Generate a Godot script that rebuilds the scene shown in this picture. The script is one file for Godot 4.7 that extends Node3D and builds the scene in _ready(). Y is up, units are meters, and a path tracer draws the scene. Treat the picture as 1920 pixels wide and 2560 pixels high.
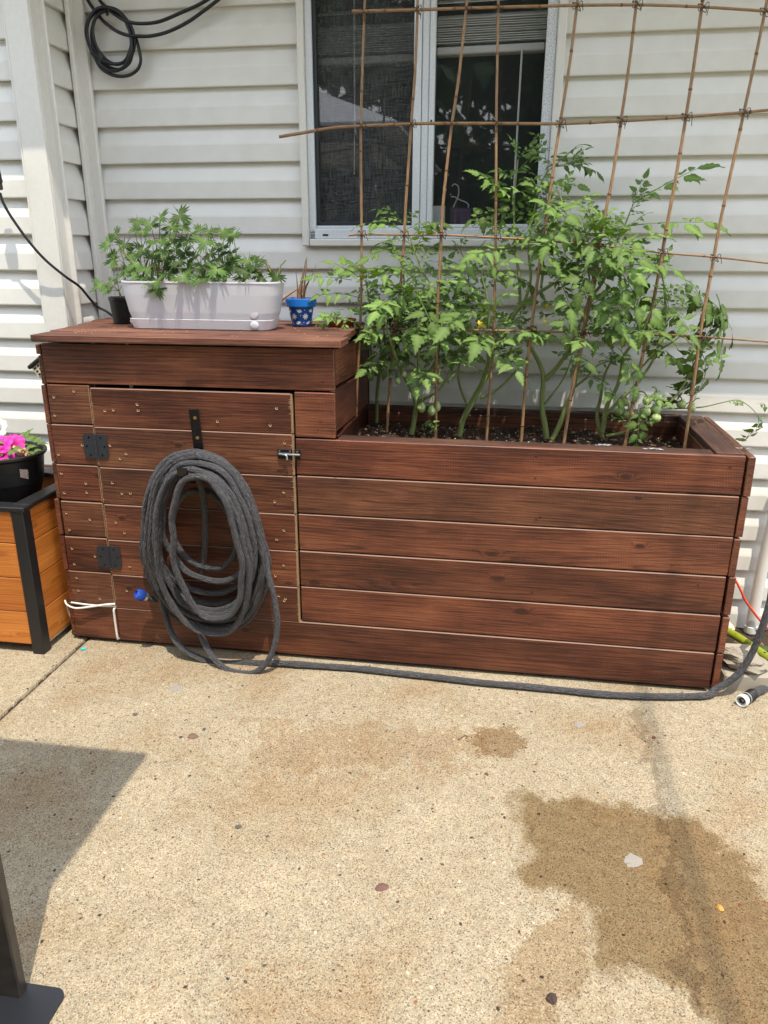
extends Node3D
# A garden wall scene: stained planter box with storage cabinet, hose, tomato plants, siding house.

var rng := RandomNumberGenerator.new()
var names := {}
var M := {}


func rr(a: float, b: float) -> float:
	return rng.randf_range(a, b)


func numbered(called: String) -> String:
	if not names.has(called):
		names[called] = 0
		return called
	names[called] += 1
	return "%s_%03d" % [called, names[called]]


func tag(o: Node3D, label: String, category: String, group := "", kind := "") -> Node3D:
	if label:
		o.set_meta("label", label)
	if category:
		o.set_meta("category", category)
	if group:
		o.set_meta("group", group)
	if kind:
		o.set_meta("kind", kind)
	return o


func thing(called: String, label: String, category: String, at := Vector3.ZERO, group := "") -> Node3D:
	var o := Node3D.new()
	o.name = numbered(called)
	add_child(o)
	o.position = at
	tag(o, label, category, group)
	return o


func group_part(called: String, parent: Node3D, at := Vector3.ZERO) -> Node3D:
	var o := Node3D.new()
	o.name = child_name(called, parent)
	parent.add_child(o)
	o.position = at
	return o


func child_name(called: String, parent: Node3D) -> String:
	var key := "%d/%s" % [parent.get_instance_id(), called]
	if not names.has(key):
		names[key] = 0
		return called
	names[key] += 1
	return "%s_%03d" % [called, names[key]]


func obj(called: String, mesh: Mesh, mat: Material, parent: Node3D = null, at := Transform3D()) -> MeshInstance3D:
	var o := MeshInstance3D.new()
	o.mesh = mesh
	if mat:
		o.material_override = mat
	if parent == null:
		o.name = numbered(called)
		add_child(o)
	else:
		o.name = child_name(called, parent)
		parent.add_child(o)
	o.transform = at
	return o


func at3(p: Vector3, euler := Vector3.ZERO) -> Transform3D:
	return Transform3D(Basis.from_euler(euler), p)


# ---------------------------------------------------------------- shapes
func begin() -> SurfaceTool:
	var st := SurfaceTool.new()
	st.begin(Mesh.PRIMITIVE_TRIANGLES)
	st.set_smooth_group(-1)
	return st


func done(st: SurfaceTool, tangents := false) -> ArrayMesh:
	st.generate_normals()
	if tangents:
		st.generate_tangents()
	return st.commit()


func tri(st: SurfaceTool, a: Vector3, b: Vector3, c: Vector3, ua: Vector2, ub: Vector2, uc: Vector2, out: Vector3) -> void:
	if (b - a).cross(c - a).dot(out) > 0.0:
		var t := b
		b = c
		c = t
		var u := ub
		ub = uc
		uc = u
	st.set_uv(ua)
	st.add_vertex(a)
	st.set_uv(ub)
	st.add_vertex(b)
	st.set_uv(uc)
	st.add_vertex(c)


func quad(st: SurfaceTool, p: Array, u: Array, out: Vector3) -> void:
	tri(st, p[0], p[1], p[2], u[0], u[1], u[2], out)
	tri(st, p[0], p[2], p[3], u[0], u[2], u[3], out)


func box_in(st: SurfaceTool, c: Vector3, s: Vector3, ch := 0.002, x := Transform3D()) -> void:
	# a box with chamfered edges; UVs in metres
	var h := s * 0.5
	var e := minf(ch, minf(h.x, minf(h.y, h.z)) * 0.6)
	for axis in 3:
		var b := (axis + 1) % 3
		var d := (axis + 2) % 3
		for sg in [-1.0, 1.0]:
			var p := []
			var u := []
			for k in 4:
				var q := Vector3.ZERO
				q[axis] = h[axis] * sg
				q[b] = (h[b] - e) * (1.0 if k in [1, 2] else -1.0)
				q[d] = (h[d] - e) * (1.0 if k in [2, 3] else -1.0)
				u.append(Vector2(q[0] + q[2] * (1.0 if axis == 0 else 0.0), q[1] if axis != 1 else q[2]))
				p.append(x * (c + q))
			var out := Vector3.ZERO
			out[axis] = sg
			quad(st, p, u, x.basis * out)
			for sb in [-1.0, 1.0]:
				# edge between +-axis and +-b, once per pair
				var p2 := []
				var u2 := []
				for k in 4:
					var q := Vector3.ZERO
					var first: bool = k in [0, 1]
					q[axis] = (h[axis] if first else h[axis] - e) * sg
					q[b] = (h[b] - e if first else h[b]) * sb
					q[d] = (h[d] - e) * (1.0 if k in [1, 2] else -1.0)
					u2.append(Vector2(q[0], q[1]))
					p2.append(x * (c + q))
				var o2 := Vector3.ZERO
				o2[axis] = sg
				o2[b] = sb
				quad(st, p2, u2, x.basis * o2)
	for sx in [-1.0, 1.0]:
		for sy in [-1.0, 1.0]:
			for sz in [-1.0, 1.0]:
				var a := x * (c + Vector3(h.x * sx, (h.y - e) * sy, (h.z - e) * sz))
				var b2 := x * (c + Vector3((h.x - e) * sx, h.y * sy, (h.z - e) * sz))
				var d2 := x * (c + Vector3((h.x - e) * sx, (h.y - e) * sy, h.z * sz))
				tri(st, a, b2, d2, Vector2(a.x, a.y), Vector2(b2.x, b2.y), Vector2(d2.x, d2.y), x.basis * Vector3(sx, sy, sz))


func box(s: Vector3, ch := 0.002) -> ArrayMesh:
	var st := begin()
	box_in(st, Vector3.ZERO, s, ch)
	return done(st)


func smooth_path(pts: Array, step := 0.02) -> PackedVector3Array:
	# Catmull-Rom through the points
	var out := PackedVector3Array()
	var n := pts.size()
	for i in n - 1:
		var p0: Vector3 = pts[maxi(i - 1, 0)]
		var p1: Vector3 = pts[i]
		var p2: Vector3 = pts[i + 1]
		var p3: Vector3 = pts[mini(i + 2, n - 1)]
		var k := maxi(1, int(ceil(p1.distance_to(p2) / step)))
		for j in k:
			out.append(p1.cubic_interpolate(p2, p0, p3, float(j) / k))
	out.append(pts[n - 1])
	return out


func tube_in(st: SurfaceTool, path: PackedVector3Array, r: PackedFloat32Array, sides := 8, caps := true, flat := 1.0) -> void:
	var n := path.size()
	var up := Vector3.UP
	var t0 := (path[1] - path[0]).normalized()
	if absf(t0.dot(up)) > 0.9:
		up = Vector3.RIGHT
	var nrm := t0.cross(up).normalized()
	var rings := []
	var len := 0.0
	var lens := PackedFloat32Array()
	for i in n:
		var t := (path[mini(i + 1, n - 1)] - path[maxi(i - 1, 0)]).normalized()
		nrm = (nrm - t * nrm.dot(t)).normalized()
		var bn := t.cross(nrm)
		var ring := PackedVector3Array()
		for k in sides + 1:
			var a := TAU * k / sides
			ring.append(path[i] + (nrm * cos(a) + bn * sin(a) * flat) * r[mini(i, r.size() - 1)])
		rings.append(ring)
		if i > 0:
			len += path[i].distance_to(path[i - 1])
		lens.append(len)
	for i in n - 1:
		for k in sides:
			var a: Vector3 = rings[i][k]
			var b: Vector3 = rings[i][k + 1]
			var c: Vector3 = rings[i + 1][k + 1]
			var d: Vector3 = rings[i + 1][k]
			var u0 := float(k) / sides
			var u1 := float(k + 1) / sides
			var out := (a + b + c + d) * 0.25 - (path[i] + path[i + 1]) * 0.5
			st.set_smooth_group(1)
			quad(st, [a, b, c, d], [Vector2(u0, lens[i]), Vector2(u1, lens[i]), Vector2(u1, lens[i + 1]), Vector2(u0, lens[i + 1])], out)
	if caps:
		st.set_smooth_group(-1)
		for e in [0, n - 1]:
			var out2 := (path[0] - path[1]) if e == 0 else (path[n - 1] - path[n - 2])
			for k in sides:
				tri(st, path[e], rings[e][k], rings[e][k + 1], Vector2(0.5, 0), Vector2(0, 0), Vector2(1, 0), out2)


func tube(pts: Array, r0: float, r1 := -1.0, sides := 8, step := 0.02) -> ArrayMesh:
	var path := smooth_path(pts, step)
	var r := PackedFloat32Array()
	for i in path.size():
		r.append(lerpf(r0, r0 if r1 < 0.0 else r1, float(i) / maxi(1, path.size() - 1)))
	var st := begin()
	tube_in(st, path, r, sides)
	return done(st)


func lathe_in(st: SurfaceTool, prof: Array, sides := 32, squash := Vector2.ONE, x := Transform3D()) -> void:
	# prof: Vector2(radius, height) from bottom outside, up and over
	for i in prof.size() - 1:
		var a: Vector2 = prof[i]
		var b: Vector2 = prof[i + 1]
		var dir := b - a
		for k in sides:
			var a0 := TAU * k / sides
			var a1 := TAU * (k + 1) / sides
			var f := func(q: Vector2, w: float) -> Vector3: return x * Vector3(q.x * cos(w) * squash.x, q.y, q.x * sin(w) * squash.y)
			var mid := (a0 + a1) * 0.5
			var out := x.basis * Vector3(dir.y * cos(mid), -dir.x, dir.y * sin(mid))
			var p0: Vector3 = f.call(a, a0)
			var p1: Vector3 = f.call(a, a1)
			var p2: Vector3 = f.call(b, a1)
			var p3: Vector3 = f.call(b, a0)
			st.set_smooth_group(1 + i)
			var us := [Vector2(float(k) / sides, float(i) / prof.size()), Vector2(float(k + 1) / sides, float(i) / prof.size()), Vector2(float(k + 1) / sides, float(i + 1) / prof.size()), Vector2(float(k) / sides, float(i + 1) / prof.size())]
			if a.x < 1e-5:
				tri(st, p0, p2, p3, us[0], us[2], us[3], out)
			elif b.x < 1e-5:
				tri(st, p0, p1, p2, us[0], us[1], us[2], out)
			else:
				quad(st, [p0, p1, p2, p3], us, out)


func lathe(prof: Array, sides := 32) -> ArrayMesh:
	var st := begin()
	lathe_in(st, prof, sides)
	return done(st)


func blob(r: Vector3, seed_: int, rough := 0.25, rings := 7, sides := 10) -> ArrayMesh:
	# an uneven lump (stone, crumb, fruit)
	var nz := FastNoiseLite.new()
	nz.seed = seed_
	nz.frequency = 0.9
	var st := begin()
	st.set_smooth_group(-1 if rough > 0.2 else 1)
	var f := func(i: int, k: int) -> Vector3:
		var th := PI * i / rings
		var ph := TAU * (k % sides) / sides
		var d := Vector3(sin(th) * cos(ph), cos(th), sin(th) * sin(ph))
		var w := 1.0 + rough * nz.get_noise_3dv(d * 1.4) * 1.6
		return d * w * r
	for i in rings:
		for k in sides:
			var p := [f.call(i, k), f.call(i, k + 1), f.call(i + 1, k + 1), f.call(i + 1, k)]
			var u := [Vector2(float(k) / sides, float(i) / rings), Vector2(float(k + 1) / sides, float(i) / rings), Vector2(float(k + 1) / sides, float(i + 1) / rings), Vector2(float(k) / sides, float(i + 1) / rings)]
			var out: Vector3 = p[0] + p[1] + p[2] + p[3]
			if i == 0:
				tri(st, p[0], p[2], p[3], u[0], u[2], u[3], out)
			elif i == rings - 1:
				tri(st, p[0], p[1], p[2], u[0], u[1], u[2], out)
			else:
				quad(st, p, u, out)
	return done(st)


# ---------------------------------------------------------------- textures
func noise_bytes(seed_: int, freq: float, w: int, h: int, to_w: int, to_h: int, type := FastNoiseLite.TYPE_SIMPLEX_SMOOTH, oct := 3) -> PackedByteArray:
	var n := FastNoiseLite.new()
	n.seed = seed_
	n.frequency = freq
	n.noise_type = type
	n.fractal_type = FastNoiseLite.FRACTAL_FBM if oct > 1 else FastNoiseLite.FRACTAL_NONE
	n.fractal_octaves = oct
	var im := n.get_image(w, h, false, false, true)
	im.convert(Image.FORMAT_L8)
	if w != to_w or h != to_h:
		im.resize(to_w, to_h, Image.INTERPOLATE_CUBIC)
	return im.get_data()


func tex(w: int, h: int, data: PackedByteArray, format := Image.FORMAT_RGB8) -> ImageTexture:
	return ImageTexture.create_from_image(Image.create_from_data(w, h, false, format, data))


const WOOD_W := 2048
const WOOD_H := 1024


func wood_textures(dark: Color, mid: Color, light: Color, seed_: int, paler := 1.0, w := WOOD_W, h := WOOD_H, strips := 8) -> Array:
	# eight boards above one another, the last strip is end grain
	var warp := noise_bytes(seed_, 0.012, w / 16, h, w, h, FastNoiseLite.TYPE_SIMPLEX_SMOOTH, 3)
	var tone := noise_bytes(seed_ + 1, 0.016, w / 8, h / 2, w, h)
	var fibre := noise_bytes(seed_ + 2, 0.33, w / 32, h, w, h, FastNoiseLite.TYPE_SIMPLEX, 2)
	var streak := noise_bytes(seed_ + 3, 0.14, w / 64, h, w, h, FastNoiseLite.TYPE_SIMPLEX, 2)
	var saw := noise_bytes(seed_ + 4, 0.035, w / 4, h / 4, w, h, FastNoiseLite.TYPE_SIMPLEX_SMOOTH, 3)
	var fine := noise_bytes(seed_ + 5, 0.9, w, h, w, h, FastNoiseLite.TYPE_SIMPLEX, 1)
	var bars := PackedFloat32Array()
	var r2 := RandomNumberGenerator.new()
	r2.seed = seed_
	for x in w:
		bars.append(maxf(0.0, sin(x * 0.93 + 1.2 * sin(x * 0.05))) * r2.randf_range(0.5, 1.0))
	var col := PackedByteArray()
	col.resize(w * h * 3)
	var hgt := PackedByteArray()
	hgt.resize(w * h)
	var sh := h / strips
	for s in strips:
		var knots := []
		for k in 2:
			knots.append(Vector3(r2.randf_range(0.05, 0.95) * w, r2.randf_range(0.15, 0.85) * sh, r2.randf_range(8.0, 15.0)))
		var centre := r2.randf_range(-0.4, 1.4)
		var freq := r2.randf_range(5.0, 9.0)
		var arch := r2.randf_range(0.2, 1.0)
		var phase := r2.randf_range(0.0, 10.0)
		for yy in sh:
			var y := s * sh + yy
			var vy := float(yy) / sh
			for x in w:
				var i := y * w + x
				var t: float
				var knot := 0.0
				if s == strips - 1:
					var ex := float(x % 256) / 256.0 - 0.5
					var ey := vy + 0.7
					t = sqrt(ex * ex + ey * ey) * 22.0 + warp[i] * 0.01
				else:
					var wv := (warp[i] - 128.0) / 128.0
					var c := arch * (0.5 + 0.5 * sin(x * 0.0021 + phase)) + wv * 0.25
					var v := vy - centre + wv * 0.12
					t = sqrt(v * v + c * c * 0.35) * freq * 2.0
					for k: Vector3 in knots:
						var dx := (x - k.x) / (k.z * 2.3)
						var dy := (yy - k.y) / k.z
						var d2 := dx * dx + dy * dy
						if d2 < 9.0:
							var g := exp(-d2)
							t += g * 2.6
							knot = maxf(knot, smoothstep(0.45, 0.9, g))
				var ring := fposmod(t, 1.0)
				var late := smoothstep(0.45, 0.92, ring) * (1.0 - smoothstep(0.94, 1.0, ring))
				var fb := (fibre[i] - 128.0) / 128.0
				var sk := (streak[i] - 128.0) / 128.0
				var tn := (tone[i] - 128.0) / 128.0
				var f := (fine[i] - 128.0) / 128.0
				var a := 0.52 - late * 0.26 + fb * 0.22 + sk * 0.18 + tn * 0.34 + f * 0.10
				if sk < -0.58:
					a -= 0.10
				var wear := clampf((saw[i] - 138.0) / 40.0, 0.0, 1.0) * paler
				a += wear * bars[(x + int(warp[i] * 0.05)) % w] * 0.22
				a -= knot * 0.45
				a = clampf(a, -0.25, 1.2)
				var cc := dark.lerp(mid, clampf(a * 2.0, 0.0, 1.0)) if a < 0.5 else mid.lerp(light, clampf(a * 2.0 - 1.0, 0.0, 1.0))
				col[i * 3] = clampi(int(cc.r * 255.0), 0, 255)
				col[i * 3 + 1] = clampi(int(cc.g * 255.0), 0, 255)
				col[i * 3 + 2] = clampi(int(cc.b * 255.0), 0, 255)
				hgt[i] = clampi(int(128.0 + fb * 50.0 + sk * 50.0 - late * 50.0 - knot * 30.0), 0, 255)
	return [tex(w, h, col), tex(w, h, hgt, Image.FORMAT_L8)]


func concrete_tile() -> Array:
	# sandy exposed-aggregate surface, one metre to the tile
	var n := 1024
	var c := FastNoiseLite.new()
	c.noise_type = FastNoiseLite.TYPE_CELLULAR
	c.frequency = 1.0 / 2.9
	c.seed = 11
	c.fractal_type = FastNoiseLite.FRACTAL_NONE
	c.cellular_return_type = FastNoiseLite.RETURN_CELL_VALUE
	var im := c.get_image(n, n, false, false, false)
	im.convert(Image.FORMAT_L8)
	var cell := im.get_data()
	c.cellular_return_type = FastNoiseLite.RETURN_DISTANCE
	im = c.get_image(n, n, false, false, true)
	im.convert(Image.FORMAT_L8)
	var dist := im.get_data()
	var grit := noise_bytes(12, 0.6, n, n, n, n, FastNoiseLite.TYPE_SIMPLEX, 2)
	var soft := noise_bytes(13, 0.02, n, n, n, n)
	var col := PackedByteArray()
	col.resize(n * n * 3)
	var hgt := PackedByteArray()
	hgt.resize(n * n)
	var stones := [Color8(212, 195, 162), Color8(194, 175, 142), Color8(222, 208, 178), Color8(184, 164, 130), Color8(204, 185, 150), Color8(158, 140, 114), Color8(228, 216, 190), Color8(198, 170, 132)]
	var matrix := Color8(190, 172, 140)
	for i in n * n:
		var v := cell[i]
		var st: Color = stones[(v * 7) % 8]
		if v % 31 == 3:
			st = Color8(92, 82, 74)
		elif v % 41 == 7:
			st = Color8(146, 96, 70)
		var e := smoothstep(60.0, 150.0, dist[i])
		var k := 0.90 + (grit[i] - 128.0) / 128.0 * 0.14 + (soft[i] - 128.0) / 128.0 * 0.05
		var cc := st.lerp(matrix, 0.08 + e * 0.6) * k * Color(0.945, 0.962, 0.99)
		col[i * 3] = clampi(int(cc.r * 255.0), 0, 255)
		col[i * 3 + 1] = clampi(int(cc.g * 255.0), 0, 255)
		col[i * 3 + 2] = clampi(int(cc.b * 255.0), 0, 255)
		hgt[i] = clampi(int(190.0 - e * 90.0 + (grit[i] - 128.0) * 0.4 + (v % 40)), 0, 255)
	# larger stones showing here and there
	for k in 200:
		var cx := rng.randi_range(6, n - 7)
		var cy := rng.randi_range(6, n - 7)
		var ra := rr(2.2, 5.5)
		var ang := rr(0.0, PI)
		var sc: Color = [Color8(70, 62, 58), Color8(96, 82, 72), Color8(150, 104, 74), Color8(206, 192, 166), Color8(134, 112, 92)][rng.randi() % 5]
		for dy in range(-6, 7):
			for dx in range(-6, 7):
				var qx := (dx * cos(ang) + dy * sin(ang)) / ra
				var qy := (dy * cos(ang) - dx * sin(ang)) / (ra * 0.7)
				if qx * qx + qy * qy < 1.0:
					var i := (cy + dy) * n + cx + dx
					col[i * 3] = int(sc.r * 255)
					col[i * 3 + 1] = int(sc.g * 255)
					col[i * 3 + 2] = int(sc.b * 255)
	return [tex(n, n, col), tex(n, n, hgt, Image.FORMAT_L8)]


const STAIN_AT := Vector2(-2.4, -0.1)
const STAIN_SIZE := 4.0


func stain_map() -> Array:
	# water, dirt and splashes on the patio: multiplied over the tile
	var n := 1024
	var ed := noise_bytes(21, 0.045, n, n, n, n, FastNoiseLite.TYPE_SIMPLEX_SMOOTH, 4)
	var ed2 := noise_bytes(22, 0.045, n, n, n, n, FastNoiseLite.TYPE_SIMPLEX_SMOOTH, 4)
	var mot := noise_bytes(23, 0.008, n, n, n, n, FastNoiseLite.TYPE_SIMPLEX_SMOOTH, 5)
	var speck := noise_bytes(24, 0.35, n, n, n, n, FastNoiseLite.TYPE_SIMPLEX, 2)
	var wet := PackedVector2Array([Vector2(0.082, 1.273), Vector2(0.101, 1.278), Vector2(0.204, 1.292), Vector2(0.350, 1.277), Vector2(0.427, 1.304), Vector2(0.509, 1.318), Vector2(0.554, 1.320), Vector2(0.574, 1.352), Vector2(0.608, 1.381), Vector2(0.639, 1.441), Vector2(0.669, 1.491), Vector2(0.683, 1.526), Vector2(0.652, 1.554), Vector2(0.685, 1.561), Vector2(0.790, 1.651), Vector2(0.681, 1.954), Vector2(0.506, 1.930), Vector2(0.476, 1.905), Vector2(0.449, 1.883), Vector2(0.431, 1.860), Vector2(0.389, 1.840), Vector2(0.344, 1.828), Vector2(0.297, 1.824), Vector2(0.248, 1.834), Vector2(0.235, 1.814), Vector2(0.254, 1.769), Vector2(0.248, 1.713), Vector2(0.283, 1.681), Vector2(0.266, 1.643), Vector2(0.201, 1.648), Vector2(0.192, 1.623), Vector2(0.126, 1.617), Vector2(0.082, 1.594), Vector2(0.105, 1.544), Vector2(0.117, 1.511), Vector2(0.099, 1.447), Vector2(0.119, 1.400), Vector2(0.088, 1.395)])
	var damp := PackedVector2Array([Vector2(0.053, 1.868), Vector2(0.123, 1.759), Vector2(0.189, 1.669), Vector2(0.263, 1.657), Vector2(0.266, 1.809), Vector2(0.212, 1.857), Vector2(0.190, 1.934), Vector2(0.118, 1.967), Vector2(0.070, 1.935)])
	var tan_a := PackedVector2Array([Vector2(-0.770, 0.997), Vector2(-0.722, 1.060), Vector2(-0.663, 1.078), Vector2(-0.487, 1.040), Vector2(-0.306, 1.019), Vector2(-0.126, 1.012), Vector2(0.014, 1.007), Vector2(-0.018, 1.156), Vector2(-0.207, 1.197), Vector2(-0.417, 1.244), Vector2(-0.598, 1.298), Vector2(-0.648, 1.316), Vector2(-0.698, 1.187)])
	var spot := [Vector2(0.031, 1.049), Vector2(0.105, 1.037), Vector2(0.033, 1.134)]
	var col := PackedByteArray()
	col.resize(n * n * 3)
	var rough := PackedByteArray()
	rough.resize(n * n)
	var px := STAIN_SIZE / n
	var scratches := [[Vector2(-0.736, 1.051), Vector2(-0.689, 1.185), Vector2(-0.641, 1.329)], [Vector2(-0.805, 0.941), Vector2(-0.795, 1.061), Vector2(-0.807, 1.179), Vector2(-0.852, 1.269), Vector2(-0.974, 1.324)], [Vector2(-0.128, 0.805), Vector2(0.103, 0.830), Vector2(0.368, 0.816)]]
	var streak := [Vector2(0.488, 0.792), Vector2(0.482, 0.994), Vector2(0.480, 1.222), Vector2(0.469, 1.456), Vector2(0.463, 1.624), Vector2(0.454, 1.778), Vector2(0.450, 1.892)]
	for y in n:
		for x in n:
			var i := y * n + x
			var dx := (ed[i] - 128.0) / 128.0
			var dy := (ed2[i] - 128.0) / 128.0
			var p := STAIN_AT + Vector2(x, y) * px
			var q := p + Vector2(dx, dy) * 0.034
			var m := (mot[i] - 128.0) / 128.0
			var k := 1.0 + m * 0.06
			var tint := Color(k, k * (1.0 - maxf(0.0, -m) * 0.06), k * (1.0 - maxf(0.0, -m) * 0.12))
			var ro := 0.93
			if p.x > -1.0 and p.x < 1.6 and p.y > 0.6 and p.y < 2.6:
				var sp := (speck[i] - 128.0) / 128.0
				var soak := 0.0
				for o: Vector2 in [Vector2.ZERO, Vector2(0.016, 0.006), Vector2(-0.012, 0.012), Vector2(-0.010, -0.014), Vector2(0.012, -0.010)]:
					if Geometry2D.is_point_in_polygon(q + o + Vector2(sp, -sp) * 0.010, wet):
						soak += 0.2
				if soak > 0.0:
					tint *= Color.WHITE.lerp(Color(0.79, 0.735, 0.65).lerp(Color(0.74, 0.68, 0.59), 0.5 + m), soak)
				elif Geometry2D.is_point_in_polygon(q + Vector2(sp, -sp) * 0.05, damp):
					tint *= Color(0.90, 0.86, 0.81)
				if Geometry2D.is_point_in_polygon(p + Vector2(dx, dy) * 0.10 + Vector2(sp, sp) * 0.03, tan_a):
					tint *= Color(0.945, 0.91, 0.875)
				var d: Vector2 = q - (spot[0] as Vector2)
				var e := Vector2(d.x / 0.075, d.y / 0.085).length() + sp * 0.22
				if e < 1.0:
					tint *= Color(0.82, 0.76, 0.69)
				for sc in scratches:
					for s in sc.size() - 1:
						var c2: Vector2 = Geometry2D.get_closest_point_to_segment(q, sc[s], sc[s + 1])
						if p.distance_to(c2) < 0.004 + sp * 0.003:
							tint *= Color(0.90, 0.89, 0.88)
							break
				# a dirty run where water drains away
				for s in streak.size() - 1:
					var c: Vector2 = Geometry2D.get_closest_point_to_segment(q, streak[s], streak[s + 1])
					var g := q.distance_to(c) + sp * 0.008
					if g < 0.016 + dx * 0.014:
						tint *= Color(0.86, 0.85, 0.84)
						break
			col[i * 3] = clampi(int(tint.r * 235.0), 0, 255)
			col[i * 3 + 1] = clampi(int(tint.g * 235.0), 0, 255)
			col[i * 3 + 2] = clampi(int(tint.b * 235.0), 0, 255)
			rough[i] = clampi(int(ro * 255), 0, 255)
	# pale splashes of plaster and paint
	var splash := [Vector2(-0.393, 1.786), Vector2(-0.087, 1.731), Vector2(0.003, 1.681)]
	for s in splash.size():
		var big: float = [0.012, 0.012, 0.012][s]
		var c := ((splash[s] as Vector2) - STAIN_AT) / px
		var w := int(big / px) + 3
		for yy in range(-w, w + 1):
			for xx in range(-w, w + 1):
				var i := (int(c.y) + yy) * n + int(c.x) + xx
				var d := Vector2(xx, yy).length() * px / big + (speck[i] - 128.0) / 128.0 * 0.5 + (ed[i] - 128.0) / 128.0 * 0.8
				if d < 0.85:
					var f := 1.0 if d > 0.45 else 0.55
					col[i * 3] = int(lerpf(col[i * 3], 252.0, f * 0.8))
					col[i * 3 + 1] = int(lerpf(col[i * 3 + 1], 252.0, f * 0.8))
					col[i * 3 + 2] = int(lerpf(col[i * 3 + 2], 255.0, f * 0.8))
	return [tex(n, n, col), tex(n, n, rough, Image.FORMAT_L8)]


# ---------------------------------------------------------------- materials
func mat(c: Color, rough := 0.6, metal := 0.0) -> StandardMaterial3D:
	var m := StandardMaterial3D.new()
	m.albedo_color = c
	m.roughness = rough
	m.metallic = metal
	return m


func noise_tex(seed_: int, freq: float, a: Color, b: Color, size := 512, oct := 4) -> ImageTexture:
	var d := noise_bytes(seed_, freq, size, size, size, size, FastNoiseLite.TYPE_SIMPLEX, oct)
	var o := PackedByteArray()
	o.resize(size * size * 3)
	for i in size * size:
		var c := a.lerp(b, d[i] / 255.0)
		o[i * 3] = int(c.r * 255)
		o[i * 3 + 1] = int(c.g * 255)
		o[i * 3 + 2] = int(c.b * 255)
	return tex(size, size, o)


func bump_tex(t: ImageTexture, relief: float) -> ImageTexture:
	var im: Image = t.get_image().duplicate()
	im.convert(Image.FORMAT_RGBA8)
	im.bump_map_to_normal_map(relief * 20.0)
	return ImageTexture.create_from_image(im)


func grain(m: StandardMaterial3D, seed_: int, freq: float, a: Color, b: Color, scale: float, relief := 0.0) -> StandardMaterial3D:
	# a grain of two tones over a material, in world space
	m.albedo_texture = noise_tex(seed_, freq, a, b)
	m.albedo_color = Color.WHITE
	m.uv1_triplanar = true
	m.uv1_world_triplanar = true
	m.uv1_scale = Vector3.ONE * scale
	if relief != 0.0:
		m.normal_enabled = true
		m.normal_texture = bump_tex(m.albedo_texture, relief)
	return m


func wood_mat(pair: Array, tint: Color, rough: float, relief := 0.06) -> StandardMaterial3D:
	var m := mat(tint, rough)
	m.albedo_texture = pair[0]
	m.heightmap_enabled = true
	m.heightmap_texture = pair[1]
	m.heightmap_scale = relief
	return m


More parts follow.
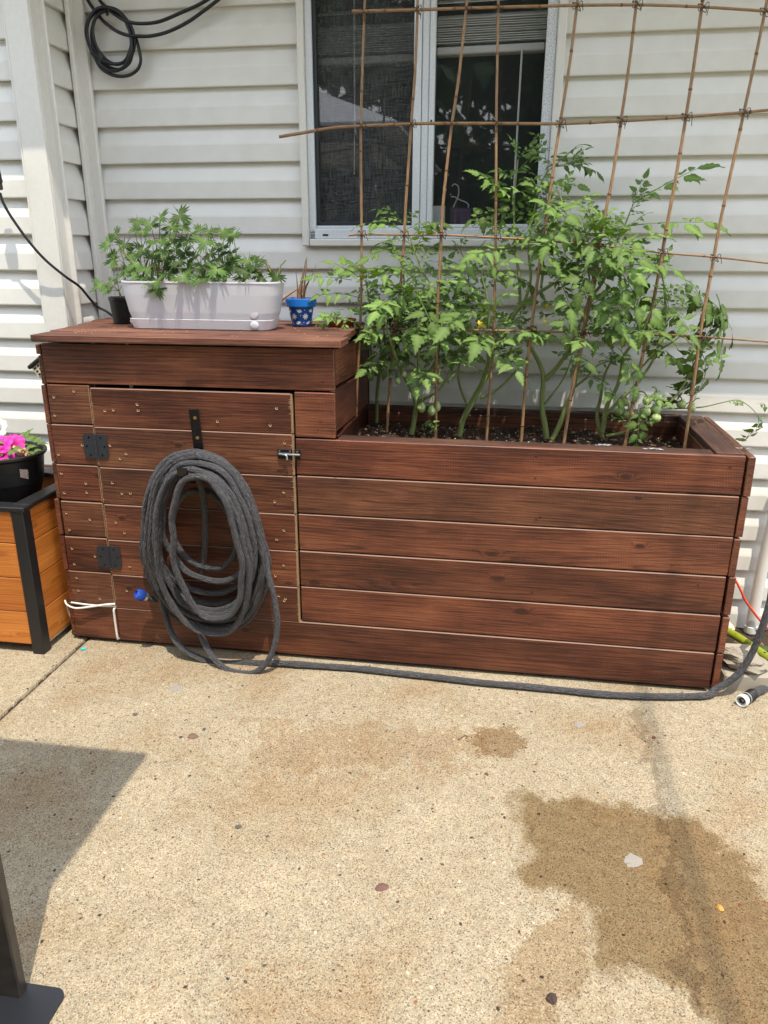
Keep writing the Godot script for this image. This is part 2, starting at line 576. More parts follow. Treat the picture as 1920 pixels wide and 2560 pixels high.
func make_materials() -> void:
	var w := wood_textures(Color8(58, 31, 22), Color8(106, 59, 41), Color8(144, 92, 62), 31)
	M.wood = []
	for k in [Color(1, 1, 1), Color(0.86, 0.84, 0.84), Color(0.98, 0.95, 0.94), Color(0.92, 0.97, 0.98)]:
		M.wood.append(wood_mat(w, k, 0.5))
	M.pale_top_edge = grain(mat(Color.WHITE, 0.6), 4, 0.2, Color8(96, 64, 50), Color8(180, 150, 130), 14.0)  # paler tone on the top faces and front top chamfers of boards
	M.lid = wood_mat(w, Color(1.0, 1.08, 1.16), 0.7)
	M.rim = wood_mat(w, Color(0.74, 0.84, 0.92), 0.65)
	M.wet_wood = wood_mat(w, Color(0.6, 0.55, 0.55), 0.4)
	var o := wood_textures(Color8(164, 94, 34), Color8(196, 118, 48), Color8(212, 140, 68), 77, 0.15, 1024, 512, 4)
	M.orange_wood = [wood_mat(o, Color(1, 1, 1), 0.5), wood_mat(o, Color(0.93, 0.90, 0.86), 0.5)]
	M.raw_wood = grain(mat(Color.WHITE, 0.85), 5, 0.08, Color8(150, 118, 84), Color8(216, 190, 150), 12.0)
	M.black_paint = grain(mat(Color.WHITE, 0.45), 6, 0.05, Color8(20, 20, 21), Color8(36, 36, 37), 6.0, 0.02)
	M.vinyl = grain(mat(Color.WHITE, 0.42), 7, 0.035, Color8(219, 218, 212), Color8(228, 227, 222), 0.45)
	M.trim = grain(mat(Color.WHITE, 0.4), 9, 0.03, Color8(219, 217, 211), Color8(223, 222, 216), 2.0)
	M.frame = grain(mat(Color.WHITE, 0.35), 10, 0.05, Color8(206, 212, 217), Color8(222, 226, 230), 3.0)
	M.chipped = grain(mat(Color.WHITE, 0.5), 14, 0.06, Color8(170, 176, 182), Color8(236, 238, 240), 4.0)
	var ct := concrete_tile()
	var sm := stain_map()
	var pc := mat(Color.WHITE, 1.0)
	pc.albedo_texture = ct[0]
	pc.heightmap_enabled = true
	pc.heightmap_texture = ct[1]
	pc.heightmap_scale = 0.12
	pc.roughness = 0.9
	pc.metallic_specular = 0.3
	pc.detail_enabled = true
	pc.detail_blend_mode = BaseMaterial3D.BLEND_MODE_MUL
	pc.detail_uv_layer = BaseMaterial3D.DETAIL_UV_2
	pc.detail_albedo = sm[0]
	M.concrete = pc
	M.soil = grain(mat(Color.WHITE, 0.95), 41, 0.11, Color8(24, 16, 12), Color8(92, 66, 48), 5.0, 0.5)
	M.earth = grain(mat(Color.WHITE, 0.95), 42, 0.06, Color8(36, 26, 18), Color8(84, 66, 50), 3.0, 0.5)
	M.stone = grain(mat(Color.WHITE, 0.9), 43, 0.09, Color8(120, 112, 100), Color8(186, 178, 162), 6.0, 0.6)
	M.paver = grain(mat(Color.WHITE, 0.9), 44, 0.2, Color8(150, 142, 128), Color8(178, 170, 154), 6.0, 0.1)
	M.hose = mat(Color8(92, 92, 96), 0.45)
	M.hose.albedo_texture = noise_tex(45, 0.05, Color8(170, 170, 172), Color8(255, 255, 255), 512, 4)
	M.hose.uv1_scale = Vector3(1, 2, 1)
	M.hose.heightmap_enabled = true
	M.hose.heightmap_texture = tex(512, 512, noise_bytes(46, 0.03, 512, 512, 512, 512), Image.FORMAT_L8)
	M.hose.heightmap_scale = 0.9
	M.hose.rim_enabled = true
	M.hose.rim = 0.3
	M.iron = grain(mat(Color.WHITE, 0.5), 47, 0.08, Color8(30, 34, 40), Color8(52, 56, 62), 12.0)
	M.black_gloss = mat(Color8(16, 16, 17), 0.25)
	M.black_plastic = mat(Color8(24, 25, 28), 0.42)
	M.cable = mat(Color8(20, 21, 27), 0.35)
	M.steel = mat(Color8(190, 190, 192), 0.3, 0.9)
	M.white_plastic = mat(Color8(194, 195, 201), 0.38)
	M.white_plastic.subsurf_scatter_enabled = true
	M.white_plastic.subsurf_scatter_strength = 0.1
	M.bamboo = mat(Color.WHITE, 0.5)
	M.bamboo.albedo_texture = noise_tex(48, 0.03, Color8(112, 82, 54), Color8(168, 134, 96), 256, 4)
	M.bamboo.uv1_scale = Vector3(1, 3, 1)
	M.bamboo_node = mat(Color8(112, 72, 44), 0.6)
	M.tie = mat(Color8(28, 22, 20), 0.7)
	M.leaf = mat(Color.WHITE, 0.55)
	M.leaf.vertex_color_use_as_albedo = true
	M.leaf.metallic_specular = 0.32
	M.leaf.backlight_enabled = true
	M.leaf.backlight = Color(0.6, 0.7, 0.2)
	M.stem = mat(Color8(142, 154, 92), 0.65)
	M.stem.albedo_texture = noise_tex(49, 0.04, Color8(170, 180, 160), Color8(255, 255, 255), 256, 3)
	M.stem_dark = mat(Color8(72, 96, 52), 0.6)
	M.woody = mat(Color8(120, 92, 66), 0.8)
	M.tomato = grain(mat(Color.WHITE, 0.28), 50, 0.03, Color8(150, 174, 104), Color8(186, 204, 140), 8.0)
	M.tomato.subsurf_scatter_enabled = true
	M.tomato.subsurf_scatter_strength = 0.2
	M.tomato_dark = mat(Color8(122, 146, 78), 0.28)
	M.rope = mat(Color8(222, 220, 214), 0.8)
	M.glass = mat(Color(0.9, 0.95, 0.95, 0.012), 0.02)
	M.glass.transparency = BaseMaterial3D.TRANSPARENCY_ALPHA
	M.screen = mat(Color(0.16, 0.16, 0.17, 0.62), 0.9)
	M.screen.transparency = BaseMaterial3D.TRANSPARENCY_ALPHA
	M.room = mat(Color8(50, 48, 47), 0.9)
	M.blind = mat(Color8(182, 183, 183), 0.5)


# ---------------------------------------------------------------- camera, light
const SUN := Vector3(0.126, 1.0, 0.31)


func camera_and_light() -> void:
	var cam := Camera3D.new()
	cam.name = "camera"
	add_child(cam)
	cam.position = Vector3(0, 1.45, 3.13)
	cam.rotation_degrees = Vector3(-18.75, 9.0, 0.16)
	cam.fov = 67.29
	cam.near = 0.05
	cam.far = 400.0
	cam.current = true
	var e := Environment.new()
	e.background_mode = Environment.BG_SKY
	var sky := Sky.new()
	var ps := ProceduralSkyMaterial.new()
	ps.sky_top_color = Color(0.66, 0.69, 0.74)
	ps.sky_horizon_color = Color(0.90, 0.90, 0.89)
	ps.sky_curve = 0.18
	ps.ground_bottom_color = Color(0.3, 0.3, 0.26)
	ps.ground_horizon_color = Color(0.55, 0.55, 0.5)
	ps.sky_energy_multiplier = 1.9
	sky.sky_material = ps
	e.sky = sky
	e.tonemap_mode = Environment.TONE_MAPPER_LINEAR
	e.tonemap_exposure = 1.03
	e.sdfgi_enabled = true
	e.ssao_enabled = true
	e.ssil_enabled = true
	var we := WorldEnvironment.new()
	we.name = "world_environment"
	we.environment = e
	add_child(we)
	var sun := DirectionalLight3D.new()
	sun.name = "sun"
	add_child(sun)
	sun.look_at_from_position(Vector3.ZERO, -SUN, Vector3.FORWARD)
	sun.light_color = Color(1.0, 0.955, 0.88)
	sun.light_energy = 1.55
	sun.light_angular_distance = 0.5
	sun.shadow_enabled = true


# ---------------------------------------------------------------- ground
func slab_mesh(x0: float, x1: float, z0: float, z1: float, top: float, thick: float) -> ArrayMesh:
	# a concrete slab with rounded arrises; UV in metres, UV2 over the stain map
	var st := begin()
	var e := 0.012
	var prof := [[0.0, -thick], [0.0, -e], [e * 0.3, -e * 0.3], [e, 0.0]]
	var q := func(a: Vector3, b: Vector3, c: Vector3, d: Vector3, out: Vector3) -> void:
		for t in [[a, b, c], [a, c, d]]:
			var p: Array = t.duplicate()
			if (p[1] - p[0]).cross(p[2] - p[0]).dot(out) > 0.0:
				p = [p[0], p[2], p[1]]
			for v: Vector3 in p:
				st.set_uv(Vector2(v.x, v.z + v.y))
				st.set_uv2((Vector2(v.x, v.z) - STAIN_AT) / STAIN_SIZE)
				st.add_vertex(v)
	for i in 3:
		var a: Array = prof[i]
		var b: Array = prof[i + 1]
		var lo := [Vector3(x0 + a[0], top + a[1], z0 + a[0]), Vector3(x1 - a[0], top + a[1], z0 + a[0]), Vector3(x1 - a[0], top + a[1], z1 - a[0]), Vector3(x0 + a[0], top + a[1], z1 - a[0])]
		var hi := [Vector3(x0 + b[0], top + b[1], z0 + b[0]), Vector3(x1 - b[0], top + b[1], z0 + b[0]), Vector3(x1 - b[0], top + b[1], z1 - b[0]), Vector3(x0 + b[0], top + b[1], z1 - b[0])]
		for k in 4:
			var out: Vector3 = [Vector3(0, 0.3, -1), Vector3(1, 0.3, 0), Vector3(0, 0.3, 1), Vector3(-1, 0.3, 0)][k]
			q.call(lo[k], lo[(k + 1) % 4], hi[(k + 1) % 4], hi[k], out)
	q.call(Vector3(x0 + e, top, z0 + e), Vector3(x1 - e, top, z0 + e), Vector3(x1 - e, top, z1 - e), Vector3(x0 + e, top, z1 - e), Vector3.UP)
	return done(st)


func ground() -> void:
	var st := begin()
	quad(st, [Vector3(-150, -0.14, -150), Vector3(150, -0.14, -150), Vector3(150, -0.14, 150), Vector3(-150, -0.14, 150)], [Vector2(0, 0), Vector2(1, 0), Vector2(1, 1), Vector2(0, 1)], Vector3.UP)
	var lawn := grain(mat(Color.WHITE, 0.95), 60, 0.05, Color8(52, 66, 30), Color8(96, 112, 56), 0.8)
	tag(obj("ground", done(st), lawn), "lawn and soil round the house and patio", "ground", "", "structure")
	var a := obj("patio", slab_mesh(-1.574, 3.6, 0.50, 6.2, 0.0, 0.12), M.concrete)
	tag(a, "sandy tan concrete patio slab with a wet patch", "patio", "", "structure")
	var a2 := obj("patio", slab_mesh(-1.574, 0.785, -0.4, 0.496, -0.004, 0.12), M.concrete)
	tag(a2, "strip of concrete patio under the wooden planter box", "patio", "", "structure")
	var b := obj("patio", slab_mesh(-5.0, -1.5835, -0.4, 6.2, 0.002, 0.12), M.concrete)
	tag(b, "concrete patio slab left of the joint, under the orange planter", "patio", "", "structure")
	# crumbled filler in the joint between the slabs
	var s2 := begin()
	var n := 90
	for i in n:
		var z := 0.5 + i * 0.025
		box_in(s2, Vector3(-1.581 + rr(-0.002, 0.002), -0.016 + rr(-0.004, 0.006), z), Vector3(0.014, 0.012, 0.027), 0.003, Transform3D(Basis.from_euler(Vector3(0, 0, 0)), Vector3.ZERO))
	tag(obj("joint_filler", done(s2), M.earth), "dark crumbly filler in the joint between the patio slabs", "joint filler", "", "stuff")
	# the bed beside the house, right of the planter box
	var s3 := begin()
	var nz := FastNoiseLite.new()
	nz.frequency = 5.0
	nz.seed = 3
	var f := func(i: int, k: int) -> Vector3:
		var x := 0.80 + i * 0.06
		var z := -0.02 + k * 0.05
		return Vector3(x, -0.055 + 0.035 * nz.get_noise_2d(x, z), z)
	for i in 46:
		for k in 11:
			quad(s3, [f.call(i, k), f.call(i + 1, k), f.call(i + 1, k + 1), f.call(i, k + 1)], [Vector2.ZERO, Vector2.ZERO, Vector2.ZERO, Vector2.ZERO], Vector3.UP)
	tag(obj("soil_bed", done(s3), M.earth), "dark soil bed along the house wall", "soil", "", "structure")


# ---------------------------------------------------------------- house
const EXPO := 0.131


func course(x0: float, x1: float, y: float, seed_: int) -> ArrayMesh:
	# one course of dutch-lap siding: hollow slope above, flat below, rolled butt edge
	var r := RandomNumberGenerator.new()
	r.seed = seed_
	var prof := [Vector2(EXPO + 0.014, -0.0230), Vector2(EXPO * 0.955, -0.0220), Vector2(EXPO * 0.54, -0.0020), Vector2(EXPO * 0.48, 0.0), Vector2(0.005, 0.0015), Vector2(0.001, 0.0005), Vector2(0.0, -0.003), Vector2(0.002, -0.0215)]
	var st := begin()
	var n := maxi(1, int((x1 - x0) / 0.3))
	var cols := []
	for i in n + 1:
		var x := lerpf(x0, x1, float(i) / n)
		var dz := r.randf_range(-0.0012, 0.0012)
		var dy := r.randf_range(-0.0008, 0.0008)
		var c := PackedVector3Array()
		for p: Vector2 in prof:
			c.append(Vector3(x, y + p.x + dy, p.y + dz * (1.0 if p.x < EXPO * 0.7 else 0.2)))
		cols.append(c)
	for i in n:
		for k in prof.size() - 1:
			st.set_smooth_group(20 + k)
			quad(st, [cols[i][k], cols[i + 1][k], cols[i + 1][k + 1], cols[i][k + 1]], [Vector2.ZERO, Vector2.ZERO, Vector2.ZERO, Vector2.ZERO], Vector3(0, -0.3 if k > 4 else 0.2, 1))
	return done(st)


func house() -> void:
	var h := thing("house", "pale cream house wall with horizontal vinyl siding and a slider window", "house")
	# siding of the back wall, course by course, leaving the window open
	for k in 22:
		var y := -0.060 + k * EXPO
		if y + EXPO < 1.53 or y > 2.75:
			obj("siding_panel", course(-1.66, 3.2, y, 100 + k), M.vinyl, h)
		else:
			obj("siding_panel", course(-1.66, -0.80, y, 200 + k), M.vinyl, h)
			obj("siding_panel", course(0.125, 3.2, y, 300 + k), M.vinyl, h)
	# the part that stands forward on the left, and the return between
	for k in 22:
		var y := -0.067 + k * EXPO
		obj("siding_panel", course(-5.0, -1.80, y, 400 + k), M.vinyl, h, at3(Vector3(0, 0, 0.25)))
		obj("siding_panel", course(-0.188, -0.01, y, 500 + k), M.vinyl, h, at3(Vector3(-1.70, 0, 0.0), Vector3(0, PI / 2, 0)))
	# outside corner post: two legs, with a rolled channel at each edge
	var st := begin()
	box_in(st, Vector3(-1.757, 1.35, 0.266), Vector3(0.094, 2.86, 0.012), 0.003)
	box_in(st, Vector3(-1.808, 1.35, 0.262), Vector3(0.012, 2.86, 0.016), 0.004)
	obj("corner_post", done(st), M.trim, h)
	st = begin()
	box_in(st, Vector3(-1.7165, 1.35, 0.2285), Vector3(0.012, 2.86, 0.062), 0.003)
	box_in(st, Vector3(-1.705, 1.35, 0.193), Vector3(0.026, 2.86, 0.013), 0.004)
	obj("corner_post", done(st), M.trim, h)
	# inside corner post
	st = begin()
	box_in(st, Vector3(-1.664, 1.35, 0.012), Vector3(0.05, 2.86, 0.022), 0.003)
	box_in(st, Vector3(-1.686, 1.35, 0.030), Vector3(0.018, 2.86, 0.05), 0.003)
	obj("corner_post", done(st), M.trim, h)
	# sheathing behind the siding, so that the rooms are closed
	for b in [[Vector3(-1.245, 1.35, -0.085), Vector3(0.87, 2.9, 0.12)], [Vector3(1.67, 1.35, -0.085), Vector3(3.08, 2.9, 0.12)], [Vector3(-0.34, 0.68, -0.085), Vector3(0.93, 1.56, 0.12)], [Vector3(-0.34, 2.775, -0.08), Vector3(0.93, 0.25, 0.12)], [Vector3(-3.4, 1.35, 0.142), Vector3(3.3, 2.9, 0.16)], [Vector3(-1.785, 1.35, 0.1), Vector3(0.10, 2.9, 0.2)], [Vector3(-1.78, 1.35, -0.08), Vector3(0.19, 2.9, 0.12)]]:
		obj("wall_core", box(b[1], 0.0), M.room, h, at3(b[0]))
	# the dark room behind the window
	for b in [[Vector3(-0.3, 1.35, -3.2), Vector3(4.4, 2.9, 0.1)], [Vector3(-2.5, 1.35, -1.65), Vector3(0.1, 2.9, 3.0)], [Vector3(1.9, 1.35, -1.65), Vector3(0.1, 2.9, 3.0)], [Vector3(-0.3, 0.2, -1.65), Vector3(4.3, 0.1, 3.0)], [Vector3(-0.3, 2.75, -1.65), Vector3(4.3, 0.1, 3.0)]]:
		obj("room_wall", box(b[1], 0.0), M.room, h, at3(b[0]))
	# eave: soffit, fascia, gutter, roof
	obj("soffit", box(Vector3(8.2, 0.02, 0.46), 0.0), M.trim, h, at3(Vector3(-0.9, 2.64, 0.22)))
	obj("fascia", box(Vector3(8.2, 0.16, 0.02), 0.002), M.trim, h, at3(Vector3(-0.9, 2.70, 0.46)))
	st = begin()
	for p in [[Vector3(-0.9, 2.615, 0.495), Vector3(8.2, 0.006, 0.05)], [Vector3(-0.9, 2.67, 0.522), Vector3(8.2, 0.11, 0.006)]]:
		box_in(st, p[0], p[1], 0.001)
	obj("gutter", done(st), M.trim, h)
	obj("roof", box(Vector3(8.4, 0.05, 4.6), 0.01), grain(mat(Color.WHITE, 0.9), 61, 0.2, Color8(70, 66, 62), Color8(104, 98, 92), 3.0), h, at3(Vector3(-0.9, 3.60, -1.6), Vector3(0.38, 0, 0)))
	window(h)


func window(h: Node3D) -> void:
	var w := group_part("window", h)
	# J-trim round the opening
	var yb := 1.466
	var yt := 2.66
	for p in [[Vector3(-0.806, (yb + yt) / 2, 0.011), Vector3(0.026, yt - yb, 0.03)], [Vector3(0.126, (yb + yt) / 2, 0.011), Vector3(0.030, yt - yb, 0.03)], [Vector3(-0.34, yb + 0.0135, 0.0105), Vector3(0.901, 0.027, 0.029)]]:
		var st := begin()
		box_in(st, p[0], p[1], 0.004)
		obj("trim", done(st), M.trim, w)
	# vinyl frame
	for p in [[Vector3(-0.7795, 2.07, -0.012), Vector3(0.027, 1.154, 0.05), 1], [Vector3(0.0925, 2.07, -0.012), Vector3(0.037, 1.154, 0.05), 2], [Vector3(-0.3415, 1.5125, -0.012), Vector3(0.905, 0.039, 0.05), 1], [Vector3(-0.3415, 2.62, -0.012), Vector3(0.905, 0.054, 0.05), 1]]:
		obj("frame", box(p[1], 0.004), M.chipped if p[2] == 2 else M.frame, w, at3(p[0]))
	# left: insect screen in its own thin frame
	for p in [[Vector3(-0.759, 2.07, -0.008), Vector3(0.013, 1.05, 0.018)], [Vector3(-0.573, 1.5495, -0.008), Vector3(0.386, 0.013, 0.018)]]:
		obj("screen_frame", box(p[1], 0.002), M.iron, w, at3(p[0]))
	for p in [[Vector3(-0.5735, 1.5375, -0.010), Vector3(0.384, 0.010, 0.03)]]:
		obj("frame", box(p[1], 0.002), M.frame, w, at3(p[0]))
	# meeting stiles, with grooves between
	for p in [[-0.3755, 0.028, -0.006], [-0.3465, 0.026, -0.010], [-0.3225, 0.019, -0.004]]:
		obj("stile", box(Vector3(p[1], 1.07, 0.04), 0.003), M.frame, w, at3(Vector3(p[0], 2.065, p[2])))
	obj("lock_hole", blob(Vector3(0.004, 0.005, 0.003), 3, 0.0), M.black_gloss, w, at3(Vector3(-0.322, 1.90, 0.0165)))
	obj("rail", box(Vector3(0.385, 0.014, 0.036), 0.003), M.frame, w, at3(Vector3(-0.118, 1.5395, -0.010)))
	obj("weep_slot", box(Vector3(0.022, 0.006, 0.003), 0.0), M.black_gloss, w, at3(Vector3(-0.728, 1.508, 0.0135)))
	obj("pane", box(Vector3(0.372, 1.05, 0.004), 0.0), M.glass, w, at3(Vector3(-0.571, 2.075, -0.019)))
	obj("pane", box(Vector3(0.386, 1.05, 0.004), 0.0), M.glass, w, at3(Vector3(-0.120, 2.071, -0.026)))
	# woven screen behind the left pane
	var n := 256
	var d := PackedByteArray()
	d.resize(n * n * 4)
	var f := noise_bytes(70, 0.25, 16, n, n, n, FastNoiseLite.TYPE_SIMPLEX, 2)
	var g := noise_bytes(71, 0.25, n, 16, n, n, FastNoiseLite.TYPE_SIMPLEX, 2)
	for i in n * n:
		var k := (f[i] + g[i]) / 510.0
		var c := int(66.0 + 60.0 * (k - 0.5))
		d[i * 4] = c
		d[i * 4 + 1] = c
		d[i * 4 + 2] = c + 2
		d[i * 4 + 3] = clampi(int(255.0 * (0.52 + 1.2 * (k - 0.5))), 60, 230)
	M.screen.albedo_texture = tex(n, n, d, Image.FORMAT_RGBA8)
	M.screen.albedo_color = Color.WHITE
	M.screen.uv1_scale = Vector3(2.7, 2.7, 1)
	var st2 := begin()
	quad(st2, [Vector3(-0.757, 1.55, -0.030), Vector3(-0.388, 1.55, -0.030), Vector3(-0.388, 2.6, -0.030), Vector3(-0.757, 2.6, -0.030)], [Vector2(0, 0), Vector2(0.37, 0), Vector2(0.37, 1.05), Vector2(0, 1.05)], Vector3(0, 0, 1))
	obj("insect_screen", done(st2), M.screen, w)
	# blinds, drawn up
	for side in 2:
		var x0: float = [-0.764, -0.316][side]
		var x1: float = [-0.404, 0.074][side]
		var b := thing("window_blind", ["white slatted blind drawn up behind the left screened pane", "white slatted blind drawn up behind the right clear pane"][side], "blind", Vector3.ZERO, "blinds in the window")
		var base: float = [2.110, 2.132][side]
		var slat := box(Vector3(x1 - x0, 0.0035, 0.05), 0.001)
		var mid := (x0 + x1) / 2
		for k in 13:
			var y := base + 0.040 + k * 0.0075
			if k >= 11:
				y = base + 0.125 + (k - 11) * 0.05
			obj("slat", slat, M.blind, b, at3(Vector3(mid, y, -0.10), Vector3(rr(-0.05, 0.05) + (0.45 if k >= 11 else 0.0), 0, rr(-0.006, 0.006) + 0.012)))
		for k in 5:
			obj("slat", slat, M.blind, b, at3(Vector3(mid, base + 0.235 + k * 0.05, -0.10), Vector3(0.5, 0, 0.01)))
		obj("bottom_rail", box(Vector3(x1 - x0, 0.026, 0.05), 0.004), M.blind, b, at3(Vector3(mid, base + 0.014, -0.10), Vector3(0, 0, 0.014)))
		if side == 0:
			obj("pull_cord", tube([Vector3(-0.622, 2.5, -0.06), Vector3(-0.621, 2.1, -0.062), Vector3(-0.626, 1.73, -0.06)], 0.0022, -1, 5, 0.1), M.rope, b)
			obj("pull_cord", tube([Vector3(-0.616, 2.5, -0.06), Vector3(-0.625, 2.1, -0.066), Vector3(-0.618, 1.87, -0.06)], 0.0018, -1, 5, 0.1), M.rope, b)
		else:
			obj("tilt_wand", tube([Vector3(-0.008, 2.14, -0.07), Vector3(-0.011, 1.62, -0.075)], 0.0042, -1, 6, 0.2), M.blind, b)
	# hanger and cloth set behind the clear pane imitate a yard reflection
	M.hanger = mat(Color8(140, 142, 146), 0.5)
	var hg := thing("reflected_hanger", "white wire coat hanger standing in for a yard reflection behind the clear window pane", "hanger")
	obj("hook", tube([Vector3(-0.243, 1.613, -0.120), Vector3(-0.224, 1.657, -0.120), Vector3(-0.226, 1.689, -0.120), Vector3(-0.241, 1.697, -0.120), Vector3(-0.250, 1.689, -0.120)], 0.0026, -1, 6, 0.01), M.hanger, hg)
	obj("arm", tube([Vector3(-0.252, 1.651, -0.120), Vector3(-0.239, 1.651, -0.120), Vector3(-0.217, 1.639, -0.120), Vector3(-0.193, 1.631, -0.120), Vector3(-0.182, 1.620, -0.120), Vector3(-0.185, 1.612, -0.120)], 0.0026, -1, 6, 0.01), M.hanger, hg)
	var cl := begin()
	var cp := [Vector3(-0.257, 1.614, -0.140), Vector3(-0.173, 1.610, -0.140), Vector3(-0.178, 1.522, -0.140), Vector3(-0.253, 1.522, -0.140)]
	var rows := 6
	for i in rows:
		for k in rows:
			var pts := []
			var us := []
			for o in [[0, 0], [1, 0], [1, 1], [0, 1]]:
				var u: float = float(i + o[0]) / rows
				var v: float = float(k + o[1]) / rows
				var p: Vector3 = (cp[0] as Vector3).lerp(cp[1], u).lerp((cp[3] as Vector3).lerp(cp[2], u), v)
				pts.append(p + Vector3(0, 0, 0.008 * sin(u * 14.0) * v))
				us.append(Vector2(u, v))
			quad(cl, pts, us, Vector3(0, 0, 1))
	var dye := mat(Color.WHITE, 0.9)
	dye.albedo_texture = noise_tex(72, 0.06, Color8(96, 44, 64), Color8(52, 62, 96), 64, 3)
	tag(obj("reflected_cloth", done(cl), dye), "pink and blue tie dyed cloth standing in for a yard reflection behind the clear window pane", "cloth")
	tag(obj("paper_sheet", box(Vector3(0.05, 0.075, 0.003), 0.0), M.blind, null, at3(Vector3(-0.298, 1.580, -0.100))), "white sheet standing in the lower corner of the window", "paper")


# ---------------------------------------------------------------- planter box with cabinet
func board_mesh(size: Vector3, strip: int, uo: float, flip := false, scale := 1.0, paler := false) -> ArrayMesh:
	# a chamfered board, length along x; UVs run along one strip of the wood atlas
	var st := begin()
	var top_st := begin()  # second surface: top face and front top chamfer in the paler tone
	var h := size * 0.5
	var e := minf(0.0022, minf(h.y, h.z) * 0.5)
	var ns := 8.0 * scale
	var uv := func(p: Vector3, kind: int) -> Vector2:
		var u := (p.x + h.x) / 2.42 + uo
		if flip:
			u = 1.0 - u
		if kind == 2:
			return Vector2((p.z + 0.09) * 0.7 + uo, (ns - 1.0 + 0.06 + 0.88 * clampf(0.5 - p.y / maxf(size.y, 0.09), 0.0, 1.0)) / ns)
		var v := 0.5 - p.y / maxf(size.y, 0.145) if kind == 0 else 0.5 + p.z / maxf(size.z, 0.145)
		return Vector2(u, (strip + 0.05 + 0.9 * clampf(v, 0.0, 1.0)) / ns)
	var face := func(p: Array, kind: int, out: Vector3) -> void:
		quad(top_st if paler and out.y > 0.5 and out.x == 0.0 and out.z >= 0.0 else st, p, [uv.call(p[0], kind), uv.call(p[1], kind), uv.call(p[2], kind), uv.call(p[3], kind)], out)
	var x0 := -h.x + e
	var x1 := h.x - e
	var y0 := -h.y + e
	var y1 := h.y - e
	var z0 := -h.z + e
	var z1 := h.z - e
	for s in [-1.0, 1.0]:
		var zz: float = h.z * s
		face.call([Vector3(x0, y0, zz), Vector3(x1, y0, zz), Vector3(x1, y1, zz), Vector3(x0, y1, zz)], 0, Vector3(0, 0, s))
		var yy: float = h.y * s
		face.call([Vector3(x0, yy, z0), Vector3(x1, yy, z0), Vector3(x1, yy, z1), Vector3(x0, yy, z1)], 1, Vector3(0, s, 0))
		var xx: float = h.x * s
		face.call([Vector3(xx, y0, z0), Vector3(xx, y1, z0), Vector3(xx, y1, z1), Vector3(xx, y0, z1)], 2, Vector3(s, 0, 0))
		for t in [-1.0, 1.0]:
			var zt: float = h.z * t
			var yb: float = (h.y - e) * s
			var zb: float = (h.z - e) * t
			face.call([Vector3(x0, yy, zb), Vector3(x1, yy, zb), Vector3(x1, yb, zt), Vector3(x0, yb, zt)], 1 if t < 0 else 0, Vector3(0, s, t))
			var xb: float = (h.x - e) * s
			face.call([Vector3(xx, y0, zb), Vector3(xx, y1, zb), Vector3(xb, y1, zt), Vector3(xb, y0, zt)], 0, Vector3(s, 0, t))
			var yt: float = h.y * t
			var yq: float = (h.y - e) * t
			face.call([Vector3(xx, yq, z0), Vector3(xx, yq, z1), Vector3(xb, yt, z1), Vector3(xb, yt, z0)], 1, Vector3(s, t, 0))
	for sx in [-1.0, 1.0]:
		for sy in [-1.0, 1.0]:
			for sz in [-1.0, 1.0]:
				var a := Vector3(h.x * sx, (h.y - e) * sy, (h.z - e) * sz)
				var b := Vector3((h.x - e) * sx, h.y * sy, (h.z - e) * sz)
				var c := Vector3((h.x - e) * sx, (h.y - e) * sy, h.z * sz)
				tri(st, a, b, c, uv.call(a, 0), uv.call(b, 0), uv.call(c, 0), Vector3(sx, sy, sz))
	var am := done(st)
	if paler:
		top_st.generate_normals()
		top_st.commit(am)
	return am


func board(called: String, parent: Node3D, lo: Vector3, hi: Vector3, m: Material = null, axis := 0, wob := 0.0015, strip := -1, paler := false) -> MeshInstance3D:
	# a board between two corners; axis 0 runs along x, 2 along z, 1 upright
	var s := hi - lo
	var c := (lo + hi) * 0.5
	var b := Basis.IDENTITY
	if axis == 2:
		b = Basis(Vector3.UP, PI / 2)
		s = Vector3(s.z, s.y, s.x)
	elif axis == 1:
		b = Basis(Vector3.BACK, PI / 2)
		s = Vector3(s.y, s.x, s.z)
	var k := strip if strip >= 0 else rng.randi_range(0, 6)
	var uo := rr(0.0, maxf(0.0, 0.98 - s.x / 2.42))
	var wm: Material = m if m else M.wood[rng.randi() % 4]
	var o := obj(called, board_mesh(s, k, uo, rng.randf() < 0.5, 1.0, paler), null if paler else wm, parent)
	if paler:
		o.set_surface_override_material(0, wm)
		o.set_surface_override_material(1, M.pale_top_edge)
	var ang := wob / maxf(0.3, s.x)
	o.transform = Transform3D(b * Basis.from_euler(Vector3(rr(-1, 1) * wob * 2.0 + (0.014 if paler else 0.0), rr(-1, 1) * ang, rr(-1, 1) * ang)), c + Vector3(0, rr(-1, 1) * wob * 0.4, rr(-1, 1) * wob))
	return o


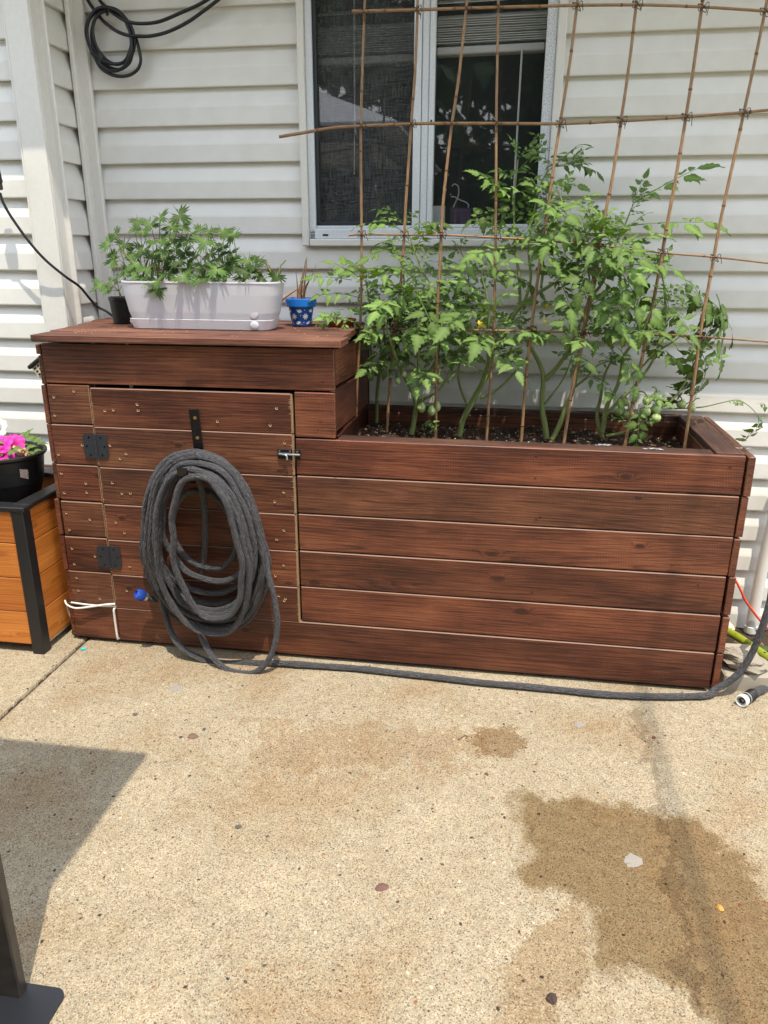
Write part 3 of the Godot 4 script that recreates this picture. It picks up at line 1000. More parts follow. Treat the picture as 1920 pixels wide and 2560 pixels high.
func cut_edge(parent: Node3D, x: float, y0: float, y1: float, z: float, w: float) -> void:
	# pale splinters along a saw cut
	var st := begin()
	var n := int((y1 - y0) / 0.004)
	for i in n:
		var y := lerpf(y0, y1, float(i) / n)
		var l := w * (rr(0.15, 0.8) if rng.randf() < 0.8 else rr(0.8, 2.2))
		var hh := rr(0.0012, 0.0032)
		var s := 1.0 if w > 0.0 else -1.0
		var d := 0.0012
		tri(st, Vector3(x, y, z + d), Vector3(x, y + hh, z + d), Vector3(x + l, y + hh * 0.5, z + 0.0006), Vector2.ZERO, Vector2.ZERO, Vector2.ZERO, Vector3(0, 0, 1))
		if i % 2 == 0:
			quad(st, [Vector3(x, y, z + d), Vector3(x, y + 0.008, z + d), Vector3(x + 0.0012 * s, y + 0.008, z + d), Vector3(x + 0.0012 * s, y, z + d)], [Vector2.ZERO, Vector2.ZERO, Vector2.ZERO, Vector2.ZERO], Vector3(0, 0, 1))
	tag(obj("cut_edge", done(st), M.raw_wood, parent), "", "", "", "stuff")


func cabinet() -> void:
	var c := thing("wooden_planter_box", "long dark brown stained board planter box with a taller storage cabinet at its left end", "planter box", Vector3.ZERO)
	var zf := 0.652
	var zb := 0.632
	var ys := [1.146, 1.006, 0.864, 0.716, 0.5765, 0.4375, 0.297, 0.155, 0.017]
	var xl := -1.592
	var xr := 0.752
	var xt := -0.5595
	var gl := -1.4325
	var gr := -0.7035
	# front boards
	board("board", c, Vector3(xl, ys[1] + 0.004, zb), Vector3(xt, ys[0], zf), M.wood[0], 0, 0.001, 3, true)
	for k in range(1, 7):
		var top: float = ys[k] - 0.0025
		var bot: float = ys[k + 1] + 0.0025
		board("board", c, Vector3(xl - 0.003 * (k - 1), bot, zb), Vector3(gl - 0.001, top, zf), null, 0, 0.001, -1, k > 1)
		if k == 1:
			board("board", c, Vector3(gr + 0.006, 0.851, zb), Vector3(xt, top, zf), null, 0, 0.001)
		elif k == 2:
			board("board", c, Vector3(gr + 0.006, bot, zb), Vector3(xr, 0.845, zf), M.wood[2], 0, 0.0012, 1)
		else:
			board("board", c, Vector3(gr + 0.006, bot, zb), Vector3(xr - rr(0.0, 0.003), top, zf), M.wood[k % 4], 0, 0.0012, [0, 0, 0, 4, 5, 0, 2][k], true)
	board("board", c, Vector3(-1.612, ys[8] + 0.002, zb), Vector3(gl, ys[7] - 0.002, zf), null, 0, 0.001)
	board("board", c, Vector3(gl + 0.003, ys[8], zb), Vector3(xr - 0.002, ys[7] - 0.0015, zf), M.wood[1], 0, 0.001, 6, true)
	# door
	var d := group_part("door", c)
	for k in range(1, 7):
		var top: float = ys[k] - 0.0055 + (0.0 if k > 1 else -0.004)
		var bot: float = ys[k + 1] - 0.0035
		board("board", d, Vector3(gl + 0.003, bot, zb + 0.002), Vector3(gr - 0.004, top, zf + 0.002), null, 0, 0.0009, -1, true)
		cut_edge(d, gl + 0.0036, bot + 0.003, top - 0.003, zf + 0.002, 0.0045)
		cut_edge(d, gr - 0.0046, bot + 0.003, top - 0.003, zf + 0.002, -0.006)
		# pale sawn end of each door board, seen in the gap
		obj("sawn_end", box(Vector3(0.0016, top - bot - 0.004, 0.017), 0.0), M.raw_wood, d, at3(Vector3(gr - 0.0030, (top + bot) / 2, zb + 0.0115)))
	board("batten", d, Vector3(gl + 0.08, 0.17, zb - 0.03), Vector3(gl + 0.17, 0.95, zb), null, 1, 0.0)
	board("batten", d, Vector3(gr - 0.17, 0.17, zb - 0.03), Vector3(gr - 0.08, 0.95, zb), null, 1, 0.0)
	for k in range(1, 7):
		cut_edge(c, gl - 0.0012, ys[k + 1] + 0.004, ys[k] - 0.004, zf, -0.0035)
	# boards inside the corners that the front is screwed to
	for x in [-1.585, gl - 0.02, gr + 0.055, xt - 0.04, xr - 0.04]:
		board("post", c, Vector3(x - 0.03, 0.0, zb - 0.05), Vector3(x + 0.03, 0.83 if x > xt else 1.14, zb - 0.001), M.wet_wood, 1, 0.0)
	# left and right sides, boards running back to the wall
	var yl := [1.142, 1.105, 1.002, 0.862, 0.718, 0.579, 0.437, 0.296, 0.160, 0.020]
	for k in 9:
		var w := rr(-0.004, 0.004)
		board("side_board", c, Vector3(-1.614 + w - 0.003 * k * 0.7, yl[k + 1] + 0.002, 0.035), Vector3(-1.5965 + w - 0.003 * k * 0.7, yl[k] - 0.002, zf - 0.002 - rr(0, 0.006)), null, 2, 0.002)
	for k in range(2, 8):
		var w := [0.0, 0.0, 0.004, 0.002, -0.002, 0.002, 0.004, 0.003][k] as float
		var top: float = 0.846 if k == 2 else ys[k] - rr(0.001, 0.006)
		board("side_board", c, Vector3(0.7555 + w, ys[k + 1] + rr(0.0, 0.004), 0.035), Vector3(0.7775 + w, top, zf + rr(-0.001, 0.004)), null, 2, 0.002)
	# the taller cabinet's right side; its boards have sprung apart a little
	var rs := board("side_board", c, Vector3(xt - 0.019, 1.006, 0.03), Vector3(xt - 0.001, 1.130, zf - 0.020), M.wood[0], 2, 0.0)
	rs.rotation.y += -0.045
	rs.rotation.x = 0.0
	rs.position += Vector3(-0.010, 0, 0)
	var rs2 := board("side_board", c, Vector3(xt - 0.019, 0.846, 0.03), Vector3(xt - 0.001, 0.992, zf - 0.021), M.wood[1], 2, 0.0)
	rs2.rotation.y += -0.035
	rs2.position += Vector3(-0.008, 0.004, 0)
	board("side_board", c, Vector3(xt - 0.020, 0.60, 0.05), Vector3(xt - 0.002, 0.845, zb - 0.05), M.wet_wood, 2, 0.0)
	obj("sawn_end", box(Vector3(0.017, 0.125, 0.0015), 0.0), M.raw_wood, c, at3(Vector3(xt - 0.0115, 1.067, zf - 0.0215)))
	# lid boards, laid front to back
	var lz := [0.694, 0.566, 0.432, 0.297, 0.163, 0.032]
	var ll := [-1.601, -1.606, -1.628, -1.655, -1.668]
	var lr := [-0.527, -0.545, -0.558, -0.562, -0.57]
	for k in 5:
		board("lid_board", c, Vector3(ll[k], 1.155 + 0.001 * (k % 2), lz[k + 1] + 0.003), Vector3(lr[k], 1.178 + 0.0015 * ((k * 2) % 3), lz[k]), M.lid, 0, 0.0015, [2, 5, 0, 1, 4][k])
	# rim rails of the open planter
	board("rim_board", c, Vector3(xt + 0.002, 0.825, 0.565), Vector3(0.665, 0.8435, 0.630), M.rim, 0, 0.0008, 3)
	board("rim_board", c, Vector3(xt - 0.02, 0.8225, -0.002), Vector3(0.685, 0.846, 0.036), M.rim, 0, 0.0008, 1)
	board("rim_board", c, Vector3(0.667, 0.826, 0.037), Vector3(0.753, 0.850, 0.634), M.rim, 2, 0.0008, 0)
	board("inner_board", c, Vector3(xt, 0.62, 0.020), Vector3(0.74, 0.822, 0.040), M.wood[3], 0, 0.0, 2)
	board("inner_board", c, Vector3(0.665, 0.62, 0.045), Vector3(0.684, 0.825, 0.60), M.wood[3], 2, 0.0, 4)
	# plinth
	board("plinth_board", c, Vector3(-1.575, 0.002, 0.605), Vector3(-0.62, 0.021, 0.636), M.wet_wood, 0, 0.0)
	board("plinth_board", c, Vector3(-0.615, 0.002, 0.600), Vector3(0.74, 0.021, 0.630), M.wet_wood, 0, 0.0)
	# floor and back, so that the box is closed
	obj("back_panel", box(Vector3(1.03, 1.13, 0.015), 0.0), M.wet_wood, c, at3(Vector3(-1.07, 0.57, 0.026)))
	# wear on the rim: pale scuffs of paint
	var sc := begin()
	for p in [Vector2(0.317, 0.562), Vector2(0.332, 0.565), Vector2(0.467, 0.598), Vector2(0.490, 0.599), Vector2(0.761, 0.417), Vector2(0.773, 0.438)]:
		for q in 5:
			var o2 := Vector3(p.x + rr(-0.016, 0.016), 0.8458 if p.x < 0.66 else 0.8524, clampf(p.y, 0.57, 0.62) + rr(-0.008, 0.008))
			quad(sc, [o2 + Vector3(-0.010, 0, 0), o2 + Vector3(0, 0, -0.004), o2 + Vector3(0.011, 0, 0.001), o2 + Vector3(0, 0, 0.004)], [Vector2.ZERO, Vector2.ZERO, Vector2.ZERO, Vector2.ZERO], Vector3.UP)
	tag(obj("paint_scuffs", done(sc), mat(Color8(196, 200, 206), 0.8), c), "", "", "", "stuff")
	# pale bits lying on the lid
	var cr := begin()
	for i in 46:
		var q := Vector3(rr(-1.6, -0.56), 1.1815, rr(0.50, 0.68) if i < 34 else rr(0.1, 0.5))
		if i < 14:
			q = Vector3(-1.46 + rr(-0.05, 0.05), 1.1815, 0.56 + rr(-0.04, 0.04))
		box_in(cr, q, Vector3(rr(0.002, 0.007), 0.0016, rr(0.0015, 0.004)), 0.0)
	tag(obj("wood_crumbs", done(cr), M.raw_wood, c), "", "", "", "stuff")
	# screw holes: a pale torn ring round a dark hole
	var ring := begin()
	for k in 9:
		var a0 := TAU * k / 9
		var a1 := TAU * (k + 1) / 9
		var i0 := 0.0024
		var o0 := 0.0052 + 0.0012 * sin(k * 2.4)
		var o1 := 0.0052 + 0.0012 * sin((k + 1) * 2.4)
		quad(ring, [Vector3(cos(a0) * i0, sin(a0) * i0, 0.0), Vector3(cos(a0) * o0, sin(a0) * o0, 0.0012), Vector3(cos(a1) * o1, sin(a1) * o1, 0.0012), Vector3(cos(a1) * i0, sin(a1) * i0, 0.0)], [Vector2.ZERO, Vector2.ZERO, Vector2.ZERO, Vector2.ZERO], Vector3(0, 0, 1))
	var ringm := done(ring)
	var holem := lathe([Vector2(0.0, 0.0), Vector2(0.0034, 0.0), Vector2(0.0034, 0.0006), Vector2(0.0, 0.0006)], 8)
	var spots := [Vector3(-1.489, 0.984, 0.652), Vector3(-1.568, 0.961, 0.652), Vector3(-1.574, 0.896, 0.652), Vector3(-1.483, 0.791, 0.652), Vector3(-1.580, 0.753, 0.652), Vector3(-1.579, 0.682, 0.652), Vector3(-1.488, 0.648, 0.652), Vector3(-1.578, 0.608, 0.652), Vector3(-1.489, 0.614, 0.652), Vector3(-1.581, 0.530, 0.652), Vector3(-1.490, 0.510, 0.652), Vector3(-1.578, 0.464, 0.652), Vector3(-1.578, 0.389, 0.652), Vector3(-1.488, 0.363, 0.652), Vector3(-1.577, 0.326, 0.652), Vector3(-1.575, 0.270, 0.652), Vector3(-1.574, 0.217, 0.652), Vector3(-1.490, 0.189, 0.652), Vector3(-1.348, 0.923, 0.652), Vector3(-1.380, 0.919, 0.652), Vector3(-1.256, 0.924, 0.652), Vector3(-1.376, 0.795, 0.652), Vector3(-1.318, 0.767, 0.652), Vector3(-1.343, 0.748, 0.652), Vector3(-1.383, 0.656, 0.652), Vector3(-1.350, 0.618, 0.652), Vector3(-1.318, 0.620, 0.652), Vector3(-1.387, 0.505, 0.652), Vector3(-1.358, 0.466, 0.652), Vector3(-1.390, 0.369, 0.652), Vector3(-1.352, 0.333, 0.652), Vector3(-1.375, 0.231, 0.652), Vector3(-1.257, 0.945, 0.652), Vector3(-0.758, 0.948, 0.652), Vector3(-0.783, 0.889, 0.652), Vector3(-0.735, 0.830, 0.652), Vector3(-0.739, 0.796, 0.652), Vector3(-0.745, 0.654, 0.652), Vector3(-0.779, 0.617, 0.652), Vector3(-0.750, 0.512, 0.652), Vector3(-0.778, 0.476, 0.652), Vector3(-0.756, 0.378, 0.652), Vector3(-0.789, 0.334, 0.652), Vector3(-0.755, 0.245, 0.652), Vector3(-0.794, 0.251, 0.652), Vector3(-0.780, 0.255, 0.652), Vector3(-0.760, 0.237, 0.652), Vector3(-0.970, 0.896, 0.652), Vector3(-1.093, 0.351, 0.652), Vector3(-1.043, 0.359, 0.652)]
	for p: Vector3 in spots:
		var hp := group_part("screw_hole", c, Vector3(p.x, p.y, zf + (0.0046 if p.x > gl and p.x < gr else 0.0024)))
		hp.rotation.z = rr(-3, 3)
		obj("torn_rim", ringm, M.raw_wood, hp)
		obj("hole", holem, M.black_gloss, hp, at3(Vector3(0, 0, -0.0004), Vector3(PI / 2, 0, 0)))
	# dark knots and nail dents
	var kb := blob(Vector3(0.011, 0.007, 0.0016), 8, 0.4, 5, 9)
	for p: Vector3 in [Vector3(0.441, 0.696, 0.654), Vector3(0.135, 0.611, 0.654), Vector3(0.574, 0.467, 0.654), Vector3(0.736, 0.740, 0.654), Vector3(0.708, 0.809, 0.654), Vector3(0.108, 0.819, 0.654), Vector3(0.110, 0.745, 0.654), Vector3(0.122, 0.602, 0.654), Vector3(0.119, 0.542, 0.654), Vector3(0.126, 0.336, 0.654), Vector3(0.127, 0.214, 0.654), Vector3(-0.536, 0.854, 0.654), Vector3(-0.551, 0.784, 0.654), Vector3(-0.562, 0.720, 0.654), Vector3(-0.588, 0.981, 0.654), Vector3(-0.610, 0.912, 0.654), Vector3(-0.618, 0.885, 0.654), Vector3(-0.599, 1.118, 0.654), Vector3(-0.599, 1.040, 0.654), Vector3(-1.560, 1.121, 0.654), Vector3(-1.585, 1.005, 0.654), Vector3(0.128, 0.079, 0.654), Vector3(0.664, 0.403, 0.654)]:
		var ks := rr(0.25, 0.5) if p.x < 0.3 or p.x > 0.45 else 1.25
		obj("nail_dent", kb, M.wet_wood, c, Transform3D(Basis.from_scale(Vector3(ks, ks * 0.6, 0.7)).rotated(Vector3.BACK, rr(-0.4, 0.4)), p))
	# hinges
	for yc in [0.789, 0.364]:
		var hg := group_part("hinge", c, Vector3(-1.4305, yc, zf + 0.004))
		for s in [-1.0, 1.0]:
			var leaf := begin()
			var prof := PackedVector2Array()
			var hw := 0.046
			var hh := 0.0435
			prof.append(Vector2(0.002, -hh))
			for k in 5:
				var a := -PI / 2 + PI / 2 * k / 4
				prof.append(Vector2(hw - 0.013 + 0.013 * cos(a), -hh + 0.013 + 0.013 * sin(a)))
			for k in 5:
				var a := PI / 2 * k / 4
				prof.append(Vector2(hw - 0.013 + 0.013 * cos(a), hh - 0.013 + 0.013 * sin(a)))
			prof.append(Vector2(0.002, hh))
			for k in prof.size():
				var p0 := Vector3(prof[k].x * s, prof[k].y, 0.0028)
				var p1 := Vector3(prof[(k + 1) % prof.size()].x * s, prof[(k + 1) % prof.size()].y, 0.0028)
				tri(leaf, Vector3(0.02 * s, 0, 0.0028), p0, p1, Vector2.ZERO, Vector2.ZERO, Vector2.ZERO, Vector3(0, 0, 1))
				quad(leaf, [p0, p1, p1 - Vector3(0, 0, 0.003), p0 - Vector3(0, 0, 0.003)], [Vector2.ZERO, Vector2.ZERO, Vector2.ZERO, Vector2.ZERO], (p0 + p1) * 0.5 - Vector3(0.02 * s, 0, 0))
			obj("leaf_plate", done(leaf), M.iron, hg)
			for q in [Vector2(0.022, 0.032), Vector2(0.034, 0.0), Vector2(0.022, -0.032)]:
				obj("screw", lathe([Vector2(0.0, 0.0), Vector2(0.004, 0.0002), Vector2(0.004, 0.001), Vector2(0.0024, 0.0013), Vector2(0.0, 0.0009)], 10), M.black_gloss, hg, at3(Vector3(q.x * s, q.y, 0.0026), Vector3(PI / 2, 0, 0)))
		for k in 5:
			obj("knuckle", lathe([Vector2(0.0, -0.0084), Vector2(0.0047, -0.0080), Vector2(0.0047, 0.0080), Vector2(0.0, 0.0084)], 12), M.iron, hg, at3(Vector3(0, -0.0348 + k * 0.0174, 0.0030)))
	# sliding bolt
	var bt := group_part("bolt_latch", c, Vector3(-0.722, 0.790, zf + 0.004))
	obj("plate", box(Vector3(0.052, 0.034, 0.003), 0.001), M.black_gloss, bt, at3(Vector3(-0.013, 0, 0.001)))
	obj("keeper", box(Vector3(0.020, 0.034, 0.004), 0.001), M.black_gloss, bt, at3(Vector3(0.031, 0, -0.001)))
	obj("housing", box(Vector3(0.050, 0.014, 0.009), 0.003), M.black_gloss, bt, at3(Vector3(-0.013, 0.001, 0.005)))
	obj("housing", box(Vector3(0.018, 0.014, 0.010), 0.003), M.black_gloss, bt, at3(Vector3(0.031, 0.001, 0.004)))
	obj("bolt", tube([Vector3(-0.033, 0.001, 0.008), Vector3(0.041, 0.001, 0.008)], 0.0036, -1, 10, 0.1), M.steel, bt)
	obj("bolt_handle", tube([Vector3(-0.022, 0.001, 0.010), Vector3(-0.008, 0.000, 0.014), Vector3(-0.004, -0.004, 0.015), Vector3(-0.003, -0.016, 0.014)], 0.0032, 0.0042, 8, 0.004), M.steel, bt)
	for q in [Vector2(-0.032, 0.011), Vector2(0.005, 0.011), Vector2(0.031, 0.011)]:
		obj("screw", lathe([Vector2(0.0, 0.0), Vector2(0.0032, 0.0002), Vector2(0.003, 0.0014), Vector2(0.0, 0.0018)], 10), M.steel, bt, at3(Vector3(q.x, q.y, 0.0025), Vector3(PI / 2, 0, 0)))
	# hose hook: flat strap with a bent arm
	var hk := group_part("hose_hook", c, Vector3(-1.044, 0.80, zf + 0.0045))
	obj("strap", box(Vector3(0.036, 0.235, 0.003), 0.001), M.black_gloss, hk, at3(Vector3(-0.002, 0.018, 0.001), Vector3(0, 0, 0.05)))
	var arm := begin()
	var ap := smooth_path([Vector3(0, -0.100, 0.002), Vector3(0, -0.104, 0.03), Vector3(0, -0.100, 0.08), Vector3(0, -0.085, 0.125), Vector3(0.0, -0.045, 0.150)], 0.012)
	for k in ap.size() - 1:
		var dirv := (ap[k + 1] - ap[k]).normalized()
		var nn := Vector3.RIGHT.cross(dirv) * 0.0022
		for s in [-1.0, 1.0]:
			var n3: Vector3 = nn * s
			quad(arm, [ap[k] + n3 + Vector3(-0.017, 0, 0), ap[k] + n3 + Vector3(0.017, 0, 0), ap[k + 1] + n3 + Vector3(0.017, 0, 0), ap[k + 1] + n3 + Vector3(-0.017, 0, 0)], [Vector2.ZERO, Vector2.ZERO, Vector2.ZERO, Vector2.ZERO], n3)
			var e3 := Vector3(0.017 * s, 0, 0)
			quad(arm, [ap[k] + nn + e3, ap[k] - nn + e3, ap[k + 1] - nn + e3, ap[k + 1] + nn + e3], [Vector2.ZERO, Vector2.ZERO, Vector2.ZERO, Vector2.ZERO], e3)
	obj("arm", done(arm), M.black_gloss, hk)
	obj("tip_cap", box(Vector3(0.036, 0.032, 0.008), 0.002), M.black_gloss, hk, at3(Vector3(0.0, -0.046, 0.152), Vector3(0.4, 0, 0)))
	for q in [0.105, 0.035]:
		obj("screw", lathe([Vector2(0.0, 0.0), Vector2(0.0062, 0.0002), Vector2(0.006, 0.0018), Vector2(0.0, 0.003)], 10), mat(Color8(190, 150, 84), 0.35, 0.8), hk, at3(Vector3(-0.05 * q, q, 0.0025), Vector3(PI / 2, 0, 0)))


func planter_soil() -> void:
	var st := begin()
	var nz := FastNoiseLite.new()
	nz.frequency = 9.0
	nz.seed = 5
	nz.fractal_octaves = 4
	var nx := 110
	var nn := 44
	var hs := []
	for i in nx + 1:
		var col := PackedVector3Array()
		for k in nn + 1:
			var x := lerpf(-0.575, 0.664, float(i) / nx)
			var z := lerpf(0.041, 0.628, float(k) / nn)
			col.append(Vector3(x, 0.775 + 0.030 * nz.get_noise_2d(x, z) + 0.012 * nz.get_noise_2d(x * 4.0, z * 4.0) + rr(-0.003, 0.003) - 0.02 * smoothstep(0.5, 0.62, x), z))
		hs.append(col)
	st.set_smooth_group(-1)
	for i in nx:
		for k in nn:
			quad(st, [hs[i][k], hs[i + 1][k], hs[i + 1][k + 1], hs[i][k + 1]], [Vector2.ZERO, Vector2.ZERO, Vector2.ZERO, Vector2.ZERO], Vector3.UP)
	tag(obj("potting_soil", done(st), M.soil), "dark crumbly potting soil filling the open part of the wooden planter box", "soil", "", "stuff")
	# white perlite and bark chips in it
	for kind in 2:
		var mm := MultiMesh.new()
		mm.transform_format = MultiMesh.TRANSFORM_3D
		mm.mesh = blob(Vector3(1, 0.8, 0.9), 4 + kind, 0.3, 4, 6)
		var n: int = [420, 500][kind]
		mm.instance_count = n
		for i in n:
			var ix := rng.randi_range(1, nx - 1)
			var iz := rng.randi_range(1, nn - 1)
			var p: Vector3 = hs[ix][iz]
			var s := rr(0.0012, 0.0030) if kind == 0 else rr(0.003, 0.009)
			mm.set_instance_transform(i, Transform3D(Basis.from_euler(Vector3(rr(0, 6), rr(0, 6), rr(0, 6))).scaled(Vector3(s, s * (1.0 if kind == 0 else 0.5), s * (1.0 if kind == 0 else 1.6))), p + Vector3(rr(-0.005, 0.005), s * 0.4, rr(-0.005, 0.005))))
		var o := MultiMeshInstance3D.new()
		o.multimesh = mm
		o.material_override = mat(Color8(226, 222, 212), 0.9) if kind == 0 else M.woody
		o.name = ["perlite", "bark_chips"][kind]
		add_child(o)
		tag(o, ["white perlite grains scattered in the dark potting soil", "small brown bark chips scattered over the potting soil"][kind], ["perlite", "bark"][kind], "", "stuff")


# ---------------------------------------------------------------- hose
func hose_mesh(pts: Array, r: float, seed_: int, step := 0.008, sides := 10) -> ArrayMesh:
	# a soft fabric hose: wrinkled, a little flat, with its seam pinched
	var path := smooth_path(pts, step)
	var nz := FastNoiseLite.new()
	nz.seed = seed_
	nz.frequency = 14.0
	var rad := PackedFloat32Array()
	var s := 0.0
	for i in path.size():
		if i > 0:
			s += path[i].distance_to(path[i - 1])
		rad.append(r * (1.0 + 0.15 * nz.get_noise_2d(s, 3.0) + 0.10 * nz.get_noise_2d(s * 3.2, 9.0)))
	var st := begin()
	tube_in(st, path, rad, sides, true, 0.84)
	return done(st)


func coil_loop(l: float, r: float, t: float, b: float, z: float, lean := 0.0, seed_ := 0, bulge := 0.03) -> Array:
	# one hanging loop, given by its left, right, top and bottom edges on the cabinet front
	var out := []
	var n := 22
	var cx := (l + r) / 2
	var g := RandomNumberGenerator.new()
	g.seed = seed_ + 900
	for i in n + 1:
		var a := PI / 2 + TAU * i / n
		var c := cos(a)
		var s := sin(a)
		var y := lerpf(b, t, 0.5 + 0.5 * s)
		var wide := 1.0 - 0.10 * (0.5 + 0.5 * s) if s > 0.0 else 1.0
		var x := cx + (r - l) / 2 * signf(c) * pow(absf(c), 0.86) * wide + lean * (1.0 - (0.5 + 0.5 * s))
		var out_z := z + bulge * (0.5 + 0.5 * s) * 0.6 + bulge * absf(c) * 0.3
		out.append(Vector3(x + g.randf_range(-0.004, 0.004), y + g.randf_range(-0.003, 0.003), out_z + g.randf_range(-0.002, 0.002)))
	out[n] = out[0]
	return out


func hoses() -> void:
	var h := thing("garden_hose", "long grey fabric garden hose coiled on the cabinet door and trailing along the planter box", "garden hose")
	# left, right, top, bottom, distance, lean of each turn hung over the hook
	var loops := [
		[-1.282, -0.808, 0.795, 0.099, 0.672, 0.006], [-1.266, -0.819, 0.796, 0.137, 0.694, 0.003],
		[-1.243, -0.831, 0.778, 0.223, 0.692, 0.012], [-1.227, -0.808, 0.789, 0.166, 0.716, 0.0],
		[-1.218, -0.841, 0.765, 0.274, 0.714, 0.010], [-1.194, -0.826, 0.773, 0.220, 0.738, 0.0],
		[-1.175, -0.849, 0.749, 0.333, 0.734, 0.020], [-1.193, -0.854, 0.757, 0.135, 0.764, 0.020],
		[-1.183, -0.839, 0.746, 0.209, 0.752, 0.006], [-1.120, -0.871, 0.742, 0.210, 0.786, 0.022],
		[-1.147, -0.907, 0.665, 0.369, 0.704, 0.010], [-1.242, -0.803, 0.796, 0.134, 0.714, 0.0]]
	for i in loops.size():
		var a: Array = loops[i]
		obj("hose_loop", hose_mesh(coil_loop(a[0], a[1], a[2], a[3], a[4], a[5], i), 0.0128, i), M.hose, h)
	# strand hanging straight from the hook, behind the front turns
	obj("hose_strand", hose_mesh([Vector3(-1.069, 0.702, 0.775), Vector3(-1.048, 0.734, 0.785), Vector3(-1.029, 0.740, 0.785), Vector3(-1.010, 0.727, 0.775), Vector3(-1.006, 0.676, 0.750), Vector3(-1.014, 0.572, 0.720), Vector3(-1.031, 0.445, 0.705), Vector3(-1.051, 0.348, 0.700)], 0.0125, 31), M.hose, h)
	# loose bight that drops to the patio at the right
	obj("hose_strand", hose_mesh([Vector3(-0.811, 0.442, 0.700), Vector3(-0.791, 0.364, 0.730), Vector3(-0.769, 0.280, 0.745), Vector3(-0.760, 0.191, 0.755), Vector3(-0.771, 0.108, 0.765), Vector3(-0.804, 0.037, 0.775), Vector3(-0.852, -0.001, 0.780), Vector3(-0.913, -0.006, 0.780), Vector3(-0.968, 0.006, 0.770), Vector3(-1.012, 0.042, 0.760), Vector3(-1.047, 0.086, 0.740), Vector3(-1.078, 0.147, 0.720)], 0.0128, 32), M.hose, h)
	# the run that leaves the coil and follows the box along the ground
	obj("hose_strand", hose_mesh([Vector3(-1.222, 0.314, 0.685), Vector3(-1.221, 0.219, 0.690), Vector3(-1.205, 0.151, 0.700), Vector3(-1.184, 0.103, 0.715), Vector3(-1.153, 0.063, 0.730), Vector3(-1.101, 0.026, 0.735), Vector3(-1.027, -0.001, 0.730), Vector3(-0.936, -0.002, 0.722)] + [Vector3(-0.766, 0.0135, 0.722), Vector3(-0.62, 0.0132, 0.716), Vector3(-0.47, 0.0132, 0.712), Vector3(-0.33, 0.0132, 0.720), Vector3(-0.177, 0.0132, 0.727), Vector3(-0.04, 0.0132, 0.736), Vector3(0.103, 0.0132, 0.737), Vector3(0.24, 0.0132, 0.740), Vector3(0.374, 0.0132, 0.744), Vector3(0.48, 0.0132, 0.738), Vector3(0.575, 0.0132, 0.727), Vector3(0.66, 0.0132, 0.712), Vector3(0.735, 0.015, 0.695)] + [Vector3(0.766, 0.030, 0.675), Vector3(0.805, 0.059, 0.670), Vector3(0.837, 0.097, 0.665), Vector3(0.858, 0.142, 0.660), Vector3(0.874, 0.193, 0.655), Vector3(0.889, 0.272, 0.650), Vector3(0.900, 0.337, 0.640), Vector3(0.924, 0.444, 0.600)] + [Vector3(1.06, 0.50, 0.42), Vector3(1.16, 0.52, 0.25), Vector3(1.26, 0.50, 0.06)], 0.0132, 33), M.hose, h)
	# blue coupling at the free end
	var end_a := Vector3(-1.267, 0.230, 0.700)
	var end_b := Vector3(-1.305, 0.261, 0.735)
	var dir := (end_b - end_a).normalized()
	var bs := Basis(Quaternion(Vector3.UP, dir))
	obj("ferrule", lathe([Vector2(0.0, 0.0), Vector2(0.014, 0.0), Vector2(0.0155, 0.003), Vector2(0.0155, 0.016), Vector2(0.0, 0.018)], 20), M.steel, h, Transform3D(bs, end_a + dir * 0.006))
	var grip := begin()
	var gp := [Vector2(0.0, 0.012), Vector2(0.016, 0.012), Vector2(0.0185, 0.016), Vector2(0.020, 0.036), Vector2(0.0185, 0.044), Vector2(0.013, 0.047), Vector2(0.0125, 0.040), Vector2(0.0, 0.040)]
	lathe_in(grip, gp, 24)
	for q in 16:
		var a := TAU * q / 16
		box_in(grip, Vector3.ZERO, Vector3(0.003, 0.024, 0.003), 0.0008, Transform3D(Basis(Vector3.UP, -a), Vector3(cos(a) * 0.0195, 0.028, sin(a) * 0.0195)))
	obj("coupling", done(grip), mat(Color8(34, 72, 168), 0.4), h, Transform3D(bs, end_a + dir * 0.006))
	obj("hose_strand", hose_mesh([end_a + dir * 0.01, end_a - dir * 0.03, end_a - dir * 0.07 + Vector3(0, 0.03, 0), end_a + Vector3(0.05, 0.14, 0)], 0.0125, 36), M.hose, h)
	# second hose end on the patio at the right
	var e := thing("hose_end", "dark hose end with a white coupling lying on the patio by the paver", "hose")
	var p0 := Vector3(0.846, 0.0215, 0.716)
	var p1 := Vector3(0.895, 0.021, 0.664)
	var d2 := (p0 - p1).normalized()
	var b2 := Basis(Quaternion(Vector3.UP, d2))
	obj("hose_tube", hose_mesh([p1 + d2 * 0.01, p1 - d2 * 0.04 + Vector3(0, -0.004, 0), Vector3(0.975, 0.016, 0.595), Vector3(1.10, 0.016, 0.56), Vector3(1.3, 0.016, 0.60)], 0.0145, 41), M.hose, e)
	var sl := begin()
	lathe_in(sl, [Vector2(0.0, -0.03), Vector2(0.0165, -0.03), Vector2(0.0185, -0.026), Vector2(0.0185, 0.022), Vector2(0.0165, 0.026), Vector2(0.0, 0.026)], 20)
	for q in 5:
		lathe_in(sl, [Vector2(0.0182, -0.022 + q * 0.009), Vector2(0.0197, -0.020 + q * 0.009), Vector2(0.0197, -0.018 + q * 0.009), Vector2(0.0182, -0.016 + q * 0.009)], 20)
	obj("grip_sleeve", done(sl), M.black_plastic, e, Transform3D(b2, (p0 + p1) * 0.5))
	obj("sleeve_stripe", lathe([Vector2(0.0192, 0.0175), Vector2(0.0199, 0.0178), Vector2(0.0199, 0.0192), Vector2(0.0192, 0.0195)], 20), M.rope, e, Transform3D(b2, (p0 + p1) * 0.5))
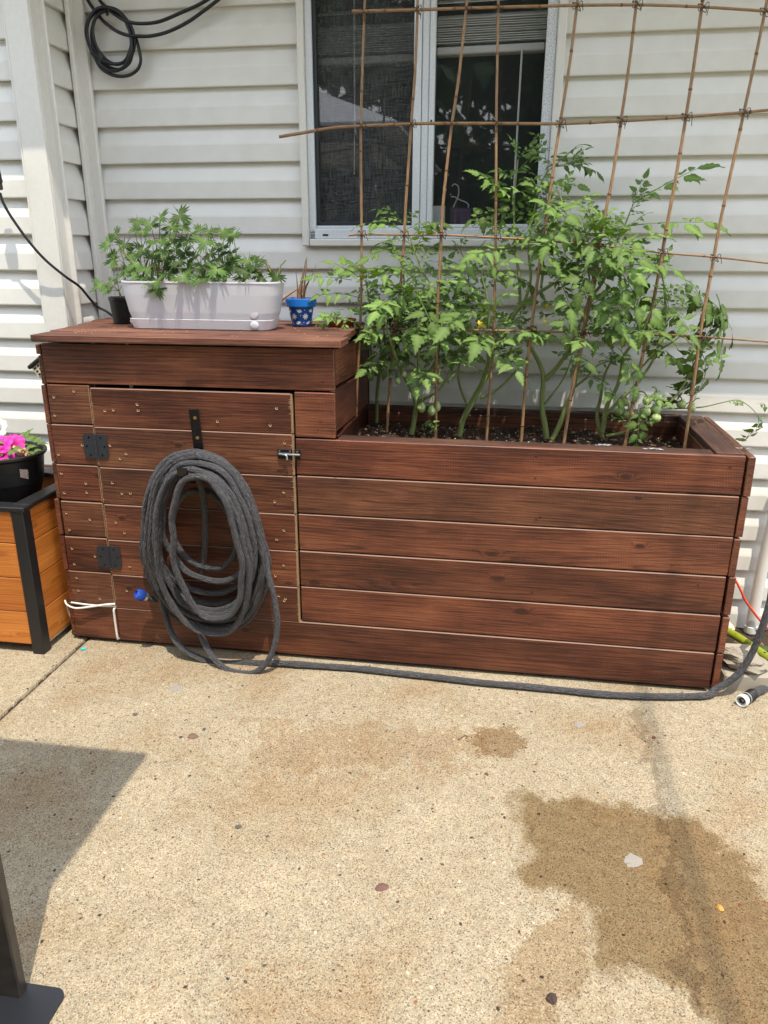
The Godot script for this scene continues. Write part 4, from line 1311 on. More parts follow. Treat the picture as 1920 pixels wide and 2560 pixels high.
	obj("coupling", lathe([Vector2(0.0, 0.0), Vector2(0.0195, 0.0), Vector2(0.021, 0.004), Vector2(0.021, 0.019), Vector2(0.0195, 0.021), Vector2(0.0165, 0.021), Vector2(0.0160, 0.008), Vector2(0.0, 0.008)], 24), mat(Color8(226, 226, 224), 0.3), e, Transform3D(b2, p0 - d2 * 0.004))
	obj("inner_tube", lathe([Vector2(0.006, 0.006), Vector2(0.0105, 0.006), Vector2(0.0105, 0.016), Vector2(0.0068, 0.016), Vector2(0.006, 0.006)], 18), M.black_plastic, e, Transform3D(b2, p0 - d2 * 0.004))


# ---------------------------------------------------------------- cords and small fittings
func cords() -> void:
	# black cable hung in a coil on the wall
	var c := thing("coiled_cable", "black cable tied in a hanging coil high on the siding", "cable")
	var ctr := Vector3(-1.525, 2.205, 0.030)
	for k in 4:
		var pts := []
		var w: float = [0.094, 0.080, 0.074, 0.086][k]
		var hh: float = [0.092, 0.098, 0.088, 0.104][k]
		var off := Vector3([-0.004, 0.0, 0.006, -0.002][k], [0.002, -0.008, -0.003, -0.012][k], [0.012, 0.003, 0.014, 0.022][k])
		for i in 25:
			var a := TAU * i / 24 + PI / 2
			pts.append(ctr + off + Vector3(cos(a) * w + rr(-0.002, 0.002), sin(a) * hh - 0.010 * cos(a), 0.006 * sin(a * 2 + k)))
		pts[24] = pts[0]
		obj("cable_turn", tube(pts, 0.0062, -1, 8, 0.012), M.cable, c)
	obj("cable_turn", tube([Vector3(-1.433, 2.200, 0.030), Vector3(-1.420, 2.158, 0.040), Vector3(-1.417, 2.125, 0.040), Vector3(-1.431, 2.096, 0.040), Vector3(-1.465, 2.077, 0.040), Vector3(-1.506, 2.073, 0.040), Vector3(-1.546, 2.082, 0.040), Vector3(-1.583, 2.106, 0.040), Vector3(-1.601, 2.144, 0.040), Vector3(-1.609, 2.184, 0.040)], 0.0062, -1, 8, 0.012), M.cable, c)
	obj("cable_run", tube([Vector3(-1.628, 2.371, 0.020), Vector3(-1.609, 2.324, 0.025), Vector3(-1.578, 2.284, 0.030), Vector3(-1.541, 2.249, 0.050), Vector3(-1.498, 2.220, 0.055), Vector3(-1.455, 2.204, 0.055), Vector3(-1.408, 2.200, 0.050), Vector3(-1.363, 2.201, 0.045), Vector3(-1.301, 2.213, 0.040), Vector3(-1.223, 2.243, 0.035), Vector3(-1.145, 2.286, 0.030), Vector3(-1.082, 2.323, 0.030)], 0.0064, -1, 8, 0.012), M.cable, c)
	obj("cable_run", tube([Vector3(-1.585, 2.369, 0.020), Vector3(-1.564, 2.326, 0.025), Vector3(-1.533, 2.299, 0.035), Vector3(-1.482, 2.263, 0.045), Vector3(-1.442, 2.246, 0.050), Vector3(-1.388, 2.240, 0.050), Vector3(-1.327, 2.246, 0.045), Vector3(-1.251, 2.272, 0.035), Vector3(-1.174, 2.299, 0.030), Vector3(-1.111, 2.328, 0.030)], 0.0064, -1, 8, 0.012), M.cable, c)
	obj("cable_tie", tube([Vector3(-1.540, 2.308, 0.020), Vector3(-1.513, 2.284, 0.065), Vector3(-1.521, 2.268, 0.065), Vector3(-1.546, 2.291, 0.020), Vector3(-1.540, 2.308, 0.020)], 0.003, -1, 6, 0.008), M.cable, c)
	# plug with a red lamp and its cord down to the cabinet
	var p := thing("plug_cord", "black plug with a red indicator and its cord running down to the cabinet lid", "power cord")
	obj("cord", tube([Vector3(-1.875, 1.648, 0.335), Vector3(-1.868, 1.615, 0.335), Vector3(-1.846, 1.566, 0.332), Vector3(-1.798, 1.487, 0.325), Vector3(-1.748, 1.417, 0.31), Vector3(-1.688, 1.355, 0.285), Vector3(-1.665, 1.315, 0.23), Vector3(-1.657, 1.268, 0.18), Vector3(-1.640, 1.236, 0.16), Vector3(-1.61, 1.218, 0.15), Vector3(-1.587, 1.200, 0.145), Vector3(-1.57, 1.186, 0.14), Vector3(-1.52, 1.184, 0.12)], 0.0052, -1, 8, 0.012), M.cable, p)
	var pl := begin()
	box_in(pl, Vector3.ZERO, Vector3(0.040, 0.075, 0.034), 0.006)
	box_in(pl, Vector3(0.004, -0.046, 0), Vector3(0.026, 0.026, 0.022), 0.004)
	box_in(pl, Vector3(0.013, -0.044, 0), Vector3(0.012, 0.016, 0.016), 0.003)
	obj("plug_body", done(pl), M.black_gloss, p, at3(Vector3(-1.888, 1.715, 0.335), Vector3(0, 0, 0.12)))
	obj("indicator", box(Vector3(0.013, 0.034, 0.006), 0.002), mat(Color8(150, 22, 30), 0.2), p, at3(Vector3(-1.884, 1.722, 0.353), Vector3(0, 0, 0.12)))
	# white cord looped round the box's lower left corner
	var r := thing("corner_lashing", "white cord tied round the lower left corner of the wooden planter box", "cord")
	obj("cord", tube([Vector3(-1.430, 0.171, 0.657), Vector3(-1.455, 0.171, 0.664), Vector3(-1.50, 0.163, 0.668), Vector3(-1.54, 0.155, 0.670), Vector3(-1.585, 0.150, 0.675), Vector3(-1.622, 0.157, 0.668), Vector3(-1.641, 0.166, 0.650), Vector3(-1.650, 0.145, 0.63), Vector3(-1.652, 0.10, 0.62), Vector3(-1.642, 0.058, 0.615), Vector3(-1.632, 0.035, 0.61)], 0.0044, 0.003, 7, 0.012), M.rope, r)
	obj("cord", tube([Vector3(-1.430, 0.160, 0.655), Vector3(-1.52, 0.159, 0.658), Vector3(-1.612, 0.163, 0.656)], 0.0036, -1, 7, 0.02), M.rope, r)
	obj("cord", tube([Vector3(-1.434, 0.152, 0.652), Vector3(-1.4355, 0.150, 0.660), Vector3(-1.436, 0.145, 0.661), Vector3(-1.4365, 0.08, 0.660), Vector3(-1.4355, 0.022, 0.658), Vector3(-1.4355, 0.020, 0.648)], 0.0042, -1, 7, 0.012), M.rope, r)
	# small solar lamp on the box's left side
	var s := thing("solar_lamp", "small black solar lamp with a pale face on the left side of the cabinet", "solar lamp")
	var tilt := Vector3(0, 0, 0.62)
	obj("cap", box(Vector3(0.085, 0.014, 0.10), 0.004), M.black_plastic, s, at3(Vector3(-1.690, 1.066, 0.50), tilt))
	obj("pale_face", box(Vector3(0.066, 0.045, 0.085), 0.003), mat(Color8(228, 220, 190), 0.4), s, at3(Vector3(-1.674, 1.042, 0.50), tilt))
	for i in 3:
		for q in 3:
			obj("lens", box(Vector3(0.009, 0.006, 0.002), 0.0), M.iron, s, Transform3D(Basis.from_euler(tilt), Vector3(-1.674, 1.042, 0.50)) * at3(Vector3(-0.02 + i * 0.017, 0.014 - q * 0.013, 0.0436)))
	# pale pipe with a bend at the foot of the wall on the right, orange cord, green hose
	var pp := thing("white_pipe", "white plastic pipe leaning on the siding right of the planter box", "pipe")
	var ps := begin()
	tube_in(ps, PackedVector3Array([Vector3(1.056, -0.05, 0.055), Vector3(1.062, 0.25, 0.05), Vector3(1.085, 0.62, 0.045)]), PackedFloat32Array([0.0225]), 20)
	obj("pipe", done(ps), M.trim, pp)
	obj("collar", lathe([Vector2(0.022, 0.0), Vector2(0.0255, 0.002), Vector2(0.0255, 0.028), Vector2(0.022, 0.030)], 20), M.trim, pp, at3(Vector3(1.0562, -0.046, 0.055)))
	var oc := thing("extension_lead", "thin orange extension cord running behind the right end of the planter box", "cord")
	obj("cord", tube([Vector3(0.86, 0.30, 0.07), Vector3(0.93, 0.23, 0.085), Vector3(0.978, 0.159, 0.09), Vector3(1.005, 0.11, 0.09), Vector3(1.04, 0.066, 0.09), Vector3(1.08, 0.02, 0.09), Vector3(1.13, -0.02, 0.09), Vector3(1.25, -0.035, 0.12)], 0.0046, -1, 8, 0.02), mat(Color8(228, 66, 30), 0.45), oc)
	var gh := thing("green_hose", "yellow green garden hose lying behind the rough stone at the right", "garden hose")
	obj("hose_tube", tube([Vector3(0.80, 0.03, 0.15), Vector3(0.858, 0.046, 0.215), Vector3(0.908, 0.055, 0.288), Vector3(0.950, 0.055, 0.370), Vector3(0.995, 0.048, 0.452), Vector3(1.05, 0.03, 0.53), Vector3(1.12, 0.01, 0.60)], 0.0155, -1, 14, 0.02), mat(Color8(138, 150, 38), 0.4), gh)
	obj("print_marks", marks_on_hose(), M.tie, gh)


func marks_on_hose() -> ArrayMesh:
	var st := begin()
	for i in 9:
		var t := i / 8.0
		var p := Vector3(0.918, 0.0690, 0.318).lerp(Vector3(0.995, 0.0635, 0.462), t)
		box_in(st, Vector3.ZERO, Vector3(0.006, 0.0012, 0.005 + 0.004 * (i % 2)), 0.0, Transform3D(Basis.from_euler(Vector3(0.02, 0.47, 0)), p))
	return done(st)


func stones() -> void:
	M.plaster = grain(mat(Color.WHITE, 0.95), 62, 0.12, Color8(104, 98, 90), Color8(182, 176, 168), 22.0)
	var pv := thing("concrete_paver", "grey concrete paver block beside the right end of the planter box", "paver")
	obj("block", box(Vector3(0.17, 0.082, 0.24), 0.006), M.paver, pv, at3(Vector3(0.880, 0.022, 0.505), Vector3(0, 0.06, 0)))
	var rk := begin()
	var m := blob(Vector3(0.085, 0.034, 0.060), 12, 0.30, 14, 20)
	tag(obj("rough_stone", m, M.stone, null, at3(Vector3(0.868, 0.092, 0.565), Vector3(-0.25, -0.5, -0.12))), "rough grey stone lying on the concrete paver", "stone")
	tag(obj("pale_stone", blob(Vector3(0.05, 0.03, 0.035), 17, 0.3, 9, 12), mat(Color8(204, 190, 166), 0.9), null, at3(Vector3(0.905, 0.03, 0.20), Vector3(0, 0.4, 0))), "small pale stone by the wall behind the green hose", "stone")
	for i in 7:
		var p: Vector3 = [Vector3(0.99, -0.01, 0.42), Vector3(1.0, -0.02, 0.30), Vector3(0.97, -0.03, 0.22), Vector3(1.03, 0.0, 0.50), Vector3(0.955, -0.02, 0.33), Vector3(1.05, -0.03, 0.2), Vector3(1.07, -0.01, 0.38)][i]
		var c: Color = [Color8(150, 140, 124), Color8(126, 70, 52), Color8(110, 104, 96), Color8(170, 160, 142), Color8(96, 88, 78), Color8(134, 92, 70), Color8(120, 112, 100)][i]
		tag(obj("bed_stone", blob(Vector3(0.022, 0.014, 0.018) * rr(0.7, 1.4), 30 + i, 0.35, 6, 9), mat(c, 0.9), null, at3(p, Vector3(0, i, 0))), ["pale grey stone in the soil bed nearest the paver's back corner", "reddish brown stone in the soil bed in the middle of the bits", "dark grey stone in the soil bed under the green hose", "palest stone in the soil bed, nearest the patio", "brownish black stone in the soil bed close to the paver", "rusty brown stone in the soil bed nearest the wall", "mid grey stone in the soil bed, farthest right"][i], "stone", "small stones in the soil bed")
	# bits on the patio
	tag(obj("turquoise_bit", blob(Vector3(0.010, 0.005, 0.008), 40, 0.4, 6, 8), mat(Color8(60, 190, 200), 0.4), null, at3(Vector3(-1.545, 0.004, 0.722), Vector3(0, 0.4, 0))), "turquoise plastic bit on the patio by the box's lower left corner", "plastic bit")
	var what := [[482, 1841, 0.017, "brown stone set flush in the patio, the largest of three close together"], [452, 1843, 0.006, "small dark pebble left of the brown flush stone in the patio"], [510, 1824, 0.007, "small dark pebble right of the brown flush stone in the patio"], [338, 1786, 0.010, "dark stone chip in the patio nearest the shaded corner"], [954, 2218, 0.015, "reddish brown stone set in the middle of the patio"], [1380, 2498, 0.014, "dark brown pebble at the near edge of the wet patch"], [1217, 1936, 0.007, "striped brown seed husk on the patio in front of the round damp spot"], [595, 2068, 0.009, "dark chip on the patio right of the canopy's shadow"], [1634, 1845, 0.008, "brown crumpled leaf bit on the patio right of the round damp spot"], [1800, 2271, 0.009, "orange stone in the wet patch at the right"]]
	var cols := [Color8(112, 84, 74), Color8(66, 62, 64), Color8(70, 66, 66), Color8(96, 80, 82), Color8(104, 74, 66), Color8(60, 44, 38), Color8(92, 76, 60), Color8(84, 80, 74), Color8(104, 66, 48), Color8(196, 138, 62)]
	for i in what.size():
		var w: Array = what[i]
		var g: Vector3 = [Vector3(-0.916, 0.000, 1.182), Vector3(-0.952, 0.000, 1.192), Vector3(-0.895, 0.000, 1.142), Vector3(-1.151, 0.000, 1.098), Vector3(-0.232, 0.000, 1.686), Vector3(0.159, 0.000, 1.919), Vector3(0.004, 0.000, 1.221), Vector3(-0.641, 0.000, 1.546), Vector3(0.517, 0.000, 0.957), Vector3(0.557, 0.000, 1.622)][i]
		var s: float = w[2]
		tag(obj("pebble" if i != 6 and i != 8 else "leaf_bit", blob(Vector3(s, s * (0.25 if i < 5 else 0.5), s * 0.75), 50 + i, 0.45, 7, 10), mat(cols[i], 0.7), null, at3(g + Vector3(0, 0.001, 0), Vector3(0, i * 0.9, 0))), w[3], "stone" if i != 6 and i != 8 else "leaf")
	for i in 3:
		var g2: Vector3 = [Vector3(0.375, 0.000, 1.500), Vector3(0.290, 0.000, 0.922), Vector3(-1.082, 0.000, 0.928)][i]
		var s2: float = [0.024, 0.017, 0.020][i]
		tag(obj("plaster_patch", blob(Vector3(s2, 0.0022, s2 * 0.85), 70 + i, 0.6, 6, 16), M.plaster, null, at3(g2, Vector3(0, i * 1.3, 0))), ["pale plaster spot on the patio inside the large wet patch", "pale plaster spot on the patio in front of the planter box's right half", "pale plaster spot on the patio below the hose coil"][i], "plaster")
	var tw := thing("dry_tendril", "thin curled brown tendril lying on the patio by the round damp spot", "twig")
	obj("stalk", tube([Vector3(-0.089, 0.004, 1.068), Vector3(-0.077, 0.004, 1.053), Vector3(-0.068, 0.004, 1.043), Vector3(-0.061, 0.004, 1.051), Vector3(-0.068, 0.004, 1.060)], 0.0022, 0.0012, 5, 0.006), M.woody, tw)


# ---------------------------------------------------------------- pots
func white_planter() -> void:
	var w := thing("window_box", "long white plastic flower trough with a drip tray on the cabinet lid", "flower trough", Vector3(-1.093, 1.181, 0.395))
	var secs := func(hl: float, hd: float, y: float, rad: float) -> PackedVector3Array:
		var o := PackedVector3Array()
		for c in 4:
			for k in 6:
				var a := PI / 2 * (c + k / 5.0)
				var sx: float = 1.0 if c in [0, 3] else -1.0
				var sz: float = 1.0 if c in [0, 1] else -1.0
				o.append(Vector3(sx * (hl - rad) + rad * cos(a), y, sz * (hd - rad) + rad * sin(a)))
		return o
	var loft := func(list: Array, closed_bottom: bool) -> ArrayMesh:
		var st := begin()
		for i in list.size() - 1:
			var a: PackedVector3Array = list[i]
			var b: PackedVector3Array = list[i + 1]
			var n := a.size()
			st.set_smooth_group(1 + i)
			for k in n:
				var out := Vector3(a[k].x, 0, a[k].z)
				var flip := 1.0
				if (b[0] - a[0]).y < -0.001:
					flip = -1.0
				if absf((b[0] - a[0]).y) < 0.001:
					quad(st, [a[k], a[(k + 1) % n], b[(k + 1) % n], b[k]], [Vector2.ZERO, Vector2.ZERO, Vector2.ZERO, Vector2.ZERO], Vector3.UP)
				else:
					quad(st, [a[k], a[(k + 1) % n], b[(k + 1) % n], b[k]], [Vector2.ZERO, Vector2.ZERO, Vector2.ZERO, Vector2.ZERO], out * flip)
		if closed_bottom:
			var a: PackedVector3Array = list[list.size() - 1]
			for k in a.size():
				tri(st, Vector3(0, a[0].y, 0), a[k], a[(k + 1) % a.size()], Vector2.ZERO, Vector2.ZERO, Vector2.ZERO, Vector3.UP)
		return done(st)
	obj("trough", loft.call([secs.call(0.263, 0.074, 0.026, 0.058), secs.call(0.277, 0.079, 0.06, 0.064), secs.call(0.289, 0.084, 0.12, 0.068), secs.call(0.294, 0.086, 0.158, 0.07), secs.call(0.296, 0.088, 0.161, 0.07), secs.call(0.295, 0.087, 0.166, 0.07), secs.call(0.289, 0.081, 0.166, 0.065), secs.call(0.278, 0.074, 0.10, 0.045)], true), M.white_plastic, w)
	obj("drip_tray", loft.call([secs.call(0.250, 0.069, 0.0, 0.036), secs.call(0.257, 0.075, 0.004, 0.042), secs.call(0.2685, 0.0805, 0.036, 0.046), secs.call(0.267, 0.079, 0.0375, 0.046), secs.call(0.256, 0.070, 0.012, 0.04)], true), M.white_plastic, w)
	# round level indicator dimple and the nub of the tray below it
	obj("dimple", blob(Vector3(0.016, 0.019, 0.0035), 1, 0.0, 10, 18), mat(Color8(184, 180, 186), 0.4), w, at3(Vector3(0.210, 0.060, 0.0765), Vector3(-0.12, 0, 0)))
	obj("tray_nub", blob(Vector3(0.016, 0.015, 0.006), 1, 0.0, 10, 18), mat(Color8(190, 190, 196), 0.6), w, at3(Vector3(0.212, 0.020, 0.0815)))
	obj("tray_nub", blob(Vector3(0.016, 0.012, 0.014), 1, 0.0, 10, 18), M.white_plastic, w, at3(Vector3(-0.260, 0.024, 0.030)))
	tag(obj("trough_soil", box(Vector3(0.50, 0.02, 0.115), 0.009), M.soil, null, at3(Vector3(-1.093, 1.285, 0.395))), "dark soil inside the white flower trough", "soil")
	# black nursery pot behind it
	var b := thing("nursery_pot", "small black plastic nursery pot behind the left end of the white trough", "plant pot", Vector3(-1.495, 1.181, 0.235))
	obj("pot", lathe([Vector2(0.0, 0.0), Vector2(0.036, 0.0), Vector2(0.044, 0.084), Vector2(0.047, 0.086), Vector2(0.047, 0.097), Vector2(0.044, 0.098), Vector2(0.041, 0.090), Vector2(0.0, 0.086)], 28), M.black_plastic, b)
	# blue painted pot
	var u := thing("painted_pot", "small blue clay pot painted with white flowers, holding a dead aloe", "plant pot", Vector3(-0.778, 1.181, 0.225))
	var pp := [Vector2(0.0, 0.0), Vector2(0.034, 0.0), Vector2(0.036, 0.002), Vector2(0.0475, 0.070)]
	obj("pot_body", lathe(pp, 36), mat(Color8(18, 78, 150), 0.3), u)
	obj("pot_rim", lathe([Vector2(0.0475, 0.069), Vector2(0.0545, 0.070), Vector2(0.0565, 0.073), Vector2(0.0585, 0.097), Vector2(0.0575, 0.101), Vector2(0.0535, 0.101), Vector2(0.0525, 0.097)], 36), mat(Color8(28, 118, 206), 0.25), u)
	obj("pot_inside", lathe([Vector2(0.0530, 0.0990), Vector2(0.046, 0.078), Vector2(0.0, 0.084)], 30), mat(Color8(150, 82, 56), 0.9), u)
	# painted white petals: flat brush strokes on the curved side
	var pet := begin()
	var stroke := func(ang: float, y: float, dx: float, dy: float, l: float, w2: float) -> void:
		var at := func(sx: float, sy: float) -> Vector3:
			var yy: float = y + sy
			var rad := lerpf(0.036, 0.0475, clampf((yy - 0.002) / 0.068, 0.0, 1.0)) + 0.0005
			var aa: float = ang + sx / rad
			return Vector3(sin(aa) * rad, yy, cos(aa) * rad)
		var d := Vector2(dx, dy).normalized()
		var nn := Vector2(-d.y, d.x)
		var prof := [0.35, 0.8, 1.0, 0.85, 0.4]
		for k in 4:
			var t0 := k / 4.0
			var t1 := (k + 1) / 4.0
			var a := d * l * t0
			var c := d * l * t1
			var w0: Vector2 = nn * w2 * prof[k]
			var w1: Vector2 = nn * w2 * prof[k + 1]
			var p0: Vector3 = at.call(a.x + w0.x, a.y + w0.y)
			quad(pet, [p0, at.call(a.x - w0.x, a.y - w0.y), at.call(c.x - w1.x, c.y - w1.y), at.call(c.x + w1.x, c.y + w1.y)], [Vector2.ZERO, Vector2.ZERO, Vector2.ZERO, Vector2.ZERO], Vector3(p0.x, 0, p0.z))
	for rep in 6:
		var base := rep * TAU / 6.0 - 0.42
		for k in 4:
			for q in [-0.35, 0.35]:
				var a: float = PI / 2 * k + q
				stroke.call(base, 0.036, cos(a), sin(a), 0.0115, 0.0022)
		for k in 6:
			var a2 := 0.5 + 1.9 * k / 5.0
			stroke.call(base + 0.50, 0.050, cos(a2), sin(a2), 0.012, 0.0019)
			stroke.call(base + 0.42, 0.008, cos(a2 + 0.5), sin(a2 + 0.5) * 0.9, 0.0115, 0.0019)
		for k in 7:
			stroke.call(base + rr(-0.5, 0.6), [0.062, 0.022, 0.008, 0.040, 0.060, 0.028, 0.014][k], 1, 0, 0.003, 0.0016)
	obj("painted_petals", done(pet), mat(Color8(232, 236, 240), 0.4), u)
	# the dead aloe in it
	var al := thing("dead_aloe", "withered brown aloe with three stiff pointed leaves in the blue pot", "aloe")
	var brown := grain(mat(Color.WHITE, 0.7), 80, 0.06, Color8(92, 62, 44), Color8(158, 122, 82), 16.0)
	for q in [[[Vector3(-0.783, 1.25, 0.225), Vector3(-0.780, 1.31, 0.222), Vector3(-0.768, 1.37, 0.215), Vector3(-0.757, 1.425, 0.21)], 0.021], [[Vector3(-0.772, 1.26, 0.232), Vector3(-0.756, 1.32, 0.232), Vector3(-0.730, 1.366, 0.23), Vector3(-0.713, 1.408, 0.228)], 0.011], [[Vector3(-0.790, 1.26, 0.228), Vector3(-0.789, 1.33, 0.23), Vector3(-0.793, 1.390, 0.232)], 0.008], [[Vector3(-0.770, 1.30, 0.215), Vector3(-0.760, 1.38, 0.208), Vector3(-0.755, 1.432, 0.206)], 0.009]]:
		var st := begin()
		var path := smooth_path(q[0], 0.012)
		var r := PackedFloat32Array()
		for i in path.size():
			var t := float(i) / (path.size() - 1)
			r.append(maxf(0.0006, q[1] * (1.0 - t * 0.95) * (1.0 + 0.12 * sin(i * 2.1))))
		tube_in(st, path, r, 8, true, 0.5)
		obj("leaf", done(st), brown, al)
	var dl := thing("dry_leaf", "dry tan leaf blade sticking out behind the right end of the white trough", "leaf")
	obj("blade", tube([Vector3(-0.867, 1.269, 0.200), Vector3(-0.832, 1.292, 0.200), Vector3(-0.811, 1.305, 0.200), Vector3(-0.793, 1.314, 0.200)], 0.0075, 0.0016, 6, 0.01), mat(Color8(176, 136, 88), 0.7), dl)
	# terracotta saucer with a pale stone
	var sa := thing("terracotta_saucer", "brown terracotta saucer on the right back corner of the cabinet lid", "saucer", Vector3(-0.628, 1.182, 0.21))
	obj("dish", lathe([Vector2(0.0, 0.0), Vector2(0.046, 0.0), Vector2(0.056, 0.022), Vector2(0.0575, 0.025), Vector2(0.055, 0.026), Vector2(0.044, 0.007), Vector2(0.0, 0.006)], 32), mat(Color8(140, 62, 38), 0.6), sa)
	tag(obj("pale_pebble", blob(Vector3(0.020, 0.012, 0.016), 61, 0.25, 8, 10), mat(Color8(200, 206, 214), 0.3), null, at3(Vector3(-0.622, 1.199, 0.215))), "pale pebble in the terracotta saucer", "stone")


func orange_planter() -> void:
	var o := thing("orange_planter", "square planter of orange stained boards with a black painted frame", "planter box")
	var x1 := -1.668
	var x0 := -2.30
	var z1 := 0.785
	var z0 := 0.30
	var top := 0.578
	for x in [x1 - 0.024, x0 + 0.024]:
		for z in [z1 - 0.024, z0 + 0.024]:
			obj("post", box(Vector3(0.048, top - 0.006, 0.048), 0.003), M.black_paint, o, at3(Vector3(x, (top - 0.006) / 2, z)))
	for p in [[Vector3((x0 + x1) / 2, top, z1 - 0.026), Vector3(x1 - x0 + 0.016, 0.018, 0.060)], [Vector3((x0 + x1) / 2, top, z0 + 0.026), Vector3(x1 - x0 + 0.016, 0.018, 0.060)], [Vector3(x1 - 0.026, top + 0.0012, (z0 + z1) / 2), Vector3(0.060, 0.018, z1 - z0 - 0.066)], [Vector3(x0 + 0.026, top + 0.0012, (z0 + z1) / 2), Vector3(0.060, 0.018, z1 - z0 - 0.066)]]:
		obj("rim_board", box(p[1], 0.003), M.black_paint, o, at3(p[0]))
	for k in 4:
		var y0 := 0.040 + k * 0.136
		var y1 := y0 + 0.1335
		if k == 3:
			y1 = 0.568
		for s in 2:
			var z: float = [z1 - 0.012, z0 + 0.012][s]
			orange_board(o, Vector3(x0 + 0.048, y0, z - 0.009), Vector3(x1 - 0.048, y1, z + 0.009), 0, k)
			var x: float = [x1 - 0.012, x0 + 0.012][s]
			orange_board(o, Vector3(x - 0.009, y0, z0 + 0.048), Vector3(x + 0.009, y1, z1 - 0.048), 2, k)
	obj("bottom_rail", box(Vector3(0.02, 0.012, 0.38), 0.002), M.raw_wood, o, at3(Vector3(x1 - 0.016, 0.033, (z0 + z1) / 2)))
	obj("floor_panel", box(Vector3(0.52, 0.02, 0.38), 0.0), M.black_paint, o, at3(Vector3((x0 + x1) / 2, 0.30, (z0 + z1) / 2)))
	# black pot with petunias standing in it
	var c := Vector3(-1.895, 0.525, 0.535)
	var b := thing("flower_pot", "round black plastic flower pot standing in the orange planter", "plant pot", c)
	obj("pot", lathe([Vector2(0.0, 0.0), Vector2(0.110, 0.0), Vector2(0.116, 0.004), Vector2(0.137, 0.085), Vector2(0.1385, 0.086), Vector2(0.146, 0.140), Vector2(0.150, 0.178), Vector2(0.158, 0.182), Vector2(0.163, 0.188), Vector2(0.163, 0.196), Vector2(0.158, 0.199), Vector2(0.150, 0.194), Vector2(0.144, 0.172), Vector2(0.0, 0.168)], 44), M.black_plastic, b)
	var lb := begin()
	for k in 4:
		var a0 := 0.36 + k * 0.055
		var a1 := a0 + 0.055
		for sgm in 1:
			var f := func(a: float, y: float) -> Vector3: return Vector3(cos(a) * (lerpf(0.1385, 0.150, (y - 0.086) / 0.092) + 0.0012), y, sin(a) * (lerpf(0.1385, 0.150, (y - 0.086) / 0.092) + 0.0012))
			var p0: Vector3 = f.call(a0, 0.105 + k * 0.004)
			quad(lb, [p0, f.call(a1, 0.109 + k * 0.004), f.call(a1, 0.147 + k * 0.002), f.call(a0, 0.143 + k * 0.002)], [Vector2(k / 4.0, 0), Vector2((k + 1) / 4.0, 0), Vector2((k + 1) / 4.0, 1), Vector2(k / 4.0, 1)], Vector3(p0.x, 0, p0.z))
	var lm := mat(Color.WHITE, 0.5)
	lm.albedo_texture = noise_tex(83, 0.08, Color8(240, 236, 232), Color8(150, 110, 96), 64, 2)
	obj("paper_label", done(lb), lm, b)
	# a pale stake leaning behind the pot
	var sk := thing("pale_stake", "pale wooden stake leaning against the siding behind the black flower pot", "stake")
	obj("stick", tube([Vector3(-1.74, 0.50, 0.36), Vector3(-1.772, 0.75, 0.30), Vector3(-1.79, 0.90, 0.275)], 0.011, 0.008, 8, 0.05), mat(Color8(206, 198, 180), 0.7), sk)


func orange_board(o: Node3D, lo: Vector3, hi: Vector3, axis: int, k: int) -> void:
	var s := hi - lo
	var c := (lo + hi) * 0.5
	var b := Basis.IDENTITY
	if axis == 2:
		b = Basis(Vector3.UP, PI / 2)
		s = Vector3(s.z, s.y, s.x)
	var m := obj("board", board_mesh(s, k % 3, rr(0.0, 0.7), rng.randf() < 0.5, 0.5), M.orange_wood[k % 2], o)
	m.transform = Transform3D(b, c + Vector3(0, 0, rr(-0.001, 0.001)))


